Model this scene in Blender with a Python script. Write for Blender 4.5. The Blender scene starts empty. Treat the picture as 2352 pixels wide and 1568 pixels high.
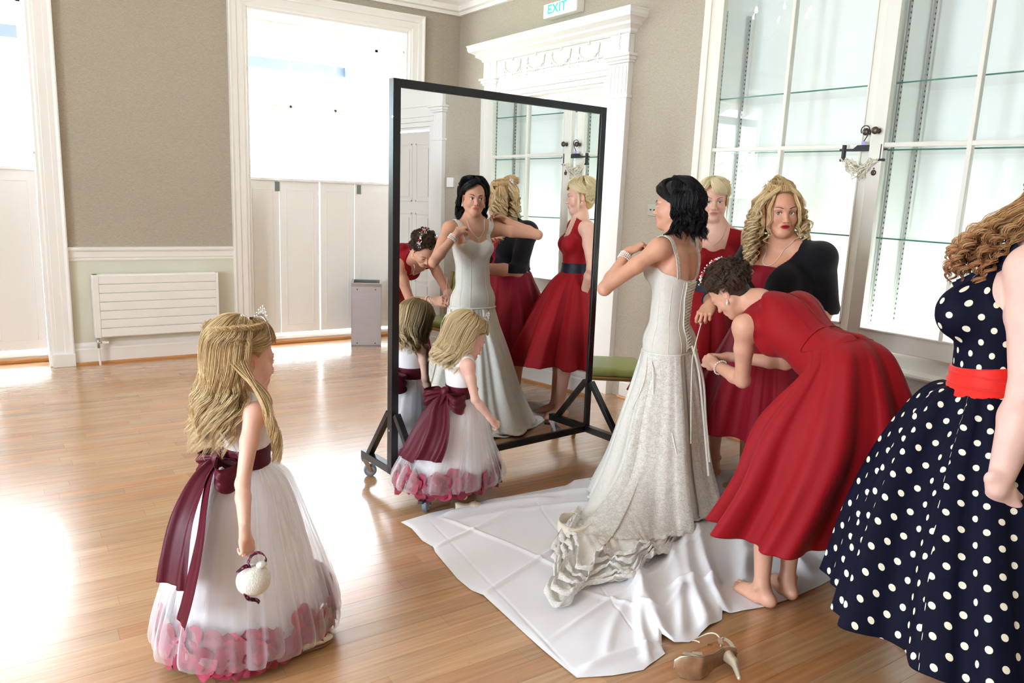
import bpy, math, random
import numpy as np
from mathutils import Matrix, Vector

scene = bpy.context.scene
COL = scene.collection

# ------------------------------------------------------------------ camera
cam_data = bpy.data.cameras.new('camera')
cam = bpy.data.objects.new('camera', cam_data)
COL.objects.link(cam)
scene.camera = cam
cam_data.sensor_width = 36.0
cam_data.lens = 1778.5 / 2352 * 36.0
cam_data.clip_start = 0.05
cam_data.clip_end = 200


def cam_axes(yaw, pitch, roll):
    f = np.array([math.sin(yaw) * math.cos(pitch), math.cos(yaw) * math.cos(pitch), -math.sin(pitch)])
    r = np.array([math.cos(yaw), -math.sin(yaw), 0.0])
    u = np.cross(r, f)
    return f, r * math.cos(roll) + u * math.sin(roll), -r * math.sin(roll) + u * math.cos(roll)


_f, _r, _u = cam_axes(0.59198652, 0.19232799, 0.04195567)
cam.matrix_world = Matrix(((_r[0], _u[0], -_f[0], 0.0), (_r[1], _u[1], -_f[1], 0.0), (_r[2], _u[2], -_f[2], 1.62), (0, 0, 0, 1)))

# ------------------------------------------------------------------ world, light, exposure
W_STRENGTH = 9.0
EXPOSURE = 1.95
scene.view_settings.view_transform = 'Standard'
scene.view_settings.look = 'None'
scene.view_settings.gamma = 1.0
scene.view_settings.use_curve_mapping = False
scene.view_settings.exposure = EXPOSURE
scene.cycles.use_denoising = True
scene.cycles.max_bounces = 10
scene.cycles.diffuse_bounces = 6
scene.cycles.glossy_bounces = 5
scene.cycles.transmission_bounces = 8
scene.cycles.transparent_max_bounces = 24
scene.cycles.sample_clamp_indirect = 12.0
scene.cycles.caustics_reflective = False
scene.cycles.caustics_refractive = False

world = bpy.data.worlds.new('overcast_sky')
scene.world = world
world.use_nodes = True
_nt = world.node_tree
_nt.nodes.clear()
_bg = _nt.nodes.new('ShaderNodeBackground')
_bg.inputs['Color'].default_value = (0.82, 0.93, 1.07, 1)
_bg.inputs['Strength'].default_value = W_STRENGTH
_wo = _nt.nodes.new('ShaderNodeOutputWorld')
_nt.links.new(_bg.outputs[0], _wo.inputs[0])


def light_portal(x, y, z, sx, sz, rot):
    d = bpy.data.lights.new('window_portal', 'AREA')
    d.shape = 'RECTANGLE'
    d.size = sx
    d.size_y = sz
    d.cycles.is_portal = True
    o = bpy.data.objects.new('window_portal', d)
    o.location = (x, y, z)
    o.rotation_euler = rot
    COL.objects.link(o)


# ------------------------------------------------------------------ materials
def srgb(r, g=None, b=None):
    if g is None:
        r, g, b = r
    return tuple(((c / 255) / 12.92 if c / 255 <= 0.04045 else ((c / 255 + 0.055) / 1.055) ** 2.4) for c in (r, g, b))


def mat(name, color, rough=0.6, metal=0.0, noise=0.0, nscale=20.0, bump=0.0, bscale=60.0, spec=0.5, sss=0.0,
        stretch=None, alpha=1.0, sheen=0.0, coat=0.0, emit=None, estr=0.0, attr=None, weave=0.0):
    m = bpy.data.materials.new(name)
    m.use_nodes = True
    nt = m.node_tree
    b = nt.nodes['Principled BSDF']
    b.inputs['Base Color'].default_value = (*color, 1)
    b.inputs['Roughness'].default_value = rough
    b.inputs['Metallic'].default_value = metal
    b.inputs['Specular IOR Level'].default_value = spec
    b.inputs['Alpha'].default_value = alpha
    b.inputs['Sheen Weight'].default_value = sheen
    b.inputs['Coat Weight'].default_value = coat
    if sss:
        b.inputs['Subsurface Weight'].default_value = sss
        b.inputs['Subsurface Radius'].default_value = (0.012, 0.005, 0.003)
        b.inputs['Subsurface Scale'].default_value = 1.0
    if emit:
        b.inputs['Emission Color'].default_value = (*emit, 1)
        b.inputs['Emission Strength'].default_value = estr
    tc = nt.nodes.new('ShaderNodeTexCoord')
    src = tc.outputs['Object']
    if stretch:
        mp = nt.nodes.new('ShaderNodeMapping')
        mp.inputs['Scale'].default_value = stretch
        nt.links.new(src, mp.inputs['Vector'])
        src = mp.outputs['Vector']
    last = None
    if attr:
        at = nt.nodes.new('ShaderNodeVertexColor')
        at.layer_name = attr
        last = at.outputs['Color']
    if noise:
        n = nt.nodes.new('ShaderNodeTexNoise')
        n.inputs['Scale'].default_value = nscale
        n.inputs['Detail'].default_value = 5
        nt.links.new(src, n.inputs['Vector'])
        hs = nt.nodes.new('ShaderNodeHueSaturation')
        mr = nt.nodes.new('ShaderNodeMapRange')
        mr.inputs['From Min'].default_value = 0.3
        mr.inputs['From Max'].default_value = 0.7
        mr.inputs['To Min'].default_value = 1 - noise
        mr.inputs['To Max'].default_value = 1 + noise
        nt.links.new(n.outputs['Fac'], mr.inputs['Value'])
        nt.links.new(mr.outputs[0], hs.inputs['Value'])
        if last:
            nt.links.new(last, hs.inputs['Color'])
        else:
            hs.inputs['Color'].default_value = (*color, 1)
        last = hs.outputs['Color']
    if last:
        nt.links.new(last, b.inputs['Base Color'])
    if bump or weave:
        bp = nt.nodes.new('ShaderNodeBump')
        bp.inputs['Strength'].default_value = max(bump, weave)
        bp.inputs['Distance'].default_value = 0.01 if bump else 0.002
        if weave:
            w1 = nt.nodes.new('ShaderNodeTexNoise')
            w1.inputs['Scale'].default_value = 700
            nt.links.new(tc.outputs['Object'], w1.inputs['Vector'])
            nt.links.new(w1.outputs['Fac'], bp.inputs['Height'])
        else:
            n2 = nt.nodes.new('ShaderNodeTexNoise')
            n2.inputs['Scale'].default_value = bscale
            n2.inputs['Detail'].default_value = 4
            nt.links.new(src, n2.inputs['Vector'])
            nt.links.new(n2.outputs['Fac'], bp.inputs['Height'])
        nt.links.new(bp.outputs['Normal'], b.inputs['Normal'])
    return m


def nodes_of(m):
    return m.node_tree, m.node_tree.nodes['Principled BSDF']


M = {}
M['white'] = mat('white_gloss_paint', srgb(238, 236, 231), 0.32, bump=0.03, bscale=30)
M['offwhite'] = mat('cream_paint', srgb(228, 225, 214), 0.4, bump=0.02, bscale=30)
M['ceiling'] = mat('ceiling_paint', srgb(238, 237, 233), 0.8)
M['dado'] = mat('pale_green_paint', srgb(214, 213, 196), 0.6, noise=0.02, nscale=3)
M['black'] = mat('black_painted_steel', srgb(22, 22, 24), 0.3, noise=0.1, nscale=30)
M['steel'] = mat('brushed_steel', srgb(196, 193, 200), 0.35, metal=0.55, noise=0.05, nscale=8, stretch=(1, 1, 30))
M['zinc'] = mat('zinc_plated_steel', srgb(200, 200, 200), 0.3, metal=1.0)
M['rubber'] = mat('grey_rubber', srgb(110, 120, 130), 0.6)
M['rubber_dark'] = mat('dark_plastic', srgb(30, 32, 36), 0.45)
M['bronze'] = mat('old_bronze', srgb(92, 80, 70), 0.4, metal=0.7, noise=0.3, nscale=60)
M['pearl'] = mat('pearl', srgb(240, 232, 220), 0.15, spec=0.8, coat=0.5)
M['redbead'] = mat('red_bead', srgb(190, 12, 20), 0.3)
M['silver'] = mat('silver', srgb(235, 235, 235), 0.12, metal=1.0)
M['crystal'] = mat('crystal', srgb(245, 245, 250), 0.05, spec=1.0, coat=1.0)


def glass_mat(name, tint=(1, 1, 1), refl=1.0, trans=1.0):
    m = bpy.data.materials.new(name)
    m.use_nodes = True
    nt = m.node_tree
    nt.nodes.clear()
    out = nt.nodes.new('ShaderNodeOutputMaterial')
    mx = nt.nodes.new('ShaderNodeMixShader')
    tr = nt.nodes.new('ShaderNodeBsdfTransparent')
    tr.inputs[0].default_value = (*tint, 1)
    gl = nt.nodes.new('ShaderNodeBsdfGlossy')
    gl.inputs['Roughness'].default_value = 0.01
    fr = nt.nodes.new('ShaderNodeFresnel')
    fr.inputs['IOR'].default_value = 1.52
    ml = nt.nodes.new('ShaderNodeMath')
    ml.operation = 'MULTIPLY'
    ml.inputs[1].default_value = refl
    ge = nt.nodes.new('ShaderNodeNewGeometry')
    iv = nt.nodes.new('ShaderNodeMath')
    iv.operation = 'SUBTRACT'
    iv.inputs[0].default_value = 1.0
    nt.links.new(ge.outputs['Backfacing'], iv.inputs[1])
    nt.links.new(fr.outputs[0], ml.inputs[0])
    m2 = nt.nodes.new('ShaderNodeMath')
    m2.operation = 'MULTIPLY'
    nt.links.new(ml.outputs[0], m2.inputs[0])
    nt.links.new(iv.outputs[0], m2.inputs[1])
    ml = m2
    nt.links.new(ml.outputs[0], mx.inputs[0])
    nt.links.new(tr.outputs[0], mx.inputs[1])
    nt.links.new(gl.outputs[0], mx.inputs[2])
    nt.links.new(mx.outputs[0], out.inputs[0])
    return m


M['glass'] = glass_mat('window_glass', (0.985, 0.995, 0.99))
M['shelfglass'] = glass_mat('green_edged_shelf_glass', (0.995, 1.0, 0.998), 0.4)
M['glassedge'] = mat('shelf_glass_edge', srgb(70, 130, 112), 0.2)
M['mirror'] = mat('silvered_glass', (0.93, 0.935, 0.93), 0.0, metal=1.0, spec=1.0)


# ------------------------------------------------------------------ objects and tags
def link(name, mesh, parent=None, m=None, smooth=False):
    o = bpy.data.objects.new(name, mesh)
    COL.objects.link(o)
    if m is not None:
        mesh.materials.append(m)
    if parent is not None:
        o.parent = parent
    if smooth:
        mesh.shade_smooth()
    return o


def tag(o, label=None, cat=None, group=None, kind=None):
    if label:
        o['label'] = label
    if cat:
        o['category'] = cat
    if group:
        o['group'] = group
    if kind:
        o['kind'] = kind
    return o


def empty(name, loc=(0, 0, 0), rz=0.0, label=None, cat=None, group=None, kind=None):
    o = bpy.data.objects.new(name, None)
    o.empty_display_size = 0.1
    o.location = loc
    o.rotation_euler = (0, 0, rz)
    COL.objects.link(o)
    return tag(o, label, cat, group, kind)


def copy_tree(o, parent=None):
    kids = list(o.children)
    c = o.copy()
    COL.objects.link(c)
    if parent is not None:
        c.parent = parent
    for ch in kids:
        copy_tree(ch, c)
    return c


class MB:
    """collects polygons, then links them as one mesh object"""

    def __init__(self):
        self.v = []
        self.f = []

    def add(self, vs, fs):
        o = len(self.v)
        self.v += [tuple(p) for p in vs]
        self.f += [tuple(i + o for i in q) for q in fs]
        return self

    def box(self, x0, x1, y0, y1, z0, z1, mtx=None):
        vs = [(x, y, z) for x in (x0, x1) for y in (y0, y1) for z in (z0, z1)]
        if mtx is not None:
            vs = [tuple(mtx @ Vector(p)) for p in vs]
        return self.add(vs, [(0, 1, 3, 2), (4, 6, 7, 5), (0, 4, 5, 1), (2, 3, 7, 6), (0, 2, 6, 4), (1, 5, 7, 3)])

    def bar(self, a, b, w, h, up=(0, 0, 1)):
        a, b = Vector(a), Vector(b)
        d = (b - a)
        L = d.length
        d.normalize()
        u = Vector(up)
        s = d.cross(u)
        if s.length < 1e-4:
            s = d.cross(Vector((1, 0, 0)))
        s.normalize()
        u = s.cross(d)
        m = Matrix.Translation(a) @ Matrix((s, d, u)).transposed().to_4x4()
        return self.box(-w / 2, w / 2, 0, L, -h / 2, h / 2, m)

    def cyl(self, a, b, r1, r2=None, n=20, caps=True):
        r2 = r1 if r2 is None else r2
        a, b = Vector(a), Vector(b)
        d = (b - a).normalized()
        s = d.orthogonal().normalized()
        t = d.cross(s)
        vs = []
        for p, r in ((a, r1), (b, r2)):
            for i in range(n):
                q = 2 * math.pi * i / n
                vs.append(p + (s * math.cos(q) + t * math.sin(q)) * r)
        fs = [(i, (i + 1) % n, n + (i + 1) % n, n + i) for i in range(n)]
        if caps:
            fs += [tuple(range(n))[::-1], tuple(range(n, 2 * n))]
        return self.add(vs, fs)

    def lathe(self, prof, n=24, mtx=None):
        vs, fs = [], []
        for (r, z) in prof:
            for i in range(n):
                q = 2 * math.pi * i / n
                p = Vector((r * math.cos(q), r * math.sin(q), z))
                vs.append(mtx @ p if mtx is not None else p)
        for k in range(len(prof) - 1):
            for i in range(n):
                j = (i + 1) % n
                fs.append((k * n + i, k * n + j, (k + 1) * n + j, (k + 1) * n + i))
        fs.append(tuple(range(n))[::-1])
        fs.append(tuple((len(prof) - 1) * n + i for i in range(n)))
        return self.add(vs, fs)

    def sphere(self, c, r, n=12, sc=(1, 1, 1)):
        prof = []
        m = max(4, n // 2)
        vs = [(c[0], c[1], c[2] - r * sc[2])]
        fs = []
        for k in range(1, m):
            a = math.pi * k / m - math.pi / 2
            for i in range(n):
                q = 2 * math.pi * i / n
                vs.append((c[0] + r * sc[0] * math.cos(a) * math.cos(q), c[1] + r * sc[1] * math.cos(a) * math.sin(q), c[2] + r * sc[2] * math.sin(a)))
        vs.append((c[0], c[1], c[2] + r * sc[2]))
        for i in range(n):
            fs.append((0, 1 + (i + 1) % n, 1 + i))
            fs.append((len(vs) - 1, 1 + (m - 2) * n + i, 1 + (m - 2) * n + (i + 1) % n))
        for k in range(m - 2):
            for i in range(n):
                j = (i + 1) % n
                fs.append((1 + k * n + i, 1 + k * n + j, 1 + (k + 1) * n + j, 1 + (k + 1) * n + i))
        return self.add(vs, fs)

    def sweep(self, path, prof, closed=False, up=(0, 0, 1)):
        """profile (list of (side, up)) swept along path points"""
        n = len(prof)
        P = [Vector(p) for p in path]
        vs, fs = [], []
        N = len(P)
        for i, p in enumerate(P):
            a = P[(i - 1) % N] if (i > 0 or closed) else P[i]
            b = P[(i + 1) % N] if (i < N - 1 or closed) else P[i]
            d1 = (p - a).normalized() if (p - a).length > 1e-9 else (b - p).normalized()
            d2 = (b - p).normalized() if (b - p).length > 1e-9 else d1
            d = (d1 + d2).normalized()
            s = d.cross(Vector(up)).normalized()
            k = 1 / max(0.3, d.dot(d1))
            u = s.cross(d)
            for (x, y) in prof:
                vs.append(p + s * x * k + u * y)
        for i in range(N if closed else N - 1):
            for j in range(n):
                k = (j + 1) % n
                i2 = (i + 1) % N
                fs.append((i * n + j, i * n + k, i2 * n + k, i2 * n + j))
        if not closed:
            fs += [tuple(range(n))[::-1], tuple((N - 1) * n + j for j in range(n))]
        return self.add(vs, fs)

    def build(self, name, m, parent=None, smooth=False, bevel=0.0, seg=2):
        me = bpy.data.meshes.new(name)
        me.from_pydata([tuple(p) for p in self.v], [], self.f)
        me.validate()
        import bmesh
        bm = bmesh.new()
        bm.from_mesh(me)
        bmesh.ops.recalc_face_normals(bm, faces=bm.faces)
        bm.to_mesh(me)
        bm.free()
        o = link(name, me, parent, m)
        if smooth:
            me.shade_smooth()
        else:
            me.shade_flat()
        if bevel:
            b = o.modifiers.new('bevel', 'BEVEL')
            b.width = bevel
            b.segments = seg
            b.limit_method = 'ANGLE'
            b.angle_limit = math.radians(40)
        return o


def np_mesh(name, V, F, m, parent=None, smooth=True, col=None):
    """V (n,3), F (k,4) or (k,3)"""
    V = np.asarray(V, np.float32)
    F = np.asarray(F, np.int32)
    me = bpy.data.meshes.new(name)
    me.vertices.add(len(V))
    me.vertices.foreach_set('co', V.ravel())
    k = F.shape[1]
    me.loops.add(F.size)
    me.loops.foreach_set('vertex_index', F.ravel())
    me.polygons.add(len(F))
    me.polygons.foreach_set('loop_start', np.arange(0, F.size, k, dtype=np.int32))
    me.update(calc_edges=True)
    if col is not None:
        ca = me.color_attributes.new('tint', 'FLOAT_COLOR', 'POINT')
        c = np.ones((len(V), 4), np.float32)
        c[:, :3] = col
        ca.data.foreach_set('color', c.ravel())
    if smooth:
        me.shade_smooth()
    else:
        me.shade_flat()
    return link(name, me, parent, m)


# ------------------------------------------------------------------ signed distance modelling of bodies
def unit(v):
    v = np.asarray(v, float)
    return v / max(1e-9, np.linalg.norm(v))


def rotm(az=0.0, pitch=0.0, roll=0.0):
    """columns: right, forward, up.  az clockwise from +Y in degrees, pitch down positive, roll to the person's right positive"""
    a, p, r = (math.radians(t) for t in (az, pitch, roll))
    f = np.array([math.sin(a) * math.cos(p), math.cos(a) * math.cos(p), -math.sin(p)])
    s = np.array([math.cos(a), -math.sin(a), 0.0])
    u = np.cross(s, f)
    s2 = s * math.cos(r) - u * math.sin(r)
    u2 = u * math.cos(r) + s * math.sin(r)
    return np.stack([s2, f, u2], axis=1)


def prim_dist(pr, X, Y, Z):
    ty, A, B, r1, r2, fl = pr
    if ty == 'c':
        ab = B - A
        L2 = max(1e-10, float(ab @ ab))
        qx, qy, qz = X - A[0], Y - A[1], Z - A[2]
        t = np.clip((qx * ab[0] + qy * ab[1] + qz * ab[2]) / L2, 0, 1)
        vx, vy, vz = qx - t * ab[0], qy - t * ab[1], qz - t * ab[2]
        r = r1 + (r2 - r1) * t
        m = vx * vx + vy * vy + vz * vz
        if fl is None:
            d = np.sqrt(m) - r
        else:
            s, fac = unit(fl[0]), fl[1]
            g = (vx * s[0] + vy * s[1] + vz * s[2])
            m2 = m + (1 / fac ** 2 - 1) * g * g
            l2 = np.sqrt(m2) + 1e-6
            d = (l2 - r) * (np.sqrt(m) + 1e-6) / l2
    elif ty == 'e':
        qx, qy, qz = X - A[0], Y - A[1], Z - A[2]
        R = B
        u = [(qx * R[0, i] + qy * R[1, i] + qz * R[2, i]) / r1[i] for i in range(3)]
        k0 = np.sqrt(u[0] ** 2 + u[1] ** 2 + u[2] ** 2)
        k1 = np.sqrt((u[0] / r1[0]) ** 2 + (u[1] / r1[1]) ** 2 + (u[2] / r1[2]) ** 2) + 1e-6
        d = k0 * (k0 - 1) / k1
        d = np.maximum(d, -min(r1))
    else:
        d = A(X, Y, Z)
    return d


class Sdf:
    def __init__(self):
        self.p = []

    def cone(self, a, b, r1, r2, k=0.02, flat=None, sub=False):
        a, b = np.asarray(a, float), np.asarray(b, float)
        R = max(r1, r2)
        self.p.append(('c', a, b, r1, r2, flat, k, sub, np.minimum(a, b) - R, np.maximum(a, b) + R))
        return self

    def ell(self, c, r, rot=None, k=0.02, sub=False):
        c = np.asarray(c, float)
        r = np.asarray(r, float) * np.ones(3)
        rot = np.eye(3) if rot is None else rot
        e = np.sqrt(((rot * r[None, :]) ** 2).sum(1))
        self.p.append(('e', c, rot, r, None, None, k, sub, c - e, c + e))
        return self

    def fn(self, f, lo, hi, k=0.004, sub=True):
        """custom distance function of world x, y, z; sub: removes where f < 0"""
        self.p.append(('f', f, None, None, None, None, k, sub, np.asarray(lo, float), np.asarray(hi, float)))
        return self

    def chain(self, pts, rs, k=0.012, flat=None):
        for i in range(len(pts) - 1):
            self.cone(pts[i], pts[i + 1], rs[i], rs[i + 1], k, flat)
        return self

    def merged(self, other):
        s = Sdf()
        s.p = self.p + other.p
        return s

    def moved(self, c, rot, s=1.0):
        """a copy of the primitives taken from a local frame into the world"""
        o = Sdf()
        c = np.asarray(c, float)
        for t in self.p:
            if t[0] == 'c':
                fl = t[5]
                if fl is not None:
                    fl = (rot @ np.asarray(fl[0], float), fl[1])
                o.cone(c + rot @ (t[1] * s), c + rot @ (t[2] * s), t[3] * s, t[4] * s, t[6] * s, fl, t[7])
            elif t[0] == 'e':
                o.ell(c + rot @ (t[1] * s), t[3] * s, rot @ t[2], t[6] * s, t[7])
        return o

    def field(self, lo, hi, h, offset=0.0):
        lo = np.asarray(lo, float)
        n = np.maximum(4, np.ceil((np.asarray(hi) - lo) / h).astype(int) + 1)
        D = np.full(tuple(n), 0.3, np.float32)
        ax = [(lo[i] + h * np.arange(n[i])).astype(np.float32) for i in range(3)]
        for (ty, A, B, r1, r2, fl, k, sub, bl, bh) in self.p:
            pad = k + 3 * h + abs(offset) * 1.5
            i0 = np.clip(np.floor((bl - pad - lo) / h).astype(int), 0, n)
            i1 = np.clip(np.ceil((bh + pad - lo) / h).astype(int) + 1, 0, n)
            if np.any(i1 <= i0):
                continue
            X = ax[0][i0[0]:i1[0], None, None]
            Y = ax[1][None, i0[1]:i1[1], None]
            Z = ax[2][None, None, i0[2]:i1[2]]
            d = prim_dist((ty, A, B, r1, r2, fl), X, Y, Z)
            sl = tuple(slice(i0[j], i1[j]) for j in range(3))
            S = D[sl]
            if sub == 'and':
                D[sl] = np.maximum(S, d)
                continue
            if sub:
                a, b = -S, d
            else:
                a, b = S, d
            b = b - offset if not sub else b
            hh = np.maximum(k - np.abs(a - b), 0) / k
            r = np.minimum(a, b) - hh * hh * k * 0.25
            D[sl] = -r if sub else r
        return D, lo

    def eval(self, P):
        P = np.asarray(P, float)
        X, Y, Z = P[:, 0], P[:, 1], P[:, 2]
        D = np.full(len(P), 0.3)
        for (ty, A, B, r1, r2, fl, k, sub, bl, bh) in self.p:
            if sub == 'and':
                continue
            d = prim_dist((ty, A, B, r1, r2, fl), X, Y, Z)
            a, b = (-D, d) if sub else (D, d)
            hh = np.maximum(k - np.abs(a - b), 0) / k
            r = np.minimum(a, b) - hh * hh * k * 0.25
            D = -r if sub else r
        return D

    def snap(self, P, off=0.0, it=6):
        """move points onto the surface (plus off)"""
        P = np.array(P, float)
        e = 1e-3
        for _ in range(it):
            d = self.eval(P)
            g = np.stack([self.eval(P + np.eye(3)[i] * e) - d for i in range(3)], 1) / e
            g /= np.linalg.norm(g, axis=1, keepdims=True) + 1e-6
            P = P - g * np.clip(d - off, -0.03, 0.03)[:, None]
        return P

    def march(self, P, dirn, off=0.0, it=40):
        P = np.array(P, float)
        dirn = unit(dirn)
        for _ in range(it):
            P = P + dirn * np.clip(self.eval(P) - off, -0.02, 0.05)[:, None] * 0.9
        return P

    def bounds(self, pad=0.02):
        lo = np.min([t[8] for t in self.p if not t[7]], axis=0) - pad
        hi = np.max([t[9] for t in self.p if not t[7]], axis=0) + pad
        return lo, hi

    def mesh(self, h, lo=None, hi=None, offset=0.0, keep=None):
        b0, b1 = self.bounds(0.02 + max(0, offset))
        lo = b0 if lo is None else np.maximum(b0, lo)
        hi = b1 if hi is None else np.minimum(b1, hi)
        if np.any(hi <= lo):
            return np.zeros((0, 3)), np.zeros((0, 4), int)
        D, o = self.field(lo, hi, h, offset)
        V, F = surface_net(D, o, h)
        if keep is not None and len(F):
            c = V[F].mean(1)
            F = F[keep(c)]
        return V, F


def surface_net(D, lo, h):
    s = D < 0
    nx, ny, nz = D.shape
    c = s[:-1, :-1, :-1].astype(np.int8)
    cnt = np.zeros((nx - 1, ny - 1, nz - 1), np.int8)
    for i in (0, 1):
        for j in (0, 1):
            for k in (0, 1):
                cnt += s[i:nx - 1 + i, j:ny - 1 + j, k:nz - 1 + k]
    act = (cnt > 0) & (cnt < 8)
    idx = np.argwhere(act)
    if len(idx) == 0:
        return np.zeros((0, 3)), np.zeros((0, 4), int)
    vid = np.full(act.shape, -1, np.int32)
    vid[act] = np.arange(len(idx))
    I, J, K = idx.T
    acc = np.zeros((len(idx), 3))
    num = np.zeros(len(idx))
    corners = [(i, j, k) for i in (0, 1) for j in (0, 1) for k in (0, 1)]
    for a in corners:
        for ax in range(3):
            if a[ax]:
                continue
            b = list(a)
            b[ax] = 1
            da = D[I + a[0], J + a[1], K + a[2]]
            db = D[I + b[0], J + b[1], K + b[2]]
            m = (da < 0) != (db < 0)
            t = np.where(m, da / np.where(m, da - db, 1), 0)
            p = np.array(a, float)[None, :] * np.ones((len(idx), 1))
            p[:, ax] += t
            acc += p * m[:, None]
            num += m
    V = (idx + acc / num[:, None]) * h + lo
    F = []
    for ax in range(3):
        sl0 = [slice(None)] * 3
        sl1 = [slice(None)] * 3
        sl0[ax] = slice(0, -1)
        sl1[ax] = slice(1, None)
        e = s[tuple(sl0)] != s[tuple(sl1)]
        q = np.argwhere(e)
        o1, o2 = [(1, 2), (2, 0), (0, 1)][ax]
        ok = (q[:, o1] > 0) & (q[:, o2] > 0) & (q[:, o1] < D.shape[o1] - 1) & (q[:, o2] < D.shape[o2] - 1)
        q = q[ok]
        inside = s[q[:, 0], q[:, 1], q[:, 2]]

        def v(d1, d2):
            w = q.copy()
            w[:, o1] -= d1
            w[:, o2] -= d2
            return vid[w[:, 0], w[:, 1], w[:, 2]]
        a, b, c_, d = v(1, 1), v(0, 1), v(0, 0), v(1, 0)
        f = np.stack([a, b, c_, d], 1)
        f[~inside] = f[~inside][:, ::-1]
        F.append(f)
    F = np.concatenate(F)
    F = F[(F >= 0).all(1)]
    return V, F


def relax(V, F, it=1, w=0.5):
    for _ in range(it):
        S = np.zeros_like(V)
        n = np.zeros(len(V))
        for a, b in ((0, 1), (1, 2), (2, 3), (3, 0)):
            np.add.at(S, F[:, a], V[F[:, b]])
            np.add.at(S, F[:, b], V[F[:, a]])
            np.add.at(n, F[:, a], 1)
            np.add.at(n, F[:, b], 1)
        ok = n > 0
        V = V.copy()
        V[ok] = V[ok] * (1 - w) + w * S[ok] / n[ok, None]
    return V


def compact(V, F):
    used = np.unique(F)
    m = np.full(len(V), -1, np.int64)
    m[used] = np.arange(len(used))
    return V[used], m[F]


def join(parts):
    Vs, Fs, o = [], [], 0
    for V, F in parts:
        if len(F) == 0:
            continue
        V, F = compact(V, F)
        Vs.append(V)
        Fs.append(F + o)
        o += len(V)
    return np.concatenate(Vs), np.concatenate(Fs)


def body_mesh(S, h, fine, keep=None, it=1):
    """S meshed coarsely, with the boxes in `fine` (lo, hi, h) meshed finely and fitted in"""
    parts = []

    def inside(c, lo, hi, e=0.0):
        return ((c > np.asarray(lo) + e) & (c < np.asarray(hi) - e)).all(1)

    def k0(c):
        m = np.ones(len(c), bool)
        for lo, hi, hf in fine:
            m &= ~inside(c, lo, hi, h * 1.2)
        if keep is not None:
            m &= keep(c)
        return m
    V, F = S.mesh(h, keep=k0)
    if len(F):
        V = relax(V, F, it, 0.3)
    parts.append((V, F))
    for lo, hi, hf in fine:
        V, F = S.mesh(hf, np.asarray(lo) - 2 * hf, np.asarray(hi) + 2 * hf, keep=lambda c: inside(c, lo, hi) & (keep(c) if keep is not None else True))
        if len(F):
            parts.append((relax(V, F, 1, 0.25), F))
    return join(parts)


# ------------------------------------------------------------------ lofted cloth and strands
def grid_mesh(name, P, m, parent=None, close_u=True, smooth=True, thick=0.0, col=None):
    """P (rows, cols, 3)"""
    R, C_ = P.shape[:2]
    idx = np.arange(R * C_).reshape(R, C_)

    def quads(ix):
        nx = np.roll(ix, -1, axis=1) if close_u else ix[:, 1:]
        cu = ix if close_u else ix[:, :-1]
        return np.stack([cu[:-1], nx[:-1], nx[1:], cu[1:]], -1).reshape(-1, 4)
    V = P.reshape(-1, 3)
    F = quads(idx)
    if thick:
        du = np.roll(P, -1, 1) - np.roll(P, 1, 1) if close_u else np.gradient(P, axis=1)
        dv = np.gradient(P, axis=0)
        N = np.cross(du, dv)
        N /= np.linalg.norm(N, axis=2, keepdims=True) + 1e-9
        Q = P + N * thick
        V = np.concatenate([V, Q.reshape(-1, 3)])
        o = R * C_
        F2 = F[:, ::-1] + o
        rim = []
        for row in (0, R - 1):
            a = idx[row]
            b = np.roll(a, -1) if close_u else a[1:]
            a2 = a if close_u else a[:-1]
            q = np.stack([a2, b, b + o, a2 + o], 1)
            rim.append(q if row else q[:, ::-1])
        if not close_u:
            for c in (0, C_ - 1):
                a = idx[:-1, c]
                b = idx[1:, c]
                q = np.stack([a, b, b + o, a + o], 1)
                rim.append(q)
        F = np.concatenate([F, F2] + rim)
    return np_mesh(name, V, F, m, parent, smooth, col)


def crom(P, n):
    """Catmull-Rom: P (..., K, 3) -> (..., n, 3)"""
    P = np.asarray(P, float)
    K = P.shape[-2]
    t = np.linspace(0, K - 1, n)
    i = np.minimum(t.astype(int), K - 2)
    u = (t - i)[:, None]
    g = lambda j: P[..., np.clip(j, 0, K - 1), :]
    p0, p1, p2, p3 = g(i - 1), g(i), g(i + 1), g(i + 2)
    return 0.5 * ((2 * p1) + (-p0 + p2) * u + (2 * p0 - 5 * p1 + 4 * p2 - p3) * u ** 2 + (-p0 + 3 * p1 - 3 * p2 + p3) * u ** 3)


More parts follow.
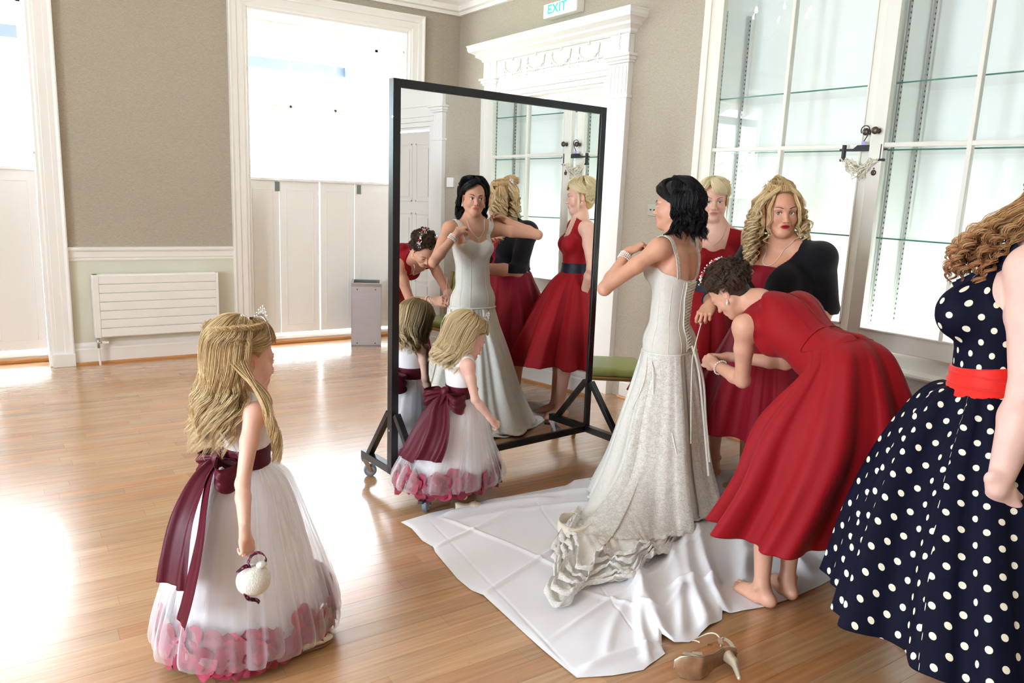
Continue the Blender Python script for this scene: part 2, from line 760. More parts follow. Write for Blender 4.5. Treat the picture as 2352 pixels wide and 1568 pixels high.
def tube_mesh(name, paths, rad, m, parent=None, sides=3, col=None, flat=None):
    """paths (N,S,3), rad (N,S) -> one mesh"""
    paths = np.asarray(paths, float)
    N, S, _ = paths.shape
    T = np.gradient(paths, axis=1)
    T /= np.linalg.norm(T, axis=2, keepdims=True) + 1e-9
    ref = np.zeros_like(T)
    ref[..., 0] = 0.31
    ref[..., 1] = 0.53
    ref[..., 2] = 0.79
    A = np.cross(T, ref)
    bad = np.linalg.norm(A, axis=2) < 0.1
    A[bad] = np.cross(T[bad], np.array([1.0, 0, 0]))
    A /= np.linalg.norm(A, axis=2, keepdims=True) + 1e-9
    B = np.cross(T, A)
    q = 2 * np.pi * np.arange(sides) / sides
    fa = 1.0 if flat is None else flat
    V = paths[:, :, None, :] + rad[:, :, None, None] * (A[:, :, None, :] * np.cos(q)[None, None, :, None] + fa * B[:, :, None, :] * np.sin(q)[None, None, :, None])
    idx = np.arange(N * S * sides).reshape(N, S, sides)
    nx = np.roll(idx, -1, axis=2)
    F = np.stack([idx[:, :-1], nx[:, :-1], nx[:, 1:], idx[:, 1:]], -1).reshape(-1, 4)
    c = None
    if col is not None:
        c = np.repeat(np.asarray(col).reshape(N, S, 3)[:, :, None, :], sides, axis=2).reshape(-1, 3)
    return np_mesh(name, V.reshape(-1, 3), F, m, parent, True, c)


def vnoise(P, scale, seed=0):
    """cheap smooth value noise from sums of sines, about -1..1"""
    rng = np.random.RandomState(seed)
    out = 0
    for k in range(5):
        d = rng.normal(size=3)
        d /= np.linalg.norm(d)
        out = out + np.sin((P @ d) * scale * (0.7 + 0.35 * k) + rng.uniform(0, 6.28))
    return out / 3.0


def fold_noise(th, seed, freqs, decay=0.8):
    rng = np.random.RandomState(seed)
    o = 0
    a = 1.0
    s = 0
    for f in freqs:
        o = o + a * np.sin(f * th + rng.uniform(0, 6.28))
        s += a
        a *= decay
    return o / s
# ------------------------------------------------------------------ the room
XB = 4.19      # wall with the door and the cabinet
YA = 7.44      # wall with the windows
XW, YS, ZC = -4.4, -3.0, 3.72
rng = random.Random(5)


def linen_mat():
    m = mat('linen_wallcovering', srgb(172, 160, 141), 0.9)
    nt, b = nodes_of(m)
    tc = nt.nodes.new('ShaderNodeTexCoord')
    f = []
    for sc in ((900, 900, 60), (60, 60, 900)):
        mp = nt.nodes.new('ShaderNodeMapping')
        mp.inputs['Scale'].default_value = sc
        nt.links.new(tc.outputs['Object'], mp.inputs['Vector'])
        n = nt.nodes.new('ShaderNodeTexNoise')
        n.inputs['Scale'].default_value = 1.0
        n.inputs['Detail'].default_value = 3
        nt.links.new(mp.outputs[0], n.inputs['Vector'])
        f.append(n)
    ad = nt.nodes.new('ShaderNodeMath')
    nt.links.new(f[0].outputs['Fac'], ad.inputs[0])
    nt.links.new(f[1].outputs['Fac'], ad.inputs[1])
    cr = nt.nodes.new('ShaderNodeValToRGB')
    cr.color_ramp.elements[0].position = 0.7
    cr.color_ramp.elements[0].color = (*srgb(160, 150, 134), 1)
    cr.color_ramp.elements[1].position = 1.3 if False else 1.0
    cr.color_ramp.elements[1].color = (*srgb(186, 177, 161), 1)
    mr = nt.nodes.new('ShaderNodeMath')
    mr.operation = 'MULTIPLY'
    mr.inputs[1].default_value = 0.85
    nt.links.new(ad.outputs[0], mr.inputs[0])
    nt.links.new(mr.outputs[0], cr.inputs[0])
    nt.links.new(cr.outputs[0], b.inputs['Base Color'])
    bp = nt.nodes.new('ShaderNodeBump')
    bp.inputs['Strength'].default_value = 0.15
    bp.inputs['Distance'].default_value = 0.001
    nt.links.new(ad.outputs[0], bp.inputs['Height'])
    nt.links.new(bp.outputs[0], b.inputs['Normal'])
    return m


M['linen'] = linen_mat()


def wood_mat(name, base, rough=0.3, coat=0.0):
    m = mat(name, base, rough, attr='tint')
    nt, b = nodes_of(m)
    at = [n for n in nt.nodes if n.type == 'VERTEX_COLOR'][0]
    tc = [n for n in nt.nodes if n.type == 'TEX_COORD'][0]
    mp = nt.nodes.new('ShaderNodeMapping')
    mp.inputs['Scale'].default_value = (1.6, 38, 1)
    nt.links.new(tc.outputs['Object'], mp.inputs['Vector'])
    n = nt.nodes.new('ShaderNodeTexNoise')
    n.inputs['Scale'].default_value = 1.5
    n.inputs['Detail'].default_value = 6
    nt.links.new(mp.outputs[0], n.inputs['Vector'])
    cr = nt.nodes.new('ShaderNodeValToRGB')
    cr.color_ramp.elements[0].position = 0.3
    cr.color_ramp.elements[0].color = (0.8, 0.74, 0.66, 1)
    cr.color_ramp.elements[1].position = 0.72
    cr.color_ramp.elements[1].color = (1.1, 1.1, 1.1, 1)
    nt.links.new(n.outputs['Fac'], cr.inputs[0])
    mx = nt.nodes.new('ShaderNodeMix')
    mx.data_type = 'RGBA'
    mx.blend_type = 'MULTIPLY'
    mx.inputs[0].default_value = 1
    nt.links.new(at.outputs['Color'], mx.inputs[6])
    nt.links.new(cr.outputs[0], mx.inputs[7])
    # dark pores and dents
    mp2 = nt.nodes.new('ShaderNodeMapping')
    mp2.inputs['Scale'].default_value = (24, 110, 1)
    nt.links.new(tc.outputs['Object'], mp2.inputs['Vector'])
    n2 = nt.nodes.new('ShaderNodeTexNoise')
    n2.inputs['Scale'].default_value = 1.0
    n2.inputs['Detail'].default_value = 3
    nt.links.new(mp2.outputs[0], n2.inputs['Vector'])
    c2 = nt.nodes.new('ShaderNodeValToRGB')
    c2.color_ramp.elements[0].position = 0.22
    c2.color_ramp.elements[0].color = (0.7, 0.62, 0.55, 1)
    c2.color_ramp.elements[1].position = 0.30
    c2.color_ramp.elements[1].color = (1, 1, 1, 1)
    nt.links.new(n2.outputs['Fac'], c2.inputs[0])
    m2 = nt.nodes.new('ShaderNodeMix')
    m2.data_type = 'RGBA'
    m2.blend_type = 'MULTIPLY'
    m2.inputs[0].default_value = 1
    nt.links.new(mx.outputs[2], m2.inputs[6])
    nt.links.new(c2.outputs[0], m2.inputs[7])
    nt.links.new(m2.outputs[2], b.inputs['Base Color'])
    b.inputs['Specular IOR Level'].default_value = 0.6
    b.inputs['Coat Weight'].default_value = 0.9
    b.inputs['Coat Roughness'].default_value = 0.2
    b.inputs['Coat IOR'].default_value = 1.6
    return m


M['parquet'] = wood_mat('varnished_beech_strip', srgb(190, 135, 85), 0.27)
M['beading'] = mat('oak_beading', srgb(188, 132, 78), 0.35, noise=0.15, nscale=6, stretch=(1, 1, 20))

# floor: a base and staggered strips laid along x
floor = MB().box(XW, XB + 0.5, YS, YA + 0.5, -0.06, -0.012).build('floor', mat('subfloor', srgb(70, 48, 30), 0.9))
tag(floor, kind='structure')
strips = []
SW = 0.083
row = 0
y = YS
prng = random.Random(11)
while y < YA + 0.3:
    x = XW - prng.uniform(0, 1.0)
    while x < XB + 0.35:
        L = prng.choice((0.45, 0.62, 0.8, 0.95, 1.2, 1.5))
        x1 = min(x + L, XB + 0.4)
        tone = prng.gauss(0, 1)
        strips.append((max(x, XW), x1, y, y + SW, tone, prng.random()))
        x += L
    y += SW
    row += 1


def strip_vis(s):
    cx, cy = (s[0] + s[1]) / 2, (s[2] + s[3]) / 2
    d = np.array([cx, cy, -1.62])
    z = d @ _f
    if z < 0.5:
        return 0
    u, v = d @ _r / z, d @ _u / z
    if abs(u) > 0.76 or abs(v) > 0.5 or cy > 7.4:
        return 0
    return (s[1] - s[0]) / z ** 3


strips.sort(key=strip_vis, reverse=True)


def strip_color(t, h):
    base = np.array(srgb(188, 144, 102))
    c = base * (1 + 0.065 * t)
    if h > 0.8:
        c = c * np.array([1.05, 0.92, 0.82])
    elif h < 0.15:
        c = c * np.array([0.98, 1.04, 1.1])
    return np.clip(c, 0.05, 0.9)


def strip_geo(s):
    x0, x1, y0, y1 = s[0] + 0.0003, s[1] - 0.0003, s[2] + 0.0004, s[3] - 0.0004
    vs = [(x0, y0, 0), (x1, y0, 0), (x1, y1, 0), (x0, y1, 0), (x0, y0, -0.012), (x1, y0, -0.012), (x1, y1, -0.012), (x0, y1, -0.012)]
    fs = [(0, 1, 2, 3)] + [(4 + i, 4 + (i + 1) % 4, (i + 1) % 4, i) for i in range(4)]
    return vs, fs


for s in strips[:290]:
    vs, fs = strip_geo(s)
    np_mesh('plank', vs, fs, M['parquet'], floor, False, np.tile(strip_color(s[4], s[5]), (8, 1)))
VV, FF, CC = [], [], []
for i, s in enumerate(strips[290:]):
    vs, fs = strip_geo(s)
    VV += vs
    FF += [tuple(a + 8 * i for a in f) for f in fs]
    CC.append(np.tile(strip_color(s[4], s[5]), (8, 1)))
o = np_mesh('far_planks', VV, FF, M['parquet'], floor, False, np.concatenate(CC))
o['kind'] = 'stuff'

# ceiling and cornice
ceiling = MB().box(XW - 0.3, XB + 0.5, YS - 0.3, YA + 0.6, ZC, ZC + 0.1).build('ceiling', M['ceiling'])
tag(ceiling, kind='structure')
corn = [(0, 0), (0.03, 0), (0.035, 0.03), (0.06, 0.04), (0.065, 0.09), (0.10, 0.12), (0.16, 0.22), (0.19, 0.24), (0.19, 0.28), (0.30, 0.30), (0.30, 0.34), (0.34, 0.36), (0, 0.36)]
for nm, path, side in (('trim_1', [(XW, YA, 3.36), (XB, YA, 3.36), (XB, YS, 3.36)], 1), ('trim_2', [(XB, YS, 3.36), (XW, YS, 3.36), (XW, YA, 3.36)], 1)):
    tag(MB().sweep(path, corn).build(nm, M['white']), kind='structure')

# wall_back: around two openings
WT = 0.55
OP = [(-1.27, 0.34, 3.13), (2.0, 3.6, 3.13)]
mb = MB()
mb.box(XW, OP[0][0], YA, YA + WT, 0, ZC).box(OP[0][1], OP[1][0], YA, YA + WT, 0, ZC).box(OP[1][1], XB + 0.5, YA, YA + WT, 0, ZC)
for a, b, t in OP:
    mb.box(a, b, YA, YA + WT, t, ZC)
wall_back = mb.build('wall_back', M['linen'])
tag(wall_back, kind='structure')
# panelled dado below the rail
mb = MB()
for a, b in ((XW, -1.44), (0.5, 1.86), (3.77, XB)):
    mb.box(a, b, YA - 0.006, YA + 0.01, 0.1, 0.93)
mb.build('dado_panel', M['dado'], wall_back)
rail = [(0, 0), (0.012, 0), (0.016, 0.012), (0.012, 0.022), (0.022, 0.03), (0.024, 0.075), (0.04, 0.09), (0.042, 0.102), (0.028, 0.112), (0, 0.116)]
base = [(0, 0), (0.028, 0), (0.028, 0.13), (0.022, 0.14), (0.022, 0.16), (0.012, 0.185), (0, 0.19)]
quad = [(0, 0), (0.02, 0), (0.018, 0.012), (0.012, 0.02), (0, 0.022)]
n = 0
for a, b in ((XW, -1.44), (0.5, 1.86), (3.77, XB)):
    MB().sweep([(a, YA, 0.89), (b, YA, 0.89)], rail).build('chair_rail', M['white'], wall_back)
    MB().sweep([(a, YA, 0), (b, YA, 0)], base).build('baseboard_back' + ('' if n == 0 else '_%d' % (n + 1)), M['white'])
    bpy.data.objects['baseboard_back' + ('' if n == 0 else '_%d' % (n + 1))]['kind'] = 'structure'
    MB().sweep([(a, YA - 0.028, 0), (b, YA - 0.028, 0)], quad).build('beading', M['beading'], wall_back)
    n += 1


# casings round the window openings
cas = [(0, 0), (0.0, 0.012), (0.012, 0.02), (0.03, 0.022), (0.034, 0.03), (0.09, 0.034), (0.094, 0.044), (0.13, 0.048), (0.15, 0.06), (0.16, 0.058), (0.16, 0)]


def casing_ring(mb, x0, x1, z1, y, prof, w):
    """mitred casing on the face y (towards -y), jambs from the floor"""
    path = [(x0, 0), (x0, z1), (x1, z1), (x1, 0)]
    vs, fs = [], []
    n_ = len(prof)
    for i, (px, pz) in enumerate(path):
        sx = -1 if i < 2 else 1
        sz = 1 if i in (1, 2) else 0
        for (d, h) in prof:
            vs.append((px + sx * d, y - h, pz + sz * d))
    for i in range(3):
        for j in range(n_):
            k = (j + 1) % n_
            fs.append((i * n_ + j, i * n_ + k, (i + 1) * n_ + k, (i + 1) * n_ + j))
    mb.add(vs, fs)
    return mb


def window(idx, x0, x1, z1):
    w = empty('window_%d' % idx, ((x0 + x1) / 2, YA, 0), kind='structure')
    inv = Matrix.Translation((-(x0 + x1) / 2, -YA, 0))

    def part(mb, name, m, parent=w, **k):
        mb.v = [(p[0] - (x0 + x1) / 2, p[1] - YA, p[2]) for p in mb.v]
        return mb.build(name, m, parent, **k)
    part(casing_ring(MB(), x0, x1, z1, YA, cas, 0.16), 'casing', M['white'])
    mb = MB()
    for a, b in ((x0 - 0.165, x0 + 0.004), (x1 - 0.004, x1 + 0.165)):
        mb.box(a, b, YA - 0.066, YA + 0.005, 0, 0.11)
    part(mb, 'plinth', M['white'], bevel=0.004)
    # reveals lined with panelled boards
    mb = MB()
    mb.box(x0 - 0.002, x0 + 0.02, YA - 0.002, YA + 0.45, 0, z1).box(x1 - 0.02, x1 + 0.002, YA - 0.002, YA + 0.45, 0, z1)
    mb.box(x0 + 0.02, x1 - 0.02, YA - 0.002, YA + 0.45, z1 - 0.02, z1 + 0.002)
    for xx, s in ((x0 + 0.02, 1), (x1 - 0.02, -1)):
        for za, zb in ((1.75, 2.95),):
            for ya, yb, zc, zd in ((0.05, 0.07, za, zb), (0.3, 0.32, za, zb), (0.05, 0.32, za, za + 0.02), (0.05, 0.32, zb - 0.02, zb)):
                mb.box(min(xx, xx + s * 0.008), max(xx, xx + s * 0.008), YA + ya, YA + yb, zc, zd)
    part(mb, 'reveal', M['white'], bevel=0.002)
    mb = MB().box(x0, x1, YA + 0.26, YA + 0.45, 0, 0.07).box(x0, x1, YA + 0.24, YA + 0.27, 0.05, 0.085)
    part(mb, 'sill', M['white'], bevel=0.004)
    part(MB().box(x0, x1, YA + 0.225, YA + 0.26, 0, 0.035), 'beading', M['beading'], bevel=0.008)
    # sash
    g0, g1 = x0 + 0.07, x1 - 0.15 if idx == 2 else x1 - 0.03
    ys = YA + 0.42
    mb = MB()
    mb.box(x0, g0, ys - 0.03, ys + 0.05, 0, z1).box(g1, x1, ys - 0.03, ys + 0.05, 0, z1)
    mb.box(g0, g1, ys - 0.028, ys + 0.048, 2.99, z1)
    part(mb, 'frame', M['white'], bevel=0.004)
    zs = [0.1, 0.58, 1.14, 1.7, 2.34, 2.97]
    fr = MB()
    sw = 0.035
    fr.box(g0, g0 + sw, ys - 0.02, ys + 0.02, zs[0], zs[-1] + 0.02).box(g1 - sw, g1, ys - 0.02, ys + 0.02, zs[0], zs[-1] + 0.02)
    fr.box(g0, g1, ys - 0.02, ys + 0.02, zs[0] - 0.03, zs[0] + 0.03).box(g0, g1, ys - 0.02, ys + 0.02, zs[-1] - 0.01, zs[-1] + 0.03)
    fr.box(g0, g1, ys - 0.03, ys + 0.02, zs[3] - 0.022, zs[3] + 0.022)
    sash = part(fr, 'sash', M['white'], bevel=0.003)
    cw = (g1 - g0) / 3
    for i in (1, 2):
        o = part(MB().box(g0 + i * cw - 0.011, g0 + i * cw + 0.011, ys - 0.018, ys + 0.018, zs[0], zs[-1]), 'glazing_bar', M['white'], sash)
    for zz in (zs[1], zs[2], zs[4]):
        part(MB().box(g0, g1, ys - 0.018, ys + 0.018, zz - 0.011, zz + 0.011), 'glazing_bar', M['white'], sash)
    for i in range(3):
        for k in range(5):
            part(MB().box(g0 + i * cw + 0.012, g0 + (i + 1) * cw - 0.012, ys - 0.002, ys + 0.002, zs[k] + 0.012, zs[k + 1] - 0.012), 'pane', M['glass'], sash)
    # shutter leaves closed over the lower half
    edges = [x0 + 0.022, x0 + 0.34, x0 + 0.745, x0 + 1.115, x1 - 0.05] if idx == 2 else [x0 + 0.022, x0 + 0.42, x0 + 0.81, x0 + 1.19, x1 - 0.022]
    gaps = [0.004, 0.011, 0.004]
    for i in range(4):
        a = edges[i] + (0 if i == 0 else gaps[i - 1] / 2)
        b = edges[i + 1] - (0 if i == 3 else gaps[i] / 2)
        mb = MB()
        yy = YA + 0.2
        mb.box(a, b, yy, yy + 0.025, 0.12, 1.62)
        for (c, d, e, f) in ((a + 0.06, a + 0.068, 0.2, 1.54), (b - 0.068, b - 0.06, 0.2, 1.54), (a + 0.06, b - 0.06, 0.2, 0.208), (a + 0.06, b - 0.06, 1.532, 1.54)):
            mb.box(c, d, yy - 0.0025, yy, e, f)
        part(mb, 'shutter_leaf', M['shutter'], bevel=0.002)
    part(MB().box(x0 + 0.02, x1 - 0.02, YA + 0.18, YA + 0.24, 1.62, 1.645), 'shutter_cap', M['white'], bevel=0.003)
    for xx in ((x0 + 0.32), (x0 + 1.16)):
        mb = MB().box(xx - 0.022, xx + 0.022, YA + 0.192, YA + 0.2, 1.52, 1.61)
        part(mb, 'shutter_latch', M['latch'], bevel=0.002)
    return w


M['shutter'] = mat('shutter_paint', srgb(240, 238, 234), 0.5)
M['latch'] = mat('painted_latch', srgb(118, 128, 122), 0.5)
for i, (a, b, t) in enumerate(OP):
    window(i + 1, a, b, t)

# ------------------------------------------------------------------ wall_right: door surround, cabinet recess
CY0, CY1, CZ0, CZ1 = 1.52, 3.95, 0.82, 3.3     # cabinet opening
DY0, DY1, DZ = 5.03, 6.53, 2.5                 # north door opening
EY0, EY1, EZ = -0.75, 0.73, 2.26               # south door opening
mb = MB()
mb.box(XB, XB + 0.5, YS, EY0, 0, ZC).box(XB, XB + 0.5, EY1, CY0, 0, ZC).box(XB, XB + 0.5, CY1, DY0, 0, ZC).box(XB, XB + 0.5, DY1, YA, 0, ZC)
mb.box(XB, XB + 0.5, EY0, EY1, EZ, ZC).box(XB, XB + 0.5, DY0, DY1, DZ, ZC)
mb.box(XB, XB + 0.5, CY0, CY1, 0, CZ0).box(XB, XB + 0.5, CY0, CY1, CZ1, ZC)
wall_right = mb.build('wall_right', M['linen'])
tag(wall_right, kind='structure')
nb = 0
for a, b in ((YS, EY0 - 0.22), (EY1 + 0.24, 4.6), (6.92, YA)):
    o = MB().sweep([(XB, b, 0), (XB, a, 0)], base).build('baseboard_right' + ('' if nb == 0 else '_%d' % (nb + 1)), M['white'])
    o['kind'] = 'structure'
    MB().sweep([(XB - 0.028, b, 0), (XB - 0.028, a, 0)], quad).build('beading', M['beading'], wall_right)
    nb += 1


def yz_box(mb, d0, d1, y0, y1, z0, z1):
    """box standing out from the right wall by d0..d1"""
    return mb.box(XB - d1, XB - d0, y0, y1, z0, z1)


def panel_door(parent, y0, y1, z1, xf, loc):
    """six raised panels on each of the two leaves"""
    ym = (y0 + y1) / 2
    for a, b in ((y0, ym - 0.002), (ym + 0.002, y1)):
        mb = MB().box(xf, xf + 0.04, a, b, 0.006, z1)
        leaf = mb.build('door_leaf', M['doorpaint'], parent)
        leaf.location = [-c for c in loc]
        w = b - a
        for pa, pb in ((a + 0.1 * w, a + 0.46 * w), (a + 0.54 * w, a + 0.9 * w)):
            for za, zb in ((0.09, 0.33), (0.38, 0.64), (0.69, 0.95)):
                m2 = MB()
                za_, zb_ = za * z1, zb * z1
                m2.box(xf - 0.006, xf, pa, pb, za_, za_ + 0.018).box(xf - 0.006, xf, pa, pb, zb_ - 0.018, zb_)
                m2.box(xf - 0.006, xf, pa, pa + 0.018, za_, zb_).box(xf - 0.006, xf, pb - 0.018, pb, za_, zb_)
                m2.box(xf - 0.009, xf, pa + 0.05, pb - 0.05, za_ + 0.05, zb_ - 0.05)
                o = m2.build('panel', M['doorpaint'], leaf, bevel=0.004)
    return leaf


M['doorpaint'] = mat('door_paint', srgb(222, 217, 208), 0.4)


def door(idx, y0, y1, z1, w, rich):
    loc = (XB, (y0 + y1) / 2, 0)
    d = empty('door_%d' % idx, loc, kind='structure')

    def part(mb, name, m, parent=d, **k):
        mb.v = [(p[0] - loc[0], p[1] - loc[1], p[2]) for p in mb.v]
        return mb.build(name, m, parent, **k)
    # inner architrave
    mb = MB()
    for s, e in ((y0, -1), (y1, 1)):
        for d0, d1, h in ((0, 0.045, 0.03), (0.045, 0.09, 0.045)):
            yz_box(mb, 0, h, min(s + e * d0, s + e * d1), max(s + e * d0, s + e * d1), 0, z1 + d0)
    for d0, d1, h in ((0, 0.045, 0.03), (0.045, 0.09, 0.045)):
        yz_box(mb, 0, h, y0 - d1, y1 + d1, z1 + d0, z1 + d1)
    part(mb, 'architrave', M['white'], bevel=0.005)
    part(MB().box(XB - 0.001, XB + 0.3, y0 - 0.001, y0 + 0.02, 0, z1).box(XB - 0.001, XB + 0.3, y1 - 0.02, y1 + 0.001, 0, z1).box(XB - 0.001, XB + 0.3, y0, y1, z1 - 0.02, z1 + 0.001), 'jamb', M['white'])
    # pilasters
    for s, e in ((y0 - 0.09, -1), (y1 + 0.09, 1)):
        a, b = min(s, s + e * w), max(s, s + e * w)
        mb = MB()
        yz_box(mb, 0, 0.05, a, b, 0, z1 + 0.12)
        yz_box(mb, 0, 0.07, a - 0.008, b + 0.008, 0, 0.22)
        for k in range(5):
            yk = a + w * (k + 0.5) / 5
            yz_box(mb, 0.05, 0.054, yk - w * 0.03, yk + w * 0.03, z1 - 0.1, z1 + 0.1)
        part(mb, 'pilaster', M['white'], bevel=0.004)
        mb = MB()
        for j, (h, z0, zz) in enumerate(((0.06, z1 - 0.14, z1 - 0.115), (0.062, z1 + 0.121, z1 + 0.14), (0.075, z1 + 0.14, z1 + 0.165), (0.09, z1 + 0.165, z1 + 0.185))):
            yz_box(mb, 0, h, a - h + 0.045, b + h - 0.045, z0, zz)
        part(mb, 'pilaster_cap', M['white'], bevel=0.003)
    if rich:
        ztop = 2.99
        f0, f1 = z1 + 0.185, ztop - 0.16
        mb = MB()
        yz_box(mb, 0, 0.047, y0 - 0.088 - w, y1 + 0.088 + w, z1 + 0.186, f1)
        yz_box(mb, 0, 0.043, y0 - 0.088, y1 + 0.088, z1 + 0.091, z1 + 0.186)
        for s, e in ((y0 - 0.09, -1), (y1 + 0.09, 1)):
            a, b = min(s, s + e * w), max(s, s + e * w)
            yz_box(mb, 0.047, 0.062, a, b, f0 + 0.001, f1)
        yz_box(mb, 0.047, 0.06, y0, y1, f0 + 0.002, f0 + 0.015)
        part(mb, 'frieze', M['white'], bevel=0.003)
        # plaster swags and urns
        for k in range(4):
            yc = y1 - (k + 0.5) * (y1 - y0) / 4
            mb = MB()
            hw = 0.13
            pts = [(XB - 0.055, yc + hw * math.cos(t), f1 - 0.05 - 0.09 * math.sin(t)) for t in np.linspace(0, math.pi, 13)]
            for i, p in enumerate(pts):
                mb.sphere(p, 0.011 + 0.006 * math.sin(math.pi * i / 12), 8, (0.7, 1, 1))
            for yy in (yc - hw, yc + hw):
                for j in range(5):
                    mb.sphere((XB - 0.054, yy, f1 - 0.06 - j * 0.028), 0.012 - 0.0012 * j, 7, (0.7, 1, 1))
                mb.sphere((XB - 0.055, yy, f1 - 0.035), 0.017, 8, (0.6, 1, 1))
            mb.lathe([(0.004, 0), (0.02, 0.004), (0.008, 0.02), (0.024, 0.05), (0.03, 0.075), (0.018, 0.085), (0.02, 0.09), (0.003, 0.105)], 12, Matrix.Translation((XB - 0.05, yc, f0 + 0.12)))
            part(mb, 'swag', M['white'], smooth=True)
        for s, e in ((y0 - 0.09 - w / 2, -1), (y1 + 0.09 + w / 2, 1)):
            mb = MB()
            for j in range(7):
                mb.sphere((XB - 0.064, s, f0 + 0.05 + j * 0.035), 0.014 if j % 2 else 0.02, 8, (0.5, 1, 1))
            part(mb, 'drop_ornament', M['white'], smooth=True)
        prof = [(0.05, 0), (0.07, 0.012), (0.075, 0.03), (0.11, 0.05), (0.12, 0.055), (0.12, 0.075), (0.17, 0.1), (0.18, 0.12), (0.18, 0.14), (0.19, 0.16), (0.0, 0.165)]
        mb = MB()
        yA, yB = y0 - 0.09 - w, y1 + 0.09 + w
        vs, fs = [], []
        npf = len(prof)
        for (yy, s) in ((yA, -1), (yB, 1)):
            for (h, z) in prof:
                vs.append((XB - h, yy + s * (h - 0.05), f1 + z))
        vs2 = []
        for (yy, s) in ((yA, -1), (yB, 1)):
            for (h, z) in prof:
                vs2.append((XB + 0.0, yy + s * (h - 0.05), f1 + z))
        for j in range(npf - 1):
            fs.append((j, j + 1, npf + j + 1, npf + j))
            fs.append((j, 2 * npf + j, 2 * npf + j + 1, j + 1))
            fs.append((npf + j, npf + j + 1, 3 * npf + j + 1, 3 * npf + j))
        mb.add(vs + vs2, fs)
        part(mb, 'cornice', M['white'])
    else:
        mb = MB()
        yz_box(mb, 0, 0.047, y0 - 0.088 - w, y1 + 0.088 + w, z1 + 0.186, z1 + 0.499)
        yz_box(mb, 0, 0.043, y0 - 0.088, y1 + 0.088, z1 + 0.091, z1 + 0.186)
        yz_box(mb, 0, 0.12, y0 - 0.15 - w, y1 + 0.15 + w, z1 + 0.5, z1 + 0.56)
        part(mb, 'frieze', M['white'], bevel=0.004)
    panel_door(d, y0 + 0.02, y1 - 0.02, z1 - 0.03, XB + (0.2 if rich else 0.08), loc)
    return d


door(1, DY0, DY1, DZ, 0.22, True)
door(2, EY0, EY1, EZ, 0.13, False)

# north wall of the world behind the camera: wall_front and wall_left with unseen tall windows put in for side light and fill
WL = [(0.2, 1.5), (2.4, 3.7)]
mb = MB()
prev = YS
for a, b in WL:
    mb.box(XW - 0.4, XW, prev, a, 0, ZC)
    mb.box(XW - 0.4, XW, a, b, 3.1, ZC).box(XW - 0.4, XW, a, b, 0, 0.5)
    prev = b
mb.box(XW - 0.4, XW, prev, YA + 0.5, 0, ZC)
wl = mb.build('wall_left', M['linen'])
tag(wl, kind='structure')
FL = []
mb = MB()
prev = XW - 0.4
for a, b in FL:
    mb.box(prev, a, YS - 0.4, YS, 0, ZC)
    mb.box(a, b, YS - 0.4, YS, 3.1, ZC).box(a, b, YS - 0.4, YS, 0, 0.5)
    prev = b
mb.box(prev, XB + 0.5, YS - 0.4, YS, 0, ZC)
wf = mb.build('wall_front', M['linen'])
tag(wf, kind='structure')
wn = 3
for (a, b) in WL:
    w = empty('window_%d' % wn, (XW, (a + b) / 2, 0), kind='structure')
    c = (a + b) / 2
    mb = MB()
    hw = (b - a) / 2
    mb.box(-0.3, 0.03, -hw - 0.12, -hw + 0.05, 0.45, 3.2).box(-0.3, 0.03, hw - 0.05, hw + 0.12, 0.45, 3.2).box(-0.3, 0.03, -hw - 0.12, hw + 0.12, 3.05, 3.2).box(-0.3, 0.08, -hw - 0.12, hw + 0.12, 0.42, 0.52)
    mb.build('frame', M['white'], w)
    mb = MB()
    for yy in (-hw / 3, hw / 3):
        mb.box(-0.26, -0.22, yy - 0.015, yy + 0.015, 0.5, 3.1)
    for zz in (1.15, 1.8, 2.45):
        mb.box(-0.26, -0.22, -hw, hw, zz - 0.015, zz + 0.015)
    mb.build('sash', M['white'], w)
    MB().box(-0.242, -0.238, -hw, hw, 0.5, 3.1).build('pane', M['glass'], w)
    wn += 1
for (a, b) in FL:
    w = empty('window_%d' % wn, ((a + b) / 2, YS, 0), kind='structure')
    hw = (b - a) / 2
    mb = MB()
    mb.box(-hw - 0.12, -hw + 0.05, -0.3, 0.03, 0.45, 3.2).box(hw - 0.05, hw + 0.12, -0.3, 0.03, 0.45, 3.2).box(-hw - 0.12, hw + 0.12, -0.3, 0.03, 3.05, 3.2).box(-hw - 0.12, hw + 0.12, -0.3, 0.08, 0.42, 0.52)
    mb.build('frame', M['white'], w)
    MB().box(-hw, hw, -0.242, -0.238, 0.5, 3.1).build('pane', M['glass'], w)
    wn += 1
for (a, b, t) in OP:
    light_portal((a + b) / 2, YA + 0.5, t / 2, b - a, t, (math.radians(-90), 0, 0))
for a, b in WL:
    light_portal(XW - 0.35, (a + b) / 2, 1.8, b - a, 2.6, (math.radians(90), 0, math.radians(-90)))
for a, b in FL:
    light_portal((a + b) / 2, YS - 0.35, 1.8, b - a, 2.6, (math.radians(90), 0, 0))

# ------------------------------------------------------------------ outside: paving, veranda roof, hedge
ground = MB().box(-30, 30, YA + 0.6, 40, -0.2, -0.1).build('ground', mat('pale_paving', srgb(200, 198, 190), 0.8))
tag(ground, kind='structure')
ver = empty('veranda_roof', (1.2, 8.6, 2.8), label='open veranda roof of pink boards and white rafters seen outside the windows', cat='veranda')


def vpart(mb, name, m, **k):
    mb.v = [(p[0] - 1.2, p[1] - 8.6, p[2] - 2.8) for p in mb.v]
    return mb.build(name, m, ver, **k)


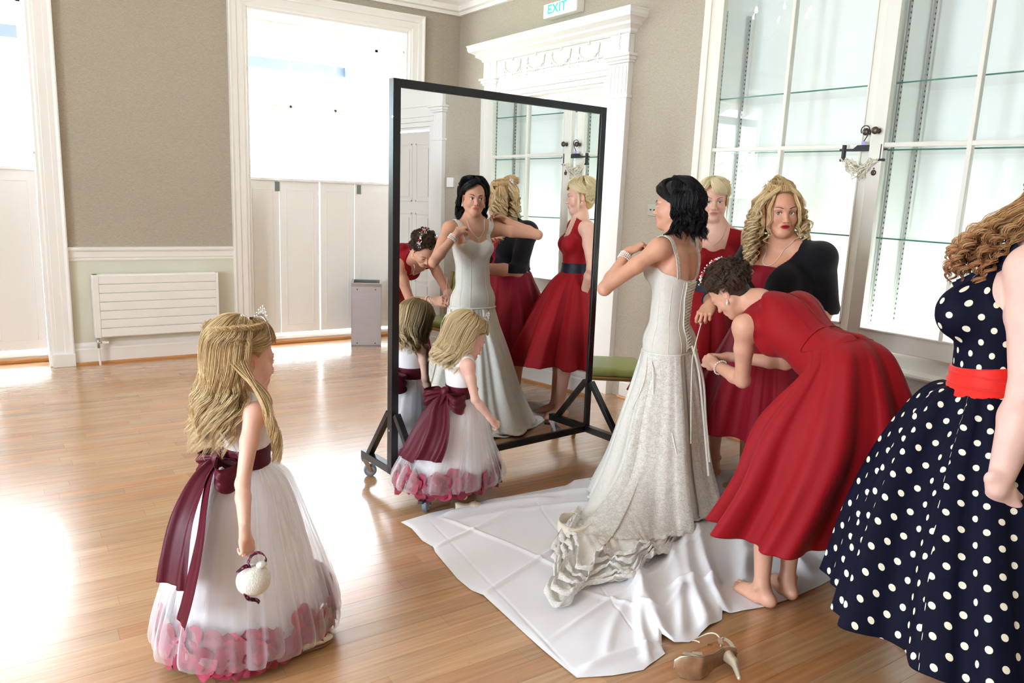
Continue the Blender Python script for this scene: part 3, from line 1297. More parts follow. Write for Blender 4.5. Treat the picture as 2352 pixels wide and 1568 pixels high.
M['pinkboard'] = mat('pink_stained_boards', srgb(196, 158, 150), 0.7, noise=0.12, nscale=5)
M['bluegrey'] = mat('blue_grey_beam_paint', srgb(96, 110, 130), 0.6)
for k in range(9):
    y0 = 8.02 + 0.145 * k
    z0 = 3.62 - 0.5 * (y0 - 8.0) / 1.3
    z1 = 3.62 - 0.5 * (y0 + 0.14 - 8.0) / 1.3
    mb = MB()
    mb.add([(-6, y0, z0), (3.9, y0, z0), (3.9, y0 + 0.14, z1), (-6, y0 + 0.14, z1), (-6, y0, z0 + 0.03), (3.9, y0, z0 + 0.03), (3.9, y0 + 0.14, z1 + 0.03), (-6, y0 + 0.14, z1 + 0.03)],
           [(0, 1, 2, 3), (7, 6, 5, 4), (0, 4, 5, 1), (1, 5, 6, 2), (2, 6, 7, 3), (3, 7, 4, 0)])
    vpart(mb, 'roof_board', M['pinkboard'])
for xx in np.arange(-5.6, 3.9, 0.62):
    vpart(MB().bar((xx, 8.0, 3.57), (xx, 9.36, 3.05), 0.06, 0.1), 'rafter', M['white'])
vpart(MB().box(-6, 3.72, 9.3, 9.4, 2.87, 2.99), 'beam', M['bluegrey'], bevel=0.005)
vpart(MB().box(3.66, 3.76, 7.99, 9.3, 2.87, 2.99), 'beam', M['bluegrey'], bevel=0.005)
for xx in (-2.4, 3.7):
    vpart(MB().box(xx - 0.05, xx + 0.05, 9.3, 9.4, -0.1, 2.87), 'post', M['white'], bevel=0.004)

lf = random.Random(3)
mb = MB()
for k in range(5200):
    u, v, w_ = lf.uniform(-1, 1), lf.uniform(-1, 1), lf.uniform(0, 1)
    c = Vector((-2.6 + 4.2 * u, 13.5 + 0.8 * v, 0.2 + 3.6 * w_ * (0.75 + 0.25 * math.sin(3 * u))))
    d = Vector((lf.gauss(0, 1), lf.gauss(0, 1), lf.gauss(0, 1))).normalized()
    e = d.orthogonal().normalized()
    s = 0.09
    mb.add([c - d * s, c + e * s * 0.5, c + d * s, c - e * s * 0.5], [(0, 1, 2, 3)])
hd = mb.build('hedge', mat('hedge_leaf', srgb(150, 180, 120), 0.6))
tag(hd, 'pale green leafy hedge beyond the left window', 'hedge', kind='stuff')
# ------------------------------------------------------------------ display cabinet let into the right wall
cab = empty('display_cabinet', (XB, 2.735, 0.8), label='tall white built-in display cabinet with glazed doors and lit glass shelves', cat='cabinet')


def cpart(mb, name, m, parent=cab, off=(XB, 2.735, 0.8), **k):
    mb.v = [(p[0] - off[0], p[1] - off[1], p[2] - off[2]) for p in mb.v]
    return mb.build(name, m, parent, **k)


M['cabin'] = mat('cabinet_interior_paint', srgb(240, 243, 241), 0.55)
mb = MB()
mb.box(XB + 0.40, XB + 0.43, CY0, CY1, CZ0, CZ1).box(XB, XB + 0.43, CY0, CY0 + 0.03, CZ0, CZ1).box(XB, XB + 0.43, CY1 - 0.03, CY1, CZ0, CZ1)
mb.box(XB, XB + 0.43, CY0, CY1, CZ0, CZ0 + 0.04).box(XB, XB + 0.43, CY0, CY1, CZ1 - 0.03, CZ1)
mb.box(XB + 0.02, XB + 0.40, 2.60, 2.64, CZ0, CZ1)
cpart(mb, 'carcass', M['cabin'])
mb = MB()
for a, b in ((CY0 - 0.05, CY0 + 0.05), (CY1 - 0.05, CY1 + 0.05)):
    mb.box(XB - 0.03, XB + 0.02, a, b, 0.7, 3.36)
    mb.box(XB - 0.04, XB - 0.028, a + 0.03, b - 0.03, 0.72, 3.36)
mb.box(XB - 0.03, XB + 0.02, CY0, CY1, 3.28, 3.36)
cpart(mb, 'casing', M['offwhite'], bevel=0.004)
mb = MB().box(XB - 0.012, XB + 0.01, CY0 - 0.05, CY1 + 0.05, 0.70, 0.83)
cpart(mb, 'apron', M['offwhite'])
sillp = [(0, -0.02), (0.03, -0.012), (0.045, 0.0), (0.045, 0.012), (0.03, 0.02), (0.012, 0.03), (0, 0.03)]
mb = MB().sweep([(XB, CY1 + 0.07, 0.705), (XB, CY0 - 0.07, 0.705)], sillp)
cpart(mb, 'apron_moulding', M['offwhite'])
tube_m = mat('lit_tube', (1, 1, 1), 0.5, emit=(0.95, 1.0, 0.97), estr=9)
for a, b in ((1.56, 2.58), (2.66, 3.90)):
    mb = MB().cyl((XB + 0.05, a, 0.885), (XB + 0.05, b, 0.885), 0.013)
    cpart(mb, 'light_tube', tube_m, smooth=True)
for a, b in ((1.56, 2.58), (2.66, 3.90)):
    for z in (2.29, 1.93, 1.44):
        o = cpart(MB().box(XB + 0.035, XB + 0.39, a, b, z - 0.004, z + 0.004), 'shelf', M['shelfglass'])
        e = MB().box(XB + 0.033, XB + 0.0352, a, b, z - 0.004, z + 0.004)
        e.v = [(p[0] - XB, p[1] - 2.735, p[2] - 0.8) for p in e.v]
        e.build('shelf_edge', M['glassedge'], o)
    for yy, s in ((a - 0.005, 1), (b + 0.005, -1)):
        for xx in (XB + 0.07, XB + 0.31):
            mb = MB().box(xx, xx + 0.022, min(yy, yy + s * 0.01), max(yy, yy + s * 0.01), 0.92, 2.88)
            o = cpart(mb, 'shelf_standard', M['steelgrey'] if 'steelgrey' in M else M.setdefault('steelgrey', mat('standard_metal', srgb(170, 172, 168), 0.4, metal=0.3)))
            m2 = MB()
            for q in range(64):
                z = 0.95 + q * 0.03
                ye = yy + s * 0.0105
                m2.box(xx + 0.006, xx + 0.016, min(ye - s * 0.001, ye), max(ye - s * 0.001, ye), z, z + 0.012)
            m2.v = [(p[0] - XB, p[1] - 2.735, p[2] - 0.8) for p in m2.v]
            o2 = m2.build('slots', M['rubber_dark'], o)
            o2['kind'] = 'stuff'


def cab_door(y0, y1, hinge_y, ang, knob_y, esc):
    """a glazed door built in world axes, then turned about its hinge"""
    d = bpy.data.objects.new('door', None)
    COL.objects.link(d)
    d.parent = cab
    d.location = (-0.008, hinge_y - 2.735, 0)
    d.rotation_euler = (0, 0, math.radians(ang))
    off = (XB - 0.008, hinge_y, 0.8)
    st = 0.075
    mb = MB()
    mb.box(XB - 0.03, XB + 0.012, y0, y0 + st, 0.825, 3.27).box(XB - 0.03, XB + 0.012, y1 - st, y1, 0.825, 3.27)
    mb.box(XB - 0.03, XB + 0.012, y0 + st, y1 - st, 0.825, 0.925).box(XB - 0.03, XB + 0.012, y0 + st, y1 - st, 3.18, 3.27)
    cpart(mb, 'door_frame', M['offwhite'], d, off, bevel=0.003)
    g0, g1 = y0 + st, y1 - st
    gm = (g0 + g1) / 2
    mb = MB()
    for a, b, c, e in ((g0, g0 + 0.008, 0.925, 3.18), (g1 - 0.008, g1, 0.925, 3.18), (g0, g1, 0.925, 0.933), (g0, g1, 3.172, 3.18)):
        mb.box(XB - 0.036, XB - 0.01, a, b, c, e)
    cpart(mb, 'glazing_bead', M['offwhite'], d, off)
    cpart(MB().box(XB - 0.03, XB + 0.008, gm - 0.012, gm + 0.012, 0.925, 3.18), 'glazing_bar', M['offwhite'], d, off, bevel=0.003)
    cpart(MB().box(XB - 0.029, XB + 0.007, g0, g1, 1.938, 1.962), 'glazing_bar', M['offwhite'], d, off, bevel=0.003)
    for a, b in ((g0, gm), (gm, g1)):
        for c, e in ((0.93, 1.94), (1.96, 3.175)):
            cpart(MB().box(XB - 0.012, XB - 0.008, a + 0.004, b - 0.004, c, e), 'pane', M['glass'], d, off)
    mt = Matrix.Translation((XB - 0.03, knob_y, 2.025)) @ Matrix.Rotation(math.radians(-90), 4, 'Y')
    mb = MB().lathe([(0.014, 0), (0.014, 0.005), (0.006, 0.008), (0.006, 0.022), (0.016, 0.026), (0.021, 0.036), (0.019, 0.045), (0.01, 0.05), (0.001, 0.051)], 18, mt)
    cpart(mb, 'knob', M['bronze'], d, off, smooth=True)
    if esc:
        mt = Matrix.Translation((XB - 0.03, knob_y, 1.80)) @ Matrix.Rotation(math.radians(-90), 4, 'Y')
        mb = MB().lathe([(0.016, 0), (0.016, 0.002), (0.012, 0.005), (0.001, 0.006)], 18, mt)
        mb.sphere((XB - 0.033, knob_y, 1.823), 0.005, 8)
        mb.box(XB - 0.038, XB - 0.03, knob_y - 0.002, knob_y + 0.002, 1.79, 1.806)
        cpart(mb, 'escutcheon', M['bronze'], d, off, smooth=True)
    return d


cab_door(2.622, 3.905, 3.905, 0, 2.66, False)
cab_door(1.565, 2.618, 1.565, 3.2, 2.575, True)

# clip hanger hanging from the north door's knob
hk = empty('clothes_hanger', (XB - 0.075, 2.66, 2.03), label='black plastic clip hanger hanging from the cabinet door knob', cat='hanger')
hx, hy, hz = 0, 0, 0
t = np.linspace(0, math.pi * 1.25, 14)
hook = [(0, -0.026 * math.cos(a) , 0.008 + 0.026 * math.sin(a) - 0.01) for a in t]
mb = MB()
pth = [(0, 0.026 * math.cos(a), 0.002 + 0.026 * math.sin(a)) for a in np.linspace(-0.6, math.pi, 12)] + [(0, -0.015, -0.03), (0, 0, -0.055), (0, 0, -0.085)]
for i in range(len(pth) - 1):
    mb.cyl(pth[i], pth[i + 1], 0.003, n=8)
mb.build('hook', M['rubber_dark'], hk, smooth=True)
mb = MB()
out = [(-0.145, -0.098), (-0.06, -0.098), (-0.035, -0.078), (0.035, -0.078), (0.06, -0.098), (0.145, -0.098), (0.145, -0.108), (0.05, -0.112), (-0.05, -0.112), (-0.145, -0.108)]
nO = len(out)
mb.add([(-0.006, a, b) for a, b in out] + [(0.006, a, b) for a, b in out], [tuple(range(nO))[::-1], tuple(range(nO, 2 * nO))] + [(i, (i + 1) % nO, nO + (i + 1) % nO, nO + i) for i in range(nO)])
mb.build('bar', M['rubber_dark'], hk, bevel=0.001)
for s in (-1, 1):
    mb = MB().box(-0.012, 0.012, s * 0.118 - 0.008, s * 0.118 + 0.008, -0.155, -0.075).box(-0.016, 0.016, s * 0.118 - 0.014, s * 0.118 + 0.014, -0.168, -0.153)
    mb.build('clip', M['rubber_dark'], hk, bevel=0.003)
MB().box(-0.004, 0.004, -0.013, 0.013, -0.078, -0.058).build('size_tag', mat('lilac_plastic', srgb(180, 160, 215), 0.4), hk, bevel=0.002)
rr = np.random.RandomState(4)
paths = []
for k in range(26):
    s = 0.118 * rr.uniform(-1, 1)
    q = np.linspace(0, 1, 14)
    a0, a1 = 0.118 - 0.236 * rr.uniform(0, 0.25), -0.118 + 0.236 * rr.uniform(0, 0.3)
    yy = a0 + (a1 - a0) * q
    dip = rr.uniform(0.06, 0.11)
    zz = -0.155 - dip * 4 * q * (1 - q) * (0.8 + 0.3 * np.sin(9 * q + k)) + 0.008 * np.sin(26 * q + k)
    xx = -0.012 + 0.014 * np.sin(17 * q + 2.1 * k)
    paths.append(np.stack([xx, yy + 0.012 * np.sin(23 * q + k * 1.7), zz], 1))
paths = np.array(paths) + np.array([XB - 0.075, 2.66, 2.03])
lg = tube_mesh('lace_garland', paths, np.full(paths.shape[:2], 0.0024), mat('ivory_lace_cord', srgb(236, 228, 208), 0.8), sides=4)
tag(lg, 'ivory knotted lace garland hung from the black clip hanger', 'garland')

# ------------------------------------------------------------------ exit sign, switches
ex = empty('exit_sign', (XB, 5.6, 3.15), label='lit white box sign with green EXIT lettering above the carved doorway', cat='sign')
MB().box(-0.085, 0, -0.235, 0.235, -0.062, 0.055).build('housing', mat('sign_housing', srgb(225, 224, 215), 0.5), ex, bevel=0.008)
MB().box(-0.09, -0.084, -0.22, 0.22, -0.052, 0.048).build('face', mat('lit_sign_face', srgb(250, 252, 250), 0.4, emit=(0.96, 1, 0.98), estr=0.75), ex, bevel=0.004)
fc = bpy.data.curves.new('lettering', 'FONT')
fc.body = 'EXIT'
fc.size = 0.105
fc.align_x = 'CENTER'
fc.align_y = 'CENTER'
fc.extrude = 0.001
fc.offset = 0.002
_t = bpy.data.objects.new('text_source', fc)
COL.objects.link(_t)
_me = bpy.data.meshes.new_from_object(_t.evaluated_get(bpy.context.evaluated_depsgraph_get()))
bpy.data.objects.remove(_t)
fo = bpy.data.objects.new('lettering', _me)
fo.parent = ex
fo.location = (-0.0915, 0.03, -0.002)
fo.rotation_euler = (math.radians(90), 0, math.radians(-90))
fo.scale = (1.25, 1, 1)
COL.objects.link(fo)
_me.materials.clear()
_me.materials.append(mat('sign_green', srgb(20, 165, 125), 0.4, emit=srgb(20, 175, 130), estr=0.5))

sw = empty('light_switch', (XB, 1.045, 1.73), label='white square switch beside the panelled door seen in the mirror', cat='switch')
MB().box(-0.028, 0, -0.045, 0.045, -0.045, 0.045).build('plate', M['white'], sw, bevel=0.004)
MB().box(-0.033, -0.026, -0.012, 0.012, -0.02, 0.02).build('rocker', M['white'], sw, bevel=0.003)
ws = empty('wall_switch', (XB, 4.37, 1.52), label='grey wall plate with two black toggles right of the carved doorway', cat='switch')
MB().box(-0.008, 0, -0.07, 0.07, -0.045, 0.045).build('plate', mat('satin_plate', srgb(168, 164, 148), 0.4, metal=0.1), ws, bevel=0.003)
for yy in (0.035, -0.005, -0.045):
    MB().sphere((-0.010, yy, 0), 0.006, 10).build('toggle', M['rubber_dark'], ws, smooth=True)

# ------------------------------------------------------------------ radiator
rd = empty('radiator', (1.165, 7.352, 0.24), label='long white panel radiator under the chair rail between the windows', cat='radiator')
rw = 0.505
MB().box(-rw, rw, -0.02, 0.06, 0, 0.54).build('body', M['white'], rd, bevel=0.006)
for k in range(7):
    z0 = 0.006 + k * 0.0755
    MB().box(-rw + 0.045, rw - 0.02, -0.034, -0.018, z0 + 0.0025, z0 + 0.073).build('panel', M['white'], rd, bevel=0.004)
MB().box(-rw - 0.004, -rw + 0.045, -0.036, 0.062, 0.0, 0.54).build('side_cover', M['white'], rd, bevel=0.005)
MB().box(rw - 0.02, rw + 0.004, -0.036, 0.062, 0.0, 0.54).build('side_cover', M['white'], rd, bevel=0.005)
mb = MB().cyl((-rw + 0.02, 0.0, 0.005), (-rw + 0.02, 0.0, -0.09), 0.011).cyl((-rw + 0.02, 0.0, -0.04), (-rw + 0.05, -0.005, -0.045), 0.009)
mb.build('valve', M['zinc'], rd, smooth=True)
MB().cyl((-rw + 0.045, 0.0, -0.045), (-rw + 0.1, -0.01, -0.047), 0.013, 0.011).build('valve_cap', M['white'], rd, bevel=0.002)
MB().cyl((-rw + 0.02, 0.0, -0.09), (-rw + 0.025, -0.005, -0.24), 0.009).build('pipe', M['white'], rd)
MB().cyl((rw - 0.03, 0.0, 0.005), (rw - 0.03, 0.0, -0.24), 0.009).build('pipe', M['white'], rd)
for xx in (-0.35, 0.35):
    MB().box(xx - 0.015, xx + 0.015, 0.05, 0.079, 0.1, 0.45).build('bracket', M['white'], rd)

# ------------------------------------------------------------------ waste bin
bn = empty('waste_bin', (3.16, 7.42, 0), math.radians(-24), label='tall brushed steel square waste bin standing below the right window', cat='bin')
w, dd, h = 0.15, 0.17, 0.64
mb = MB()
mb.box(-w, w, -dd, -dd + 0.004, 0, h).box(-w, w, dd - 0.004, dd, 0, h).box(-w, -w + 0.004, -dd, dd, 0, h).box(w - 0.004, w, -dd, dd, 0, h).box(-w, w, -dd, dd, 0, 0.01)
mb.build('body', M['steel'], bn)
mb = MB().box(-w - 0.003, w + 0.003, -dd - 0.003, -dd + 0.02, h - 0.03, h + 0.005).box(-w - 0.003, w + 0.003, dd - 0.02, dd + 0.003, h - 0.03, h + 0.005).box(-w - 0.003, -w + 0.02, -dd, dd, h - 0.03, h + 0.005).box(w - 0.02, w + 0.003, -dd, dd, h - 0.03, h + 0.005)
mb.build('rim', M['zinc'], bn, bevel=0.003)
MB().box(-w + 0.015, w - 0.015, -dd + 0.015, dd - 0.015, h - 0.08, h - 0.07).build('liner', M['rubber_dark'], bn)
for xx in (-0.09, 0.09):
    for zz in (h - 0.06, 0.03):
        MB().cyl((xx, -dd - 0.004, zz), (xx, -dd + 0.002, zz), 0.006, n=10).build('rivet', M['black'], bn)

# ------------------------------------------------------------------ mirror on a wheeled frame
MO = np.array([1.669, 3.584, 0.107])
MTH = 0.094
MW, MH = 1.473, 2.026
mr_ = empty('standing_mirror', (MO[0], MO[1], 0), MTH, label='tall black framed mirror on a wheeled stand in the middle', cat='mirror')
mr_frame = bpy.data.objects.new('frame', None)
b = 0.042
zb = 0.107
tilt = Matrix.Rotation(-0.0104, 4, 'X')


def tl(mb):
    mb.v = [tuple(Matrix.Translation((0, 0, zb)) @ tilt @ Matrix.Translation((0, 0, -zb)) @ Vector(p)) for p in mb.v]
    return mb


mb = MB()
mb.box(0, b, -0.004, 0.042, zb, zb + MH).box(MW - b, MW, -0.004, 0.042, zb, zb + MH)
mb.box(b, MW - b, -0.004, 0.042, zb, zb + b).box(b, MW - b, -0.004, 0.042, zb + MH - b, zb + MH)
fr = tl(mb).build('frame', M['black'], mr_, bevel=0.0025)
tl(MB().box(b - 0.005, MW - b + 0.005, 0.006, 0.012, zb + b - 0.005, zb + MH - b + 0.005)).build('glass', M['mirror'], mr_)
tl(MB().box(b - 0.004, MW - b + 0.004, 0.014, 0.02, zb + b - 0.004, zb + MH - b + 0.004)).build('backing_board', mat('hardboard', srgb(120, 85, 55), 0.8), mr_)
for xx in (0.022, MW - 0.022):
    MB().box(xx - 0.022, xx + 0.022, -0.335, 0.335, 0.108, 0.15).build('foot', M['black'], mr_, bevel=0.003)
    for s in (-1, 1):
        MB().bar((xx, s * 0.27, 0.145), (xx, s * 0.035 + 0.02, 0.44), 0.035, 0.03).build('brace', M['black'], mr_, bevel=0.002)
        c = bpy.data.objects.new('caster', None)
        COL.objects.link(c)
        c.parent = mr_
        c.location = (xx, s * 0.305, 0)
        c.rotation_euler = (0, 0, math.radians({(-1, 0): 35, (1, 0): -20, (-1, 1): 60, (1, 1): 15}[(s, int(xx > 0.5))]))
        mb = MB().cyl((0.02, -0.013, 0.036), (0.02, 0.013, 0.036), 0.036, n=28)
        mb.build('wheel', M['rubber'], c, smooth=False, bevel=0.004)
        MB().cyl((0.02, -0.0155, 0.036), (0.02, 0.0155, 0.036), 0.024, n=24).build('hub', mat('wheel_hub', srgb(150, 152, 156), 0.5) if 'hub' not in M else M['hub'], c)
        mb = MB()
        for q in (-1, 1):
            mb.add([(0.006, q * 0.018, 0.1), (-0.026, q * 0.018, 0.1), (0.012, q * 0.018, 0.03), (0.028, q * 0.018, 0.03),
                    (0.006, q * 0.02, 0.1), (-0.026, q * 0.02, 0.1), (0.012, q * 0.02, 0.03), (0.028, q * 0.02, 0.03)],
                   [(0, 1, 2, 3), (7, 6, 5, 4), (0, 4, 5, 1), (1, 5, 6, 2), (2, 6, 7, 3), (3, 7, 4, 0)])
        mb.box(-0.03, 0.02, -0.021, 0.021, 0.096, 0.108).cyl((0.02, -0.024, 0.036), (0.02, 0.024, 0.036), 0.006, n=10)
        mb.build('fork', M['zinc'], c)
        if s < 0 or xx > 0.5:
            MB().box(-0.065, -0.012, -0.014, 0.014, 0.072, 0.086).build('brake_lever', M['rubber_dark'], c, bevel=0.003)
for zz in (0.35, 1.95):
    MB().cyl((-0.003, 0.02, zz), (0.002, 0.02, zz), 0.006, n=10).build('bolt', M['zinc'], mr_)


# ------------------------------------------------------------------ banquet chairs
M['greenpad'] = mat('green_vinyl', srgb(148, 158, 92), 0.42, bump=0.05, bscale=40)
M['goldtube'] = mat('brass_lacquer_tube', srgb(176, 150, 96), 0.28, metal=0.85)


def chair(loc, rz, label):
    c = empty('banquet_chair', loc, math.radians(rz), label=label, cat='chair', group='green padded chairs along the wall')
    MB().box(-0.205, 0.205, -0.2, 0.2, 0.43, 0.495).build('seat', M['greenpad'], c, smooth=True, bevel=0.03, seg=5)
    MB().box(-0.2, 0.2, -0.19, 0.19, 0.405, 0.435).build('seat_frame', M['goldtube'], c, bevel=0.01)
    for sx in (-1, 1):
        MB().bar((sx * 0.185, 0.17, 0.41), (sx * 0.2, 0.2, 0.0), 0.024, 0.024).build('leg', M['goldtube'], c, bevel=0.004)
        MB().bar((sx * 0.185, -0.17, 0.41), (sx * 0.195, -0.25, 0.0), 0.024, 0.024).build('leg', M['goldtube'], c, bevel=0.004)
        MB().bar((sx * 0.185, -0.175, 0.41), (sx * 0.18, -0.25, 0.9), 0.024, 0.024).build('back_post', M['goldtube'], c, bevel=0.004)
    S = Sdf()
    for zz in (0.58, 0.7, 0.82):
        S.cone((-0.1, -0.195 - (zz - 0.41) * 0.14, zz), (0.1, -0.195 - (zz - 0.41) * 0.14, zz), 0.085, 0.085, 0.02, ((0, 1, 0.1), 0.3))
    V, F = S.mesh(0.008)
    np_mesh('back_pad', V, F, M['greenpad'], c)
    return c


chair((3.475, 3.93, 0), -125, 'green padded brass framed chair just behind the bride, beside the mirror')
chair((3.86, 1.36, 0), 90, 'green padded chair against the wall, seen only in the mirror between bride and stooping woman')

# ------------------------------------------------------------------ chandeliers (their bulbs show as reflections in the cabinet glass)
bulb_m = mat('candle_bulb', (1, 0.9, 0.75), 0.3, emit=(1.0, 0.86, 0.66), estr=30)
for (cx, cy, cz, lab) in ((2.15, 5.0, 3.2, 'brass candle chandelier hanging above the frame near the mirror'), (-0.2, 4.95, 2.85, 'brass candle chandelier hanging above the frame over the open floor')):
    ch = empty('chandelier', (cx, cy, cz), label=lab, cat='chandelier', group='chandeliers')
    MB().cyl((0, 0, 0.05), (0, 0, ZC - cz), 0.008).build('rod', M['goldtube'], ch)
    MB().lathe([(0.005, -0.12), (0.03, -0.1), (0.015, -0.05), (0.05, 0), (0.02, 0.05), (0.01, 0.08)], 18).build('body', M['goldtube'], ch, smooth=True)
    for k in range(6):
        a = 2 * math.pi * k / 6 + 0.3
        c_, s_ = math.cos(a), math.sin(a)
        pts = crom([(0.03 * c_, 0.03 * s_, -0.02), (0.12 * c_, 0.12 * s_, -0.1), (0.24 * c_, 0.24 * s_, -0.05), (0.27 * c_, 0.27 * s_, 0.03)], 12)
        mb = MB()
        for i in range(11):
            mb.cyl(pts[i], pts[i + 1], 0.006, n=8)
        mb.cyl((0.27 * c_, 0.27 * s_, 0.03), (0.27 * c_, 0.27 * s_, 0.035), 0.03)
        arm = mb.build('arm', M['goldtube'], ch, smooth=True)
        MB().cyl((0.27 * c_, 0.27 * s_, 0.035), (0.27 * c_, 0.27 * s_, 0.1), 0.011).build('candle', M['white'], arm)
        MB().lathe([(0.006, 0), (0.014, 0.015), (0.013, 0.03), (0.006, 0.05), (0.001, 0.062)], 12, Matrix.Translation((0.27 * c_, 0.27 * s_, 0.1))).build('bulb', bulb_m, arm, smooth=True)

# ------------------------------------------------------------------ sheet spread on the floor
def polyline(pts, n, smooth=False):
    P = np.array(pts, float)
    if smooth:
        return crom(P, n)
    d = np.r_[0, np.cumsum(np.linalg.norm(np.diff(P, axis=0), axis=1))]
    t = np.linspace(0, d[-1], n)
    return np.stack([np.interp(t, d, P[:, i]) for i in range(P.shape[1])], 1)


NU, NV = 330, 210
bot = [(1.545, 1.818), (1.66, 1.765), (1.775, 1.735), (1.80, 1.742), (1.845, 1.752), (1.912, 1.768), (1.925, 1.80), (1.975, 1.853), (1.99, 1.80), (2.041, 1.776), (2.09, 1.782), (2.13, 1.797), (2.19, 1.81), (2.273, 1.823), (2.319, 1.862), (2.335, 1.838), (2.387, 1.829), (2.51, 1.80), (2.66, 1.79), (2.869, 1.799), (3.036, 1.817), (3.274, 1.851), (3.455, 1.932)]
top = [(1.561, 3.234), (1.75, 3.262), (2.082, 3.264), (2.441, 3.248), (2.60, 3.24), (2.765, 3.226), (2.85, 3.26), (3.2, 3.2), (3.45, 3.1), (3.70, 2.92)]
lef = [(1.545, 1.818), (1.54, 2.026), (1.545, 2.2), (1.552, 2.437), (1.53, 2.5), (1.527, 2.61), (1.558, 2.866), (1.575, 2.92), (1.56, 3.0), (1.575, 3.142), (1.561, 3.234)]
rig = [(3.455, 1.932), (3.52, 2.3), (3.68, 2.6), (3.70, 2.92)]
B_, T_, L_, R_ = polyline(bot, NU), polyline(top, NU), polyline(lef, NV), polyline(rig, NV)
uu = np.linspace(0, 1, NU)[None, :, None]
vv = np.linspace(0, 1, NV)[:, None, None]
P = (1 - vv) * B_[None] + vv * T_[None] + (1 - uu) * L_[:, None] + uu * R_[:, None]
P -= (1 - uu) * (1 - vv) * B_[0] + uu * (1 - vv) * B_[-1] + (1 - uu) * vv * T_[0] + uu * vv * T_[-1]
X, Y = P[..., 0], P[..., 1]


def ridge(X, Y, a, b, w, h, bend=0.0):
    """a soft fold running from a to b, fading at its ends"""
    a, b = np.array(a), np.array(b)
    d = b - a
    L = np.linalg.norm(d)
    d /= L
    s = (X - a[0]) * d[0] + (Y - a[1]) * d[1]
    q = -(X - a[0]) * d[1] + (Y - a[1]) * d[0] - bend * np.sin(np.pi * np.clip(s / L, 0, 1))
    e = np.clip(np.minimum(s, L - s) / (0.25 * L) + 0.35, 0, 1)
    e = e * e * (3 - 2 * e)
    return h * e * np.exp(-(q / w) ** 2)


Z = np.full_like(X, 0.004)
xy = np.stack([X, Y, 0 * X], -1)
Z += 0.0022 * (1 + vnoise(xy, 9, 2)) + 0.0012 * (1 + vnoise(xy, 26, 3))
folds = [((1.62, 2.05), (3.0, 2.42), 0.012, 0.010, 0), ((1.55, 2.44), (2.3, 2.72), 0.010, 0.011, 0), ((1.56, 2.9), (2.2, 3.1), 0.011, 0.010, 0), ((1.75, 3.2), (2.0, 2.3), 0.010, 0.009, 0.02),
         ((1.95, 1.80), (2.45, 2.55), 0.035, 0.042, 0.03), ((2.02, 1.80), (2.62, 2.5), 0.03, 0.03, -0.03), ((2.16, 1.79), (2.72, 2.45), 0.035, 0.045, 0.03), ((2.32, 1.86), (2.85, 2.5), 0.03, 0.05, 0.02),
         ((2.42, 1.85), (3.1, 2.45), 0.035, 0.035, -0.02), ((2.9, 1.88), (3.25, 2.5), 0.03, 0.045, 0.02), ((3.1, 1.9), (3.4, 2.6), 0.03, 0.035, 0.0), ((2.75, 2.1), (3.4, 2.2), 0.03, 0.03, 0.02),
         ((3.15, 2.5), (3.6, 2.85), 0.03, 0.05, 0.02), ((3.0, 2.75), (3.55, 3.05), 0.035, 0.045, 0), ((2.95, 3.0), (3.4, 3.12), 0.03, 0.04, 0), ((1.72, 3.2), (2.4, 3.12), 0.018, 0.02, 0.02), ((1.8, 3.1), (2.6, 2.95), 0.02, 0.014, 0.03),
         ((2.0, 3.24), (2.75, 3.1), 0.02, 0.018, 0), ((2.6, 3.24), (2.83, 3.2), 0.04, 0.03, 0), ((1.82, 1.76), (2.2, 2.2), 0.02, 0.02, 0.02), ((1.7, 1.85), (2.1, 2.15), 0.02, 0.008, 0.02),
         ((1.58, 1.84), (1.95, 1.80), 0.018, 0.02, 0.01), ((2.05, 1.95), (2.3, 2.05), 0.02, 0.02, 0), ((2.25, 2.1), (2.5, 2.02), 0.02, 0.02, 0), ((1.9, 2.3), (2.1, 1.95), 0.012, 0.008, 0)]
for a, b_, w_, h_, bd in folds:
    Z += ridge(X, Y, a, b_, w_, h_, bd)
# creases pressed by folding
for (a, b_) in (((1.55, 2.44), (3.4, 3.05)), ((1.56, 2.05), (3.3, 2.6)), ((1.56, 2.9), (2.6, 3.25)), ((1.85, 1.75), (2.35, 3.3)), ((1.7, 3.25), (1.55, 1.8))):
    Z -= ridge(X, Y, a, b_, 0.004, 0.003)
edge = np.minimum(np.minimum(vv[..., 0], 1 - vv[..., 0]) * 1.5, np.minimum(uu[..., 0], 1 - uu[..., 0]) * 2)
roll = np.exp(-(edge / 0.012) ** 2)
Z = np.maximum(Z * (1 - 0.5 * roll), 0.003)
# keep the cloth down under the feet and wheels
for (fx, fy, fr_) in ((2.52, 1.9, 0.13), (2.7, 1.88, 0.13), (3.5, 3.05, 0.16), (1.70, 3.25, 0.1)):
    Z = Z + (0.004 - Z) * np.exp(-(((X - fx) ** 2 + (Y - fy) ** 2) / fr_ ** 2) ** 2)
M['sheet'] = mat('white_cotton_sheet', srgb(236, 235, 238), 0.75, bump=0.06, bscale=14, sheen=0.1)
sh = grid_mesh('dust_sheet', np.stack([X, Y, Z], -1), M['sheet'], close_u=False, thick=0.0)
tag(sh, 'creased white cotton sheet spread on the floor under the bride', 'sheet')

# ------------------------------------------------------------------ high heeled sandal lying on its side
sd = empty('sandal', (1.925, 1.615, 0), label='champagne glitter high heeled sandal lying on its side, front edge of the floor', cat='shoe')
ax = np.array([0.80, -0.60, 0.0])      # toe to heel
upv = np.array([0.60, 0.80, 0.0])      # sole to foot
wv = np.array([0.0, 0.0, 1.0])


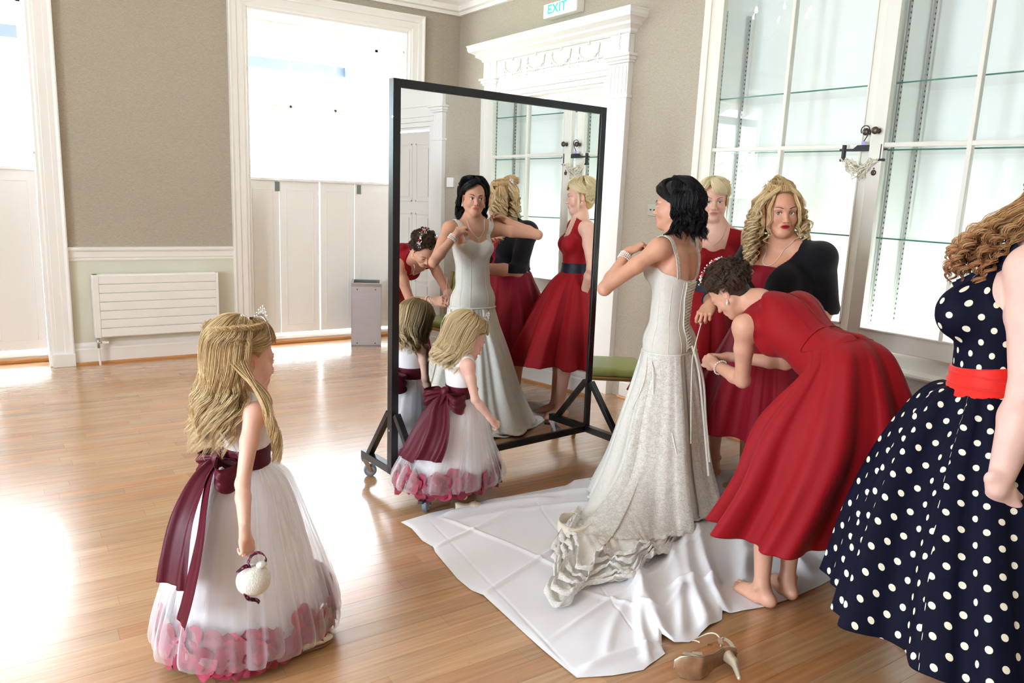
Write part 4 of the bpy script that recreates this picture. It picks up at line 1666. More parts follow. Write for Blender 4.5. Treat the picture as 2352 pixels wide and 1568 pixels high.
def SL(a, u, w_):
    """a: along from the toe, u: up from the ground plane of the shoe, w: across, lifted so that the side rests on the floor"""
    p = ax * (a - 0.075) + upv * (u - 0.03) + wv * (w_ + 0.036)
    return tuple(p * 1.22)


prof_a = np.linspace(0, 0.19, 30)
sole_u = np.interp(prof_a, [0, 0.03, 0.075, 0.11, 0.15, 0.19], [0.012, 0.003, 0.004, 0.035, 0.075, 0.09])
half = np.interp(prof_a, [0, 0.015, 0.045, 0.08, 0.12, 0.16, 0.19], [0.012, 0.028, 0.038, 0.034, 0.024, 0.026, 0.016])
rows = []
for q in np.linspace(0, 2 * math.pi, 25)[:-1]:
    rows.append([SL(a, u + (0.005 + 0.005 * math.sin(q)), hh * math.cos(q)) for a, u, hh in zip(prof_a, sole_u, half)])
P = np.array(rows).transpose(1, 0, 2)
M['champagne'] = mat('champagne_glitter', srgb(206, 192, 168), 0.35, metal=0.35, noise=0.3, nscale=900)
M['soleleather'] = mat('worn_sole_leather', srgb(150, 112, 84), 0.5, noise=0.35, nscale=25)
gm = grid_mesh('sole', P, M['soleleather'], sd)
rows = []
for q in np.linspace(0, 2 * math.pi, 25)[:-1]:
    rows.append([SL(a, u + 0.011 + 0.003 * math.sin(q), (hh + 0.0015) * math.cos(q)) for a, u, hh in zip(prof_a, sole_u, half)])
grid_mesh('insole', np.array(rows).transpose(1, 0, 2), M['champagne'], sd)
S = Sdf()
S.cone(SL(0.160, 0.088, 0), SL(0.174, 0.050, 0), 0.024, 0.015, 0.01)
S.cone(SL(0.174, 0.05, 0), SL(0.172, -0.02, 0), 0.013, 0.0075, 0.008)
V, F = S.mesh(0.002)
np_mesh('heel', V, F, M['champagne'], sd)


def strap(pts, wd, name='strap', m='champagne'):
    """a band through (a, u, w) points"""
    C_ = crom([SL(*p) for p in pts], 26)
    T = np.gradient(C_, axis=0)
    T /= np.linalg.norm(T, axis=1, keepdims=True)
    side = np.cross(T, np.cross(T, ax))
    side = side / (np.linalg.norm(side, axis=1, keepdims=True) + 1e-9)
    W = np.interp(np.linspace(0, 1, 26), [0, 0.5, 1], [wd[0], wd[1], wd[0]])[:, None]
    nrm = np.cross(T, side) * 0.0012
    P = np.stack([C_ - side * W + nrm, C_ + side * W + nrm, C_ + side * W - nrm, C_ - side * W - nrm], 1)
    grid_mesh(name, P, M[m], sd, smooth=False)


strap([(0.03, 0.012, 0.036), (0.04, 0.04, 0.027), (0.045, 0.052, 0), (0.04, 0.04, -0.027), (0.03, 0.012, -0.036)], (0.016, 0.013))
strap([(0.06, 0.014, 0.038), (0.066, 0.045, 0.028), (0.07, 0.058, 0), (0.066, 0.045, -0.028), (0.06, 0.014, -0.038)], (0.018, 0.014))
strap([(0.19, 0.10, 0.0), (0.175, 0.13, 0.016), (0.15, 0.135, 0.022), (0.145, 0.10, 0.025)], (0.008, 0.006))
strap([(0.19, 0.10, 0.0), (0.175, 0.13, -0.016), (0.15, 0.135, -0.022), (0.145, 0.10, -0.025)], (0.008, 0.006))
ring = [(0.16 + 0.0 * math.cos(t), 0.135, 0) for t in np.linspace(0, 1, 2)]
pp = np.array([[SL(0.115 + 0.042 * math.cos(t), 0.15 + 0.035 * math.sin(t), 0.012 * math.sin(2 * t)) for t in np.linspace(-0.4, math.pi + 0.9, 30)]])
tube_mesh('ankle_strap', pp, np.full((1, 30), 0.0034), M['champagne'], sd, sides=6)
MB().bar(SL(0.105, 0.10, 0.02), SL(0.12, 0.10, 0.02), 0.010, 0.003).build('buckle', M['goldtube'], sd, bevel=0.001)
# ------------------------------------------------------------------ people: skin, heads, hands, cloth and hair
SKIN = np.array(srgb(216, 164, 138))
SKIN_PALE = np.array(srgb(224, 184, 170))
M['skin'] = mat('skin', srgb(226, 178, 155), 0.45, attr='tint', sss=0.12, noise=0.03, nscale=40, spec=0.35)
M['eye'] = mat('eye', (1, 1, 1), 0.08, attr='tint', spec=0.8)
M['haircut'] = mat('hair', (1, 1, 1), 0.42, attr='tint', spec=0.35)
M['lash'] = mat('dark_lash', srgb(30, 20, 16), 0.6)


def head_sdf(full=1.0, nose=1.0, jaw=1.0, closed=False):
    """head in its own frame: x right, y forward, z up, origin between the ears (adult size)"""
    S = Sdf()
    S.ell((0, -0.012, 0.036), (0.073, 0.094, 0.080), k=0.02)
    S.ell((0, 0.022, -0.022), (0.060 * full, 0.068, 0.078), k=0.03)
    for s in (-1, 1):
        S.cone((s * 0.053 * full, -0.002, -0.05), (s * 0.018, 0.058, -0.095), 0.019 * full, 0.015, 0.03)
        S.ell((s * 0.036 * full, 0.056, -0.036), (0.025, 0.022, 0.026), k=0.02)
        S.cone((s * 0.012, 0.083, 0.014), (s * 0.046, 0.070, 0.016), 0.010, 0.009, 0.015)
    S.ell((0, 0.066 * jaw, -0.100), (0.020, 0.017, 0.015), k=0.02)
    S.cone((0, 0.055, -0.095), (0, -0.005, -0.09), 0.022 * full, 0.035 * full, 0.03)
    for s in (-1, 1):
        S.ell((s * 0.031, 0.094, -0.002), (0.017, 0.014, 0.012), k=0.014, sub=True)
    S.cone((0, 0.079, 0.010), (0, 0.100, -0.034), 0.0075, 0.0085, 0.012)
    S.ell((0, 0.104 * nose, -0.0385), (0.0095, 0.0105, 0.009), k=0.008)
    for s in (-1, 1):
        S.ell((s * 0.0105, 0.094, -0.0415), (0.0075, 0.0095, 0.0068), k=0.006)
        S.ell((s * 0.0055, 0.1, -0.0485), (0.0032, 0.005, 0.003), k=0.003, sub=True)
    S.ell((0, 0.079, -0.068), (0.027, 0.014, 0.018), k=0.012)
    S.ell((-0.007, 0.0895, -0.0628), (0.013, 0.0055, 0.0038), k=0.004)
    S.ell((0.007, 0.0895, -0.0628), (0.013, 0.0055, 0.0038), k=0.004)
    S.ell((0, 0.0885, -0.0732), (0.0155, 0.0062, 0.0050), k=0.005)
    S.ell((0, 0.098, -0.0680), (0.020, 0.0080, 0.0010), k=0.0025, sub=True)
    for s in (-1, 1):
        S.ell((s * 0.031, 0.0735, -0.003), (0.0148, 0.0140, 0.0138), k=0.006)
        if not closed:
            S.ell((s * 0.031, 0.091, -0.0038), (0.0146, 0.0150, 0.0064), k=0.002, sub=True)
            S.cone((s * 0.019, 0.0905, 0.0052), (s * 0.0435, 0.0835, 0.0052), 0.0012, 0.0012, 0.003, sub=True)
        S.ell((s * 0.0735, -0.010, -0.008), (0.006, 0.018, 0.030), rotm(s * 22, 0, 0), 0.005)
        S.ell((s * 0.0805, -0.004, -0.006), (0.005, 0.009, 0.017), rotm(s * 22, 0, 0), 0.004, True)
    return S


def smooth01(x):
    x = np.clip(x, 0, 1)
    return x * x * (3 - 2 * x)


def skin_tint(V, head, lips=(0.72, 0.28, 0.27), base=SKIN, blush=0.5, lipw=0.8, shadow=None):
    """natural pigment by place: lips, cheeks, knuckle and elbow redness; plus painted eyelid shade"""
    c, R, s = head
    q = (V - c) @ R / s
    col = np.tile(base, (len(V), 1))
    x, y, z = q.T
    near = (np.abs(q) < 0.16).all(1)
    lip = smooth01(1.45 - ((x / 0.0240) ** 2 + ((z + 0.068) / 0.0098) ** 2)) * (y > 0.076) * near
    bl = smooth01(1 - (((np.abs(x) - 0.040) / 0.026) ** 2 + ((z + 0.030) / 0.024) ** 2)) * (y > 0.02) * near * blush
    nz = smooth01(1 - ((x / 0.016) ** 2 + ((z + 0.04) / 0.014) ** 2)) * (y > 0.09) * near * blush * 0.5
    ear = smooth01((np.abs(x) - 0.070) / 0.008) * (np.abs(y + 0.01) < 0.03) * near * 0.5
    red = np.array([0.80, 0.36, 0.30])
    for w, t in ((bl * 0.35 + nz * 0.4 + ear * 0.5, red),):
        col = col * (1 - w[:, None]) + t * w[:, None]
    w = (lip * lipw)[:, None]
    col = col * (1 - w) + np.array(lips) * w
    if shadow is not None:  # lid crease shade painted as a darker tint round the eyes
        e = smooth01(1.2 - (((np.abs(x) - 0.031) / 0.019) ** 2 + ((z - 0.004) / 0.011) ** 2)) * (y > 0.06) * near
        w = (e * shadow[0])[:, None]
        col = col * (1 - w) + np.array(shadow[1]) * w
    col = col * (1 + 0.03 * vnoise(V, 30, 5))[:, None]
    return np.clip(col, 0, 1)


def eyes(parent, head, gaze=(0, 0), iris=(0.12, 0.17, 0.2), brow=(0.12, 0.07, 0.04), lashes=True, browlift=0.0, closed=False):
    c, R, s = head
    for sd_ in (-1, 1):
        e = np.array([sd_ * 0.031, 0.0735, -0.0035])
        r = 0.0135
        n, m = 28, 18
        gx, gz = math.radians(gaze[0]), math.radians(gaze[1])
        g = np.array([math.sin(gx) * math.cos(gz), math.cos(gx) * math.cos(gz), math.sin(gz)])
        a = np.cross(g, [0, 0, 1.0])
        a /= np.linalg.norm(a)
        b = np.cross(a, g)
        if not closed:
            ang = np.r_[np.linspace(0, 0.2, 3), np.linspace(0.22, 0.52, 5), np.linspace(0.54, 1.9, 8)]
            V, colr = [], []
            for t in ang:
                for q in np.linspace(0, 2 * math.pi, n, endpoint=False):
                    V.append(e + r * (g * math.cos(t) + (a * math.cos(q) + b * math.sin(q)) * math.sin(t)))
                    colr.append((0.01, 0.01, 0.01) if t < 0.21 else (np.array(iris) * (0.7 if t > 0.48 else 1.2) if t < 0.53 else (0.82, 0.80, 0.78)))
            V = np.array(V)
            idx = np.arange(len(V)).reshape(len(ang), n)
            nx = np.roll(idx, -1, 1)
            F = np.stack([idx[:-1], nx[:-1], nx[1:], idx[1:]], -1).reshape(-1, 4)
            np_mesh('eye', c + (V * s) @ R.T, F[:, ::-1], M['eye'], parent, True, np.array(colr))
        if lashes:
            t = np.linspace(-1, 1, 15)
            up = np.stack([e[0] + 0.0150 * t, 0.0885 - 0.0070 * t ** 2 + 0 * t, -0.0035 + 0.0068 * (1 - t ** 2) + 0.001 * t * sd_], 1)
            if closed:
                up[:, 2] = -0.0035 - 0.004 * (1 - t ** 2)
            tube_mesh('eyelashes', (c + (up[None] * s) @ R.T), np.array([0.0016 * (1 - 0.6 * np.abs(t))]) * s, M['lash'], parent, 4)
        nb = 22
        rs = np.random.RandomState(7)
        t = np.linspace(0, 1, nb)
        P = []
        for i in range(nb):
            for j in range(3):
                u = t[i] + rs.uniform(-0.03, 0.03)
                x = sd_ * (0.014 + 0.034 * u)
                z = 0.0165 + 0.0065 * math.sin(min(1, u * 1.35) * 2.1) + browlift - 0.004 * max(0, u - 0.7) * 3 + rs.uniform(-1, 1) * 0.0016 * (1.1 - u)
                y = 0.0935 - 0.010 * u - 0.012 * u * u
                p0 = np.array([x, y, z])
                P.append([p0, p0 + np.array([sd_ * 0.004, -0.0008, 0.0016]), p0 + np.array([sd_ * 0.008, -0.0028, 0.0016])])
        P = np.array(P)
        cm = mat('eyebrow_hair', brow, 0.7) if ('brow', brow) not in M else M[('brow', brow)]
        M[('brow', brow)] = cm
        tube_mesh('eyebrow', c + (P * s) @ R.T, np.tile(np.array([0.0010, 0.0012, 0.0004]) * s, (len(P), 1)), cm, parent, 3)


def frame_from(d, n):
    """columns: across (thumb side for a left hand seen from the back), along d, back-of-hand n"""
    y = unit(d)
    z = unit(np.asarray(n, float) - y * (np.asarray(n, float) @ y))
    x = np.cross(y, z)
    return np.stack([x, y, z], 1)


def hand(S, wrist, d, n, thumb=1, curl=(20, 30, 20), s=1.0, spread=4, per=None, thumbc=(35, 20)):
    """d: direction of the fingers, n: direction the back of the hand faces, thumb: +1 if the thumb is on the x side"""
    R = frame_from(d, n)
    w = np.asarray(wrist, float)
    P = lambda *p: w + R @ (np.array(p) * s)
    fl = (R[:, 2], 0.55)
    S.cone(w - R[:, 1] * 0.03 * s, P(0, 0.015, 0), 0.025 * s, 0.027 * s, 0.012, (R[:, 2], 0.72))
    xs = [0.031, 0.0105, -0.0105, -0.029]
    ky = [0.084, 0.088, 0.084, 0.076]
    for i in range(4):
        S.cone(P(xs[i] * 0.45 * thumb, 0.012, 0), P(xs[i] * thumb, ky[i] - 0.006, 0.002), 0.0155 * s, 0.0115 * s, 0.012 * s, (R[:, 2], 0.78))
    S.ell(P(0.024 * thumb, 0.028, -0.009), (0.017 * s, 0.026 * s, 0.014 * s), R, 0.012 * s)
    S.ell(P(-0.024 * thumb, 0.035, -0.008), (0.013 * s, 0.028 * s, 0.012 * s), R, 0.012 * s)
    L = [0.072, 0.080, 0.074, 0.058]
    for i in range(4):
        cu = per[i] if per else curl
        p = np.array([xs[i] * thumb, ky[i], 0.002])
        yaw = math.radians((1.5 - i) * spread * thumb)
        a = 0.0
        r0 = [0.0092, 0.0094, 0.009, 0.0080][i]
        segs = (0.45, 0.31, 0.24)
        S.ell(P(*p), np.ones(3) * 0.0102 * s, R, 0.006 * s)
        for j in range(3):
            a += math.radians(cu[j])
            dv = np.array([math.sin(yaw) * math.cos(a), math.cos(yaw) * math.cos(a), -math.sin(a)])
            q = p + dv * L[i] * segs[j]
            S.cone(P(*p), P(*q), r0 * s * (1 - 0.09 * j), r0 * s * (1 - 0.09 * (j + 1)), 0.0028 * s)
            p = q
    tb = np.array([0.026 * thumb, 0.024, -0.006])
    a1, a2 = math.radians(thumbc[0]), math.radians(thumbc[1])
    d1 = np.array([math.sin(a1) * thumb, math.cos(a1), -0.35])
    d1 /= np.linalg.norm(d1)
    q = tb + d1 * 0.040
    S.cone(P(*tb), P(*q), 0.014 * s, 0.0115 * s, 0.008 * s)
    d2 = np.array([math.sin(a2) * thumb, math.cos(a2), -0.5])
    d2 /= np.linalg.norm(d2)
    q2 = q + d2 * 0.026
    S.cone(P(*q), P(*q2), 0.0112 * s, 0.0098 * s, 0.003 * s)
    S.cone(P(*q2), P(*(q2 + d2 * 0.02)), 0.0098 * s, 0.0078 * s, 0.003 * s)


def arm(S, sh, el, wr, s=1.0, fat=1.0):
    sh, el, wr = (np.asarray(p, float) for p in (sh, el, wr))
    S.ell(sh, np.ones(3) * 0.048 * s * fat, k=0.04 * s)
    m = sh * 0.6 + el * 0.4
    S.cone(sh, m, 0.046 * s * fat, 0.043 * s * fat, 0.03 * s)
    S.cone(m, el, 0.043 * s * fat, 0.033 * s * fat, 0.02 * s)
    S.ell(el, np.ones(3) * 0.0325 * s * fat, k=0.02 * s)
    q = el * 0.72 + wr * 0.28
    S.cone(el, q, 0.0325 * s * fat, 0.037 * s * fat, 0.015 * s)
    S.cone(q, wr, 0.037 * s * fat, 0.0245 * s * (0.5 + 0.5 * fat), 0.015 * s)


def leg(S, hip, kn, an, s=1.0, fat=1.0):
    hip, kn, an = (np.asarray(p, float) for p in (hip, kn, an))
    S.cone(hip, kn, 0.082 * s * fat, 0.052 * s * fat, 0.03)
    q = kn * 0.68 + an * 0.32
    S.cone(kn, q, 0.05 * s * fat, 0.053 * s * fat, 0.02)
    S.cone(q, an, 0.053 * s * fat, 0.033 * s * (0.5 + 0.5 * fat), 0.02)


def foot(S, an, az, s=1.0, heel=0.0, toes=True):
    """bare foot: ankle joint, direction of the toes"""
    an = np.asarray(an, float)
    a = math.radians(az)
    f = np.array([math.sin(a), math.cos(a), 0])
    r = np.array([math.cos(a), -math.sin(a), 0])
    z0 = an[2] - 0.075 * s
    P = lambda x, y, z: np.array([an[0], an[1], z0]) + (r * x + f * y) * s + np.array([0, 0, z * s + heel * max(0, 1 - (y + 0.05) / 0.16)])
    S.ell(P(0, -0.045, 0.030), (0.030 * s, 0.036 * s, 0.030 * s), np.stack([r, f, [0, 0, 1]], 1), 0.02)
    S.cone(an, P(0, -0.03, 0.035), 0.033 * s, 0.03 * s, 0.02)
    S.cone(P(0, 0, 0.055), P(0, 0.10, 0.024), 0.034 * s, 0.022 * s, 0.02, ((0, 0, 1), 0.85))
    S.cone(P(0.022, 0.02, 0.02), P(0.028, 0.12, 0.016), 0.020 * s, 0.017 * s, 0.015)
    S.cone(P(-0.022, 0.0, 0.02), P(-0.026, 0.105, 0.015), 0.020 * s, 0.0155 * s, 0.015)
    S.ell(P(0.036, 0, 0.078), np.ones(3) * 0.011 * s, k=0.012)
    S.ell(P(-0.036, 0, 0.072), np.ones(3) * 0.011 * s, k=0.012)
    return P


def toes(S, P, s, sidein):
    """sidein +1: the big toe lies on the +x side"""
    xs = [0.028, 0.012, 0.000, -0.012, -0.024]
    ys = [0.132, 0.134, 0.128, 0.119, 0.108]
    rr_ = [0.0125, 0.0088, 0.0084, 0.008, 0.0076]
    for x, y, r_ in zip(xs, ys, rr_):
        S.cone(P(x * sidein, y - 0.012, r_ / s * 0.9 + 0.002), P(x * sidein * 1.05, y + 0.022, r_ / s * 0.85), r_ * s, r_ * s * 0.92, 0.004)


def torso(S, pel, Rp, ch, Rc, neck, head, w=1.0, t=1.0, s=1.0, bust=1.0, shoulders=None, child=False, belly=0.0):
    pel, ch, neck, hd = (np.asarray(p, float) for p in (pel, ch, neck, head))
    a = lambda c, R, x, y, z: c + R @ (np.array([x, y, z]) * s)
    S.ell(a(pel, Rp, 0, 0, 0.0), (0.143 * w * s, 0.102 * t * s, 0.10 * s), Rp, 0.06 * s)
    for q in (-1, 1):
        S.cone(a(pel, Rp, q * 0.072 * w, 0, -0.02), a(pel, Rp, q * 0.080 * w, 0.0, -0.22), 0.085 * w * s, 0.086 * w * s, 0.05 * s)
    for q in (-1, 1):
        S.ell(a(pel, Rp, q * 0.07 * w, -0.045, -0.03), (0.078 * w * s, 0.075 * t * s, 0.085 * s), Rp, 0.05 * s)
    wa = (pel * 0.42 + ch * 0.58) - (Rp[:, 2] + Rc[:, 2]) * 0.02 * s
    wr_ = 0.112 * w * s
    S.cone(a(pel, Rp, 0, 0, 0.04), wa, 0.135 * w * s, wr_, 0.05 * s, (Rp[:, 1], 0.72 * t / w))
    S.cone(wa, ch, wr_, 0.130 * w * s, 0.05 * s, (Rc[:, 1], 0.74 * t / w))
    if belly:
        S.ell(a(wa, Rp, 0, 0.05 * t, -0.03), (0.12 * w * s, 0.09 * t * s * belly, 0.11 * s), Rp, 0.06 * s)
    S.ell(ch, (0.130 * w * s, 0.098 * t * s, 0.14 * s), Rc, 0.05 * s)
    if shoulders is not None:
        L, R_ = (np.asarray(p, float) for p in shoulders)
    else:
        L, R_ = a(ch, Rc, -0.155 * w, 0, 0.115), a(ch, Rc, 0.155 * w, 0, 0.115)
    mid = (L + R_) / 2
    up = unit(neck - ch)
    for p, q in ((L, -1), (R_, 1)):
        S.cone(mid * 0.5 + p * 0.5 - up * 0.01, p, 0.052 * s * (0.6 + 0.4 * w), 0.042 * s * (0.6 + 0.4 * w), 0.05 * s)
        S.cone(neck + up * 0.02 * s, p * 0.75 + mid * 0.25, 0.040 * s * (0.6 + 0.4 * w), 0.040 * s * (0.6 + 0.4 * w), 0.05 * s)
        if not child:
            S.ell(a(ch, Rc, q * 0.072 * w, -0.062 * t, 0.06), (0.055 * w * s, 0.030 * t * s, 0.075 * s), Rc, 0.03 * s)
            if bust:
                S.ell(a(ch, Rc, q * 0.066 * w, 0.078 * t, 0.0), (0.058 * bust * s, 0.052 * bust * s, 0.056 * bust * s), Rc, 0.03 * s)
    if not child:
        S.cone(a(ch, Rc, 0, -0.105 * t, 0.12), a(pel, Rp, 0, -0.085 * t, 0.1), 0.008 * s, 0.008 * s, 0.03 * s, sub=True)
    S.cone(mid - up * 0.01, neck, 0.075 * s, 0.05 * s, 0.05 * s)
    S.cone(neck - up * 0.02 * s, hd, 0.050 * s, 0.047 * s, 0.025 * s)
    for q in (-1, 1):
        S.cone(hd + (neck - hd) * 0.3 + Rc[:, 0] * q * 0.035 * s, a(neck, Rc, q * 0.012, 0.035, -0.02), 0.011 * s, 0.010 * s, 0.015 * s)
    return wa


def person(label):
    n = empty('person', (0, 0, 0), label=label, cat='person')
    return n


def finish_body(root, S, head, h, boxes, origin, tint_kw, keep=None):
    V, F = body_mesh(S, h, boxes, keep)
    col = skin_tint(V, head, **tint_kw)
    o = np_mesh('body', V, F, M['skin'], root, True, col)
    return o


def head_box(head, hh=0.0022, pad=1.0):
    c, R, s = head
    q = np.array([[x, y, z] for x in (-0.09, 0.09) for y in (-0.11, 0.12) for z in (-0.12, 0.122)]) * s * pad
    w = c + q @ R.T
    return (w.min(0), w.max(0), hh)


def box_around(p, r, hh=0.0025):
    p = np.asarray(p, float)
    return (p - r, p + r, hh)


def garment(name, S, parent, m, h, offset, region=None, lo=None, hi=None, relax_it=1):
    T = Sdf()
    T.p = list(S.p)
    if region is not None:
        T.p.append(('f', region, None, None, None, None, 0.004, 'and', np.full(3, -99.0), np.full(3, 99.0)))
    V, F = T.mesh(h, lo, hi, offset)
    V, F = compact(V, F)
    V = relax(V, F, relax_it, 0.3)
    return np_mesh(name, V, F, m, parent)


def loc(c, R):
    c = np.asarray(c, float)

    def f(X, Y, Z):
        x, y, z = X - c[0], Y - c[1], Z - c[2]
        return (x * R[0, 0] + y * R[1, 0] + z * R[2, 0], x * R[0, 1] + y * R[1, 1] + z * R[2, 1], x * R[0, 2] + y * R[1, 2] + z * R[2, 2])
    return f


def skirt(name, parent, m, ctrl, rows=60, cols=320, amp=(0.0, 0.03), seed=1, freqs=(5, 8, 11, 15), power=1.3, thick=0.002, hemwave=0.0, center=None, sharp=0.6, zmin=0.006, ampfn=None):
    """ctrl: list of (cols,3) rings from waist to hem; folds push horizontally out from the axis"""
    th = np.linspace(0, 2 * math.pi, cols, endpoint=False)
    C_ = np.array(ctrl).transpose(1, 0, 2)
    P = crom(C_, rows).transpose(1, 0, 2)
    cen = P.mean(1, keepdims=True)
    d = P - cen
    d[..., 2] = 0
    d /= np.linalg.norm(d, axis=2, keepdims=True) + 1e-9
    f = fold_noise(th, seed, freqs)
    f = np.sign(f) * np.abs(f) ** sharp
    f2 = fold_noise(th, seed + 5, [k + 9 for k in freqs])
    t = np.linspace(0, 1, rows)[:, None]
    a = amp[0] + (amp[1] - amp[0]) * t ** power
    if ampfn is not None:
        a = a * ampfn(th)[None, :]
    F_ = f[None, :] * (0.75 + 0.25 * t) + 0.3 * f2[None, :] * (0.4 + 0.6 * t)
    P = P + d * (a * F_)[..., None]
    if hemwave:
        P[..., 2] += hemwave * (t ** 3) * f[None, :]
    P[..., 2] = np.maximum(P[..., 2], zmin)
    o = grid_mesh(name, P, m, parent, True, True, thick)
    return o, P


def ring(c, rx, ry, az=0.0, cols=320, tilt=None):
    """ellipse ring; rx across, ry fore-aft of a figure facing az; starts at its right"""
    th = np.linspace(0, 2 * math.pi, cols, endpoint=False)
    R = rotm(az) if tilt is None else tilt
    c = np.asarray(c, float)
    L = np.stack([rx * np.cos(th), ry * np.sin(th), 0 * th], 1)
    return c + L @ R.T


# -------------------------------------------------------------- hair
def scalp(az, el, off=0.0, w=1.0):
    """point on the skull in the head frame; az 0 front, 90 right, el from the ear plane"""
    a, e = np.radians(az), np.radians(el)
    r = np.array([0.076 * w + off, 0.097 + off, 0.083 + off])
    return np.array([0, -0.012, 0.036]) + r * np.stack([np.sin(a) * np.cos(e), np.cos(a) * np.cos(e), np.sin(e)], -1)


class Hair:
    def __init__(self, head, palette, seed=0):
        self.head = head
        self.pal = [np.array(p) for p in palette]
        self.rs = np.random.RandomState(seed)
        self.paths, self.rad, self.col = [], [], []
        self.solid = []
        self.capS = None

    def world(self, p):
        c, R, s = self.head
        return c + (np.asarray(p) * s) @ R.T

    def lock(self, pts, n=14, r=0.012, sr=0.0011, S=26, curl=None, world=True, taper=0.35, frizz=0.002, tip=None, bias=0.0):
        """pts: guide points; curl = (amplitude, wavelength, start fraction, phase)"""
        G = crom(np.asarray(pts, float) if world else self.world(self.lift(pts) if self.capS is not None else pts), S)
        t = np.linspace(0, 1, S)
        T = np.gradient(G, axis=0)
        T /= np.linalg.norm(T, axis=1, keepdims=True) + 1e-9
        A = np.cross(T, np.array([0.2, 0.3, 0.93]))
        A /= np.linalg.norm(A, axis=1, keepdims=True) + 1e-6
        B = np.cross(T, A)
        L = np.r_[0, np.cumsum(np.linalg.norm(np.diff(G, axis=0), axis=1))]
        rs = self.rs
        if curl:
            am, wl, st, ph = curl
            rmp = smooth01((t - st) / max(0.05, 1 - st) * 2.2)
            q = 2 * math.pi * L / wl + ph
            G = G + am * rmp[:, None] * (A * np.cos(q)[:, None] + B * np.sin(q)[:, None])
        prof = np.interp(t, [0, 0.15, 0.6, 1], [0.8, 1.0, 0.95, taper])
        u = rs.normal(size=(n, 2)) * 0.5
        u = u / np.maximum(1, np.linalg.norm(u, axis=1, keepdims=True))
        ph = rs.uniform(0, 6.28, (n, 1))
        fr = frizz * np.sin(t[None] * rs.uniform(4, 14, (n, 1)) + ph)
        P = G[None] + r * prof[None, :, None] * (u[:, :1, None] * A[None] + u[:, 1:, None] * B[None]) + fr[..., None] * A[None] + fr[:, ::-1, None] * B[None]
        # strands end at different lengths
        cut = rs.uniform(0.86, 1.0, n)
        tt = t[None] * cut[:, None]
        i = np.clip((tt * (S - 1)).astype(int), 0, S - 2)
        w = tt * (S - 1) - i
        P = P[np.arange(n)[:, None], i] * (1 - w[..., None]) + P[np.arange(n)[:, None], i + 1] * w[..., None]
        rad = sr * np.interp(t, [0, 0.1, 0.85, 1], [0.9, 1, 0.8, 0.15])[None] * rs.uniform(0.7, 1.25, (n, 1))
        k = np.clip(rs.beta(2, 2, (n, 1)) + bias, 0, 0.999)
        pal = self.pal
        x = k * (len(pal) - 1)
        i0 = x.astype(int)[:, 0]
        f_ = (x[:, 0] - i0)[:, None]
        base = np.array(pal)[i0] * (1 - f_) + np.array(pal)[np.minimum(i0 + 1, len(pal) - 1)] * f_
        C_ = np.repeat(base[:, None], S, 1)
        if tip is not None:
            tw = (t ** 1.5)[None, :, None]
            C_ = C_ * (1 - 0.6 * tw) + np.array(tip) * 0.6 * tw
        self.paths.append(P)
        self.rad.append(rad)
        self.col.append(C_)
        self.S = S

    def cap(self, off=0.006, lo=0.015, sl=0.45, h=0.004, extra=None, nape=-0.075, color=None):
        S = Sdf()
        S.ell((0, -0.012, 0.036), (0.073 + off, 0.094 + off, 0.080 + off), k=0.02)
        S.cone((0, -0.03, 0.0), (0, -0.045, nape + 0.03), 0.062, 0.045, 0.03)
        if extra:
            for e in extra:
                S.ell(*e)
        self.capS = S
        c, R, s = self.head
        L = loc(c, R)
        W = S.moved(c, R, s)

        def reg(X, Y, Z):
            x, y, z = L(X, Y, Z)
            ear = 0.027 * s - np.sqrt((np.abs(x) - 0.080 * s) ** 2 + (y + 0.004 * s) ** 2 + ((z + 0.006 * s) * 0.8) ** 2)
            return np.maximum((y - (lo * s + sl * z)) * 0.7, ear)
        W.p.append(('f', reg, None, None, None, None, 0.004, 'and', np.full(3, -99.0), np.full(3, 99.0)))
        V, F = W.mesh(h)
        V, F = compact(V, F)
        col = np.tile(self.pal[min(1, len(self.pal) - 1)] * 0.8 if color is None else np.array(color), (len(V), 1))
        self.solid.append((V, F, col))

    def on(self, az, el, off=0.004):
        return self.capS.snap(scalp(az, el, 0.02)[None], off, 5)[0]

    def lift(self, pts, off=0.004):
        """push points that lie inside the cap out to its surface"""
        P = np.array(pts, float)
        d = self.capS.eval(P)
        m = d < off
        if m.any():
            P[m] = self.capS.snap(P[m], off, 5)
        return P

    def build(self, parent, name='hair', sides=3):
        Vs, Fs, Cs, o = [], [], [], 0
        q = 2 * np.pi * np.arange(sides) / sides
        for P, rad, C_ in zip(self.paths, self.rad, self.col):
            N, S, _ = P.shape
            T = np.gradient(P, axis=1)
            T /= np.linalg.norm(T, axis=2, keepdims=True) + 1e-9
            A = np.cross(T, np.array([0.31, 0.53, 0.79]))
            A /= np.linalg.norm(A, axis=2, keepdims=True) + 1e-6
            B = np.cross(T, A)
            V = P[:, :, None] + rad[:, :, None, None] * (A[:, :, None] * np.cos(q)[:, None] + B[:, :, None] * np.sin(q)[:, None])
            idx = np.arange(N * S * sides).reshape(N, S, sides)
            nx = np.roll(idx, -1, 2)
            F = np.stack([idx[:, :-1], nx[:, :-1], nx[:, 1:], idx[:, 1:]], -1).reshape(-1, 4)
            Vs.append(V.reshape(-1, 3))
            Fs.append(F + o)
            Cs.append(np.repeat(C_[:, :, None], sides, 2).reshape(-1, 3))
            o += len(Vs[-1])
        for V, F, C_ in self.solid:
            Vs.append(V)
            Fs.append(F + o)
            Cs.append(C_)
            o += len(V)
        ob = np_mesh(name, np.concatenate(Vs), np.concatenate(Fs), M['haircut'], parent, True, np.concatenate(Cs))
        return ob


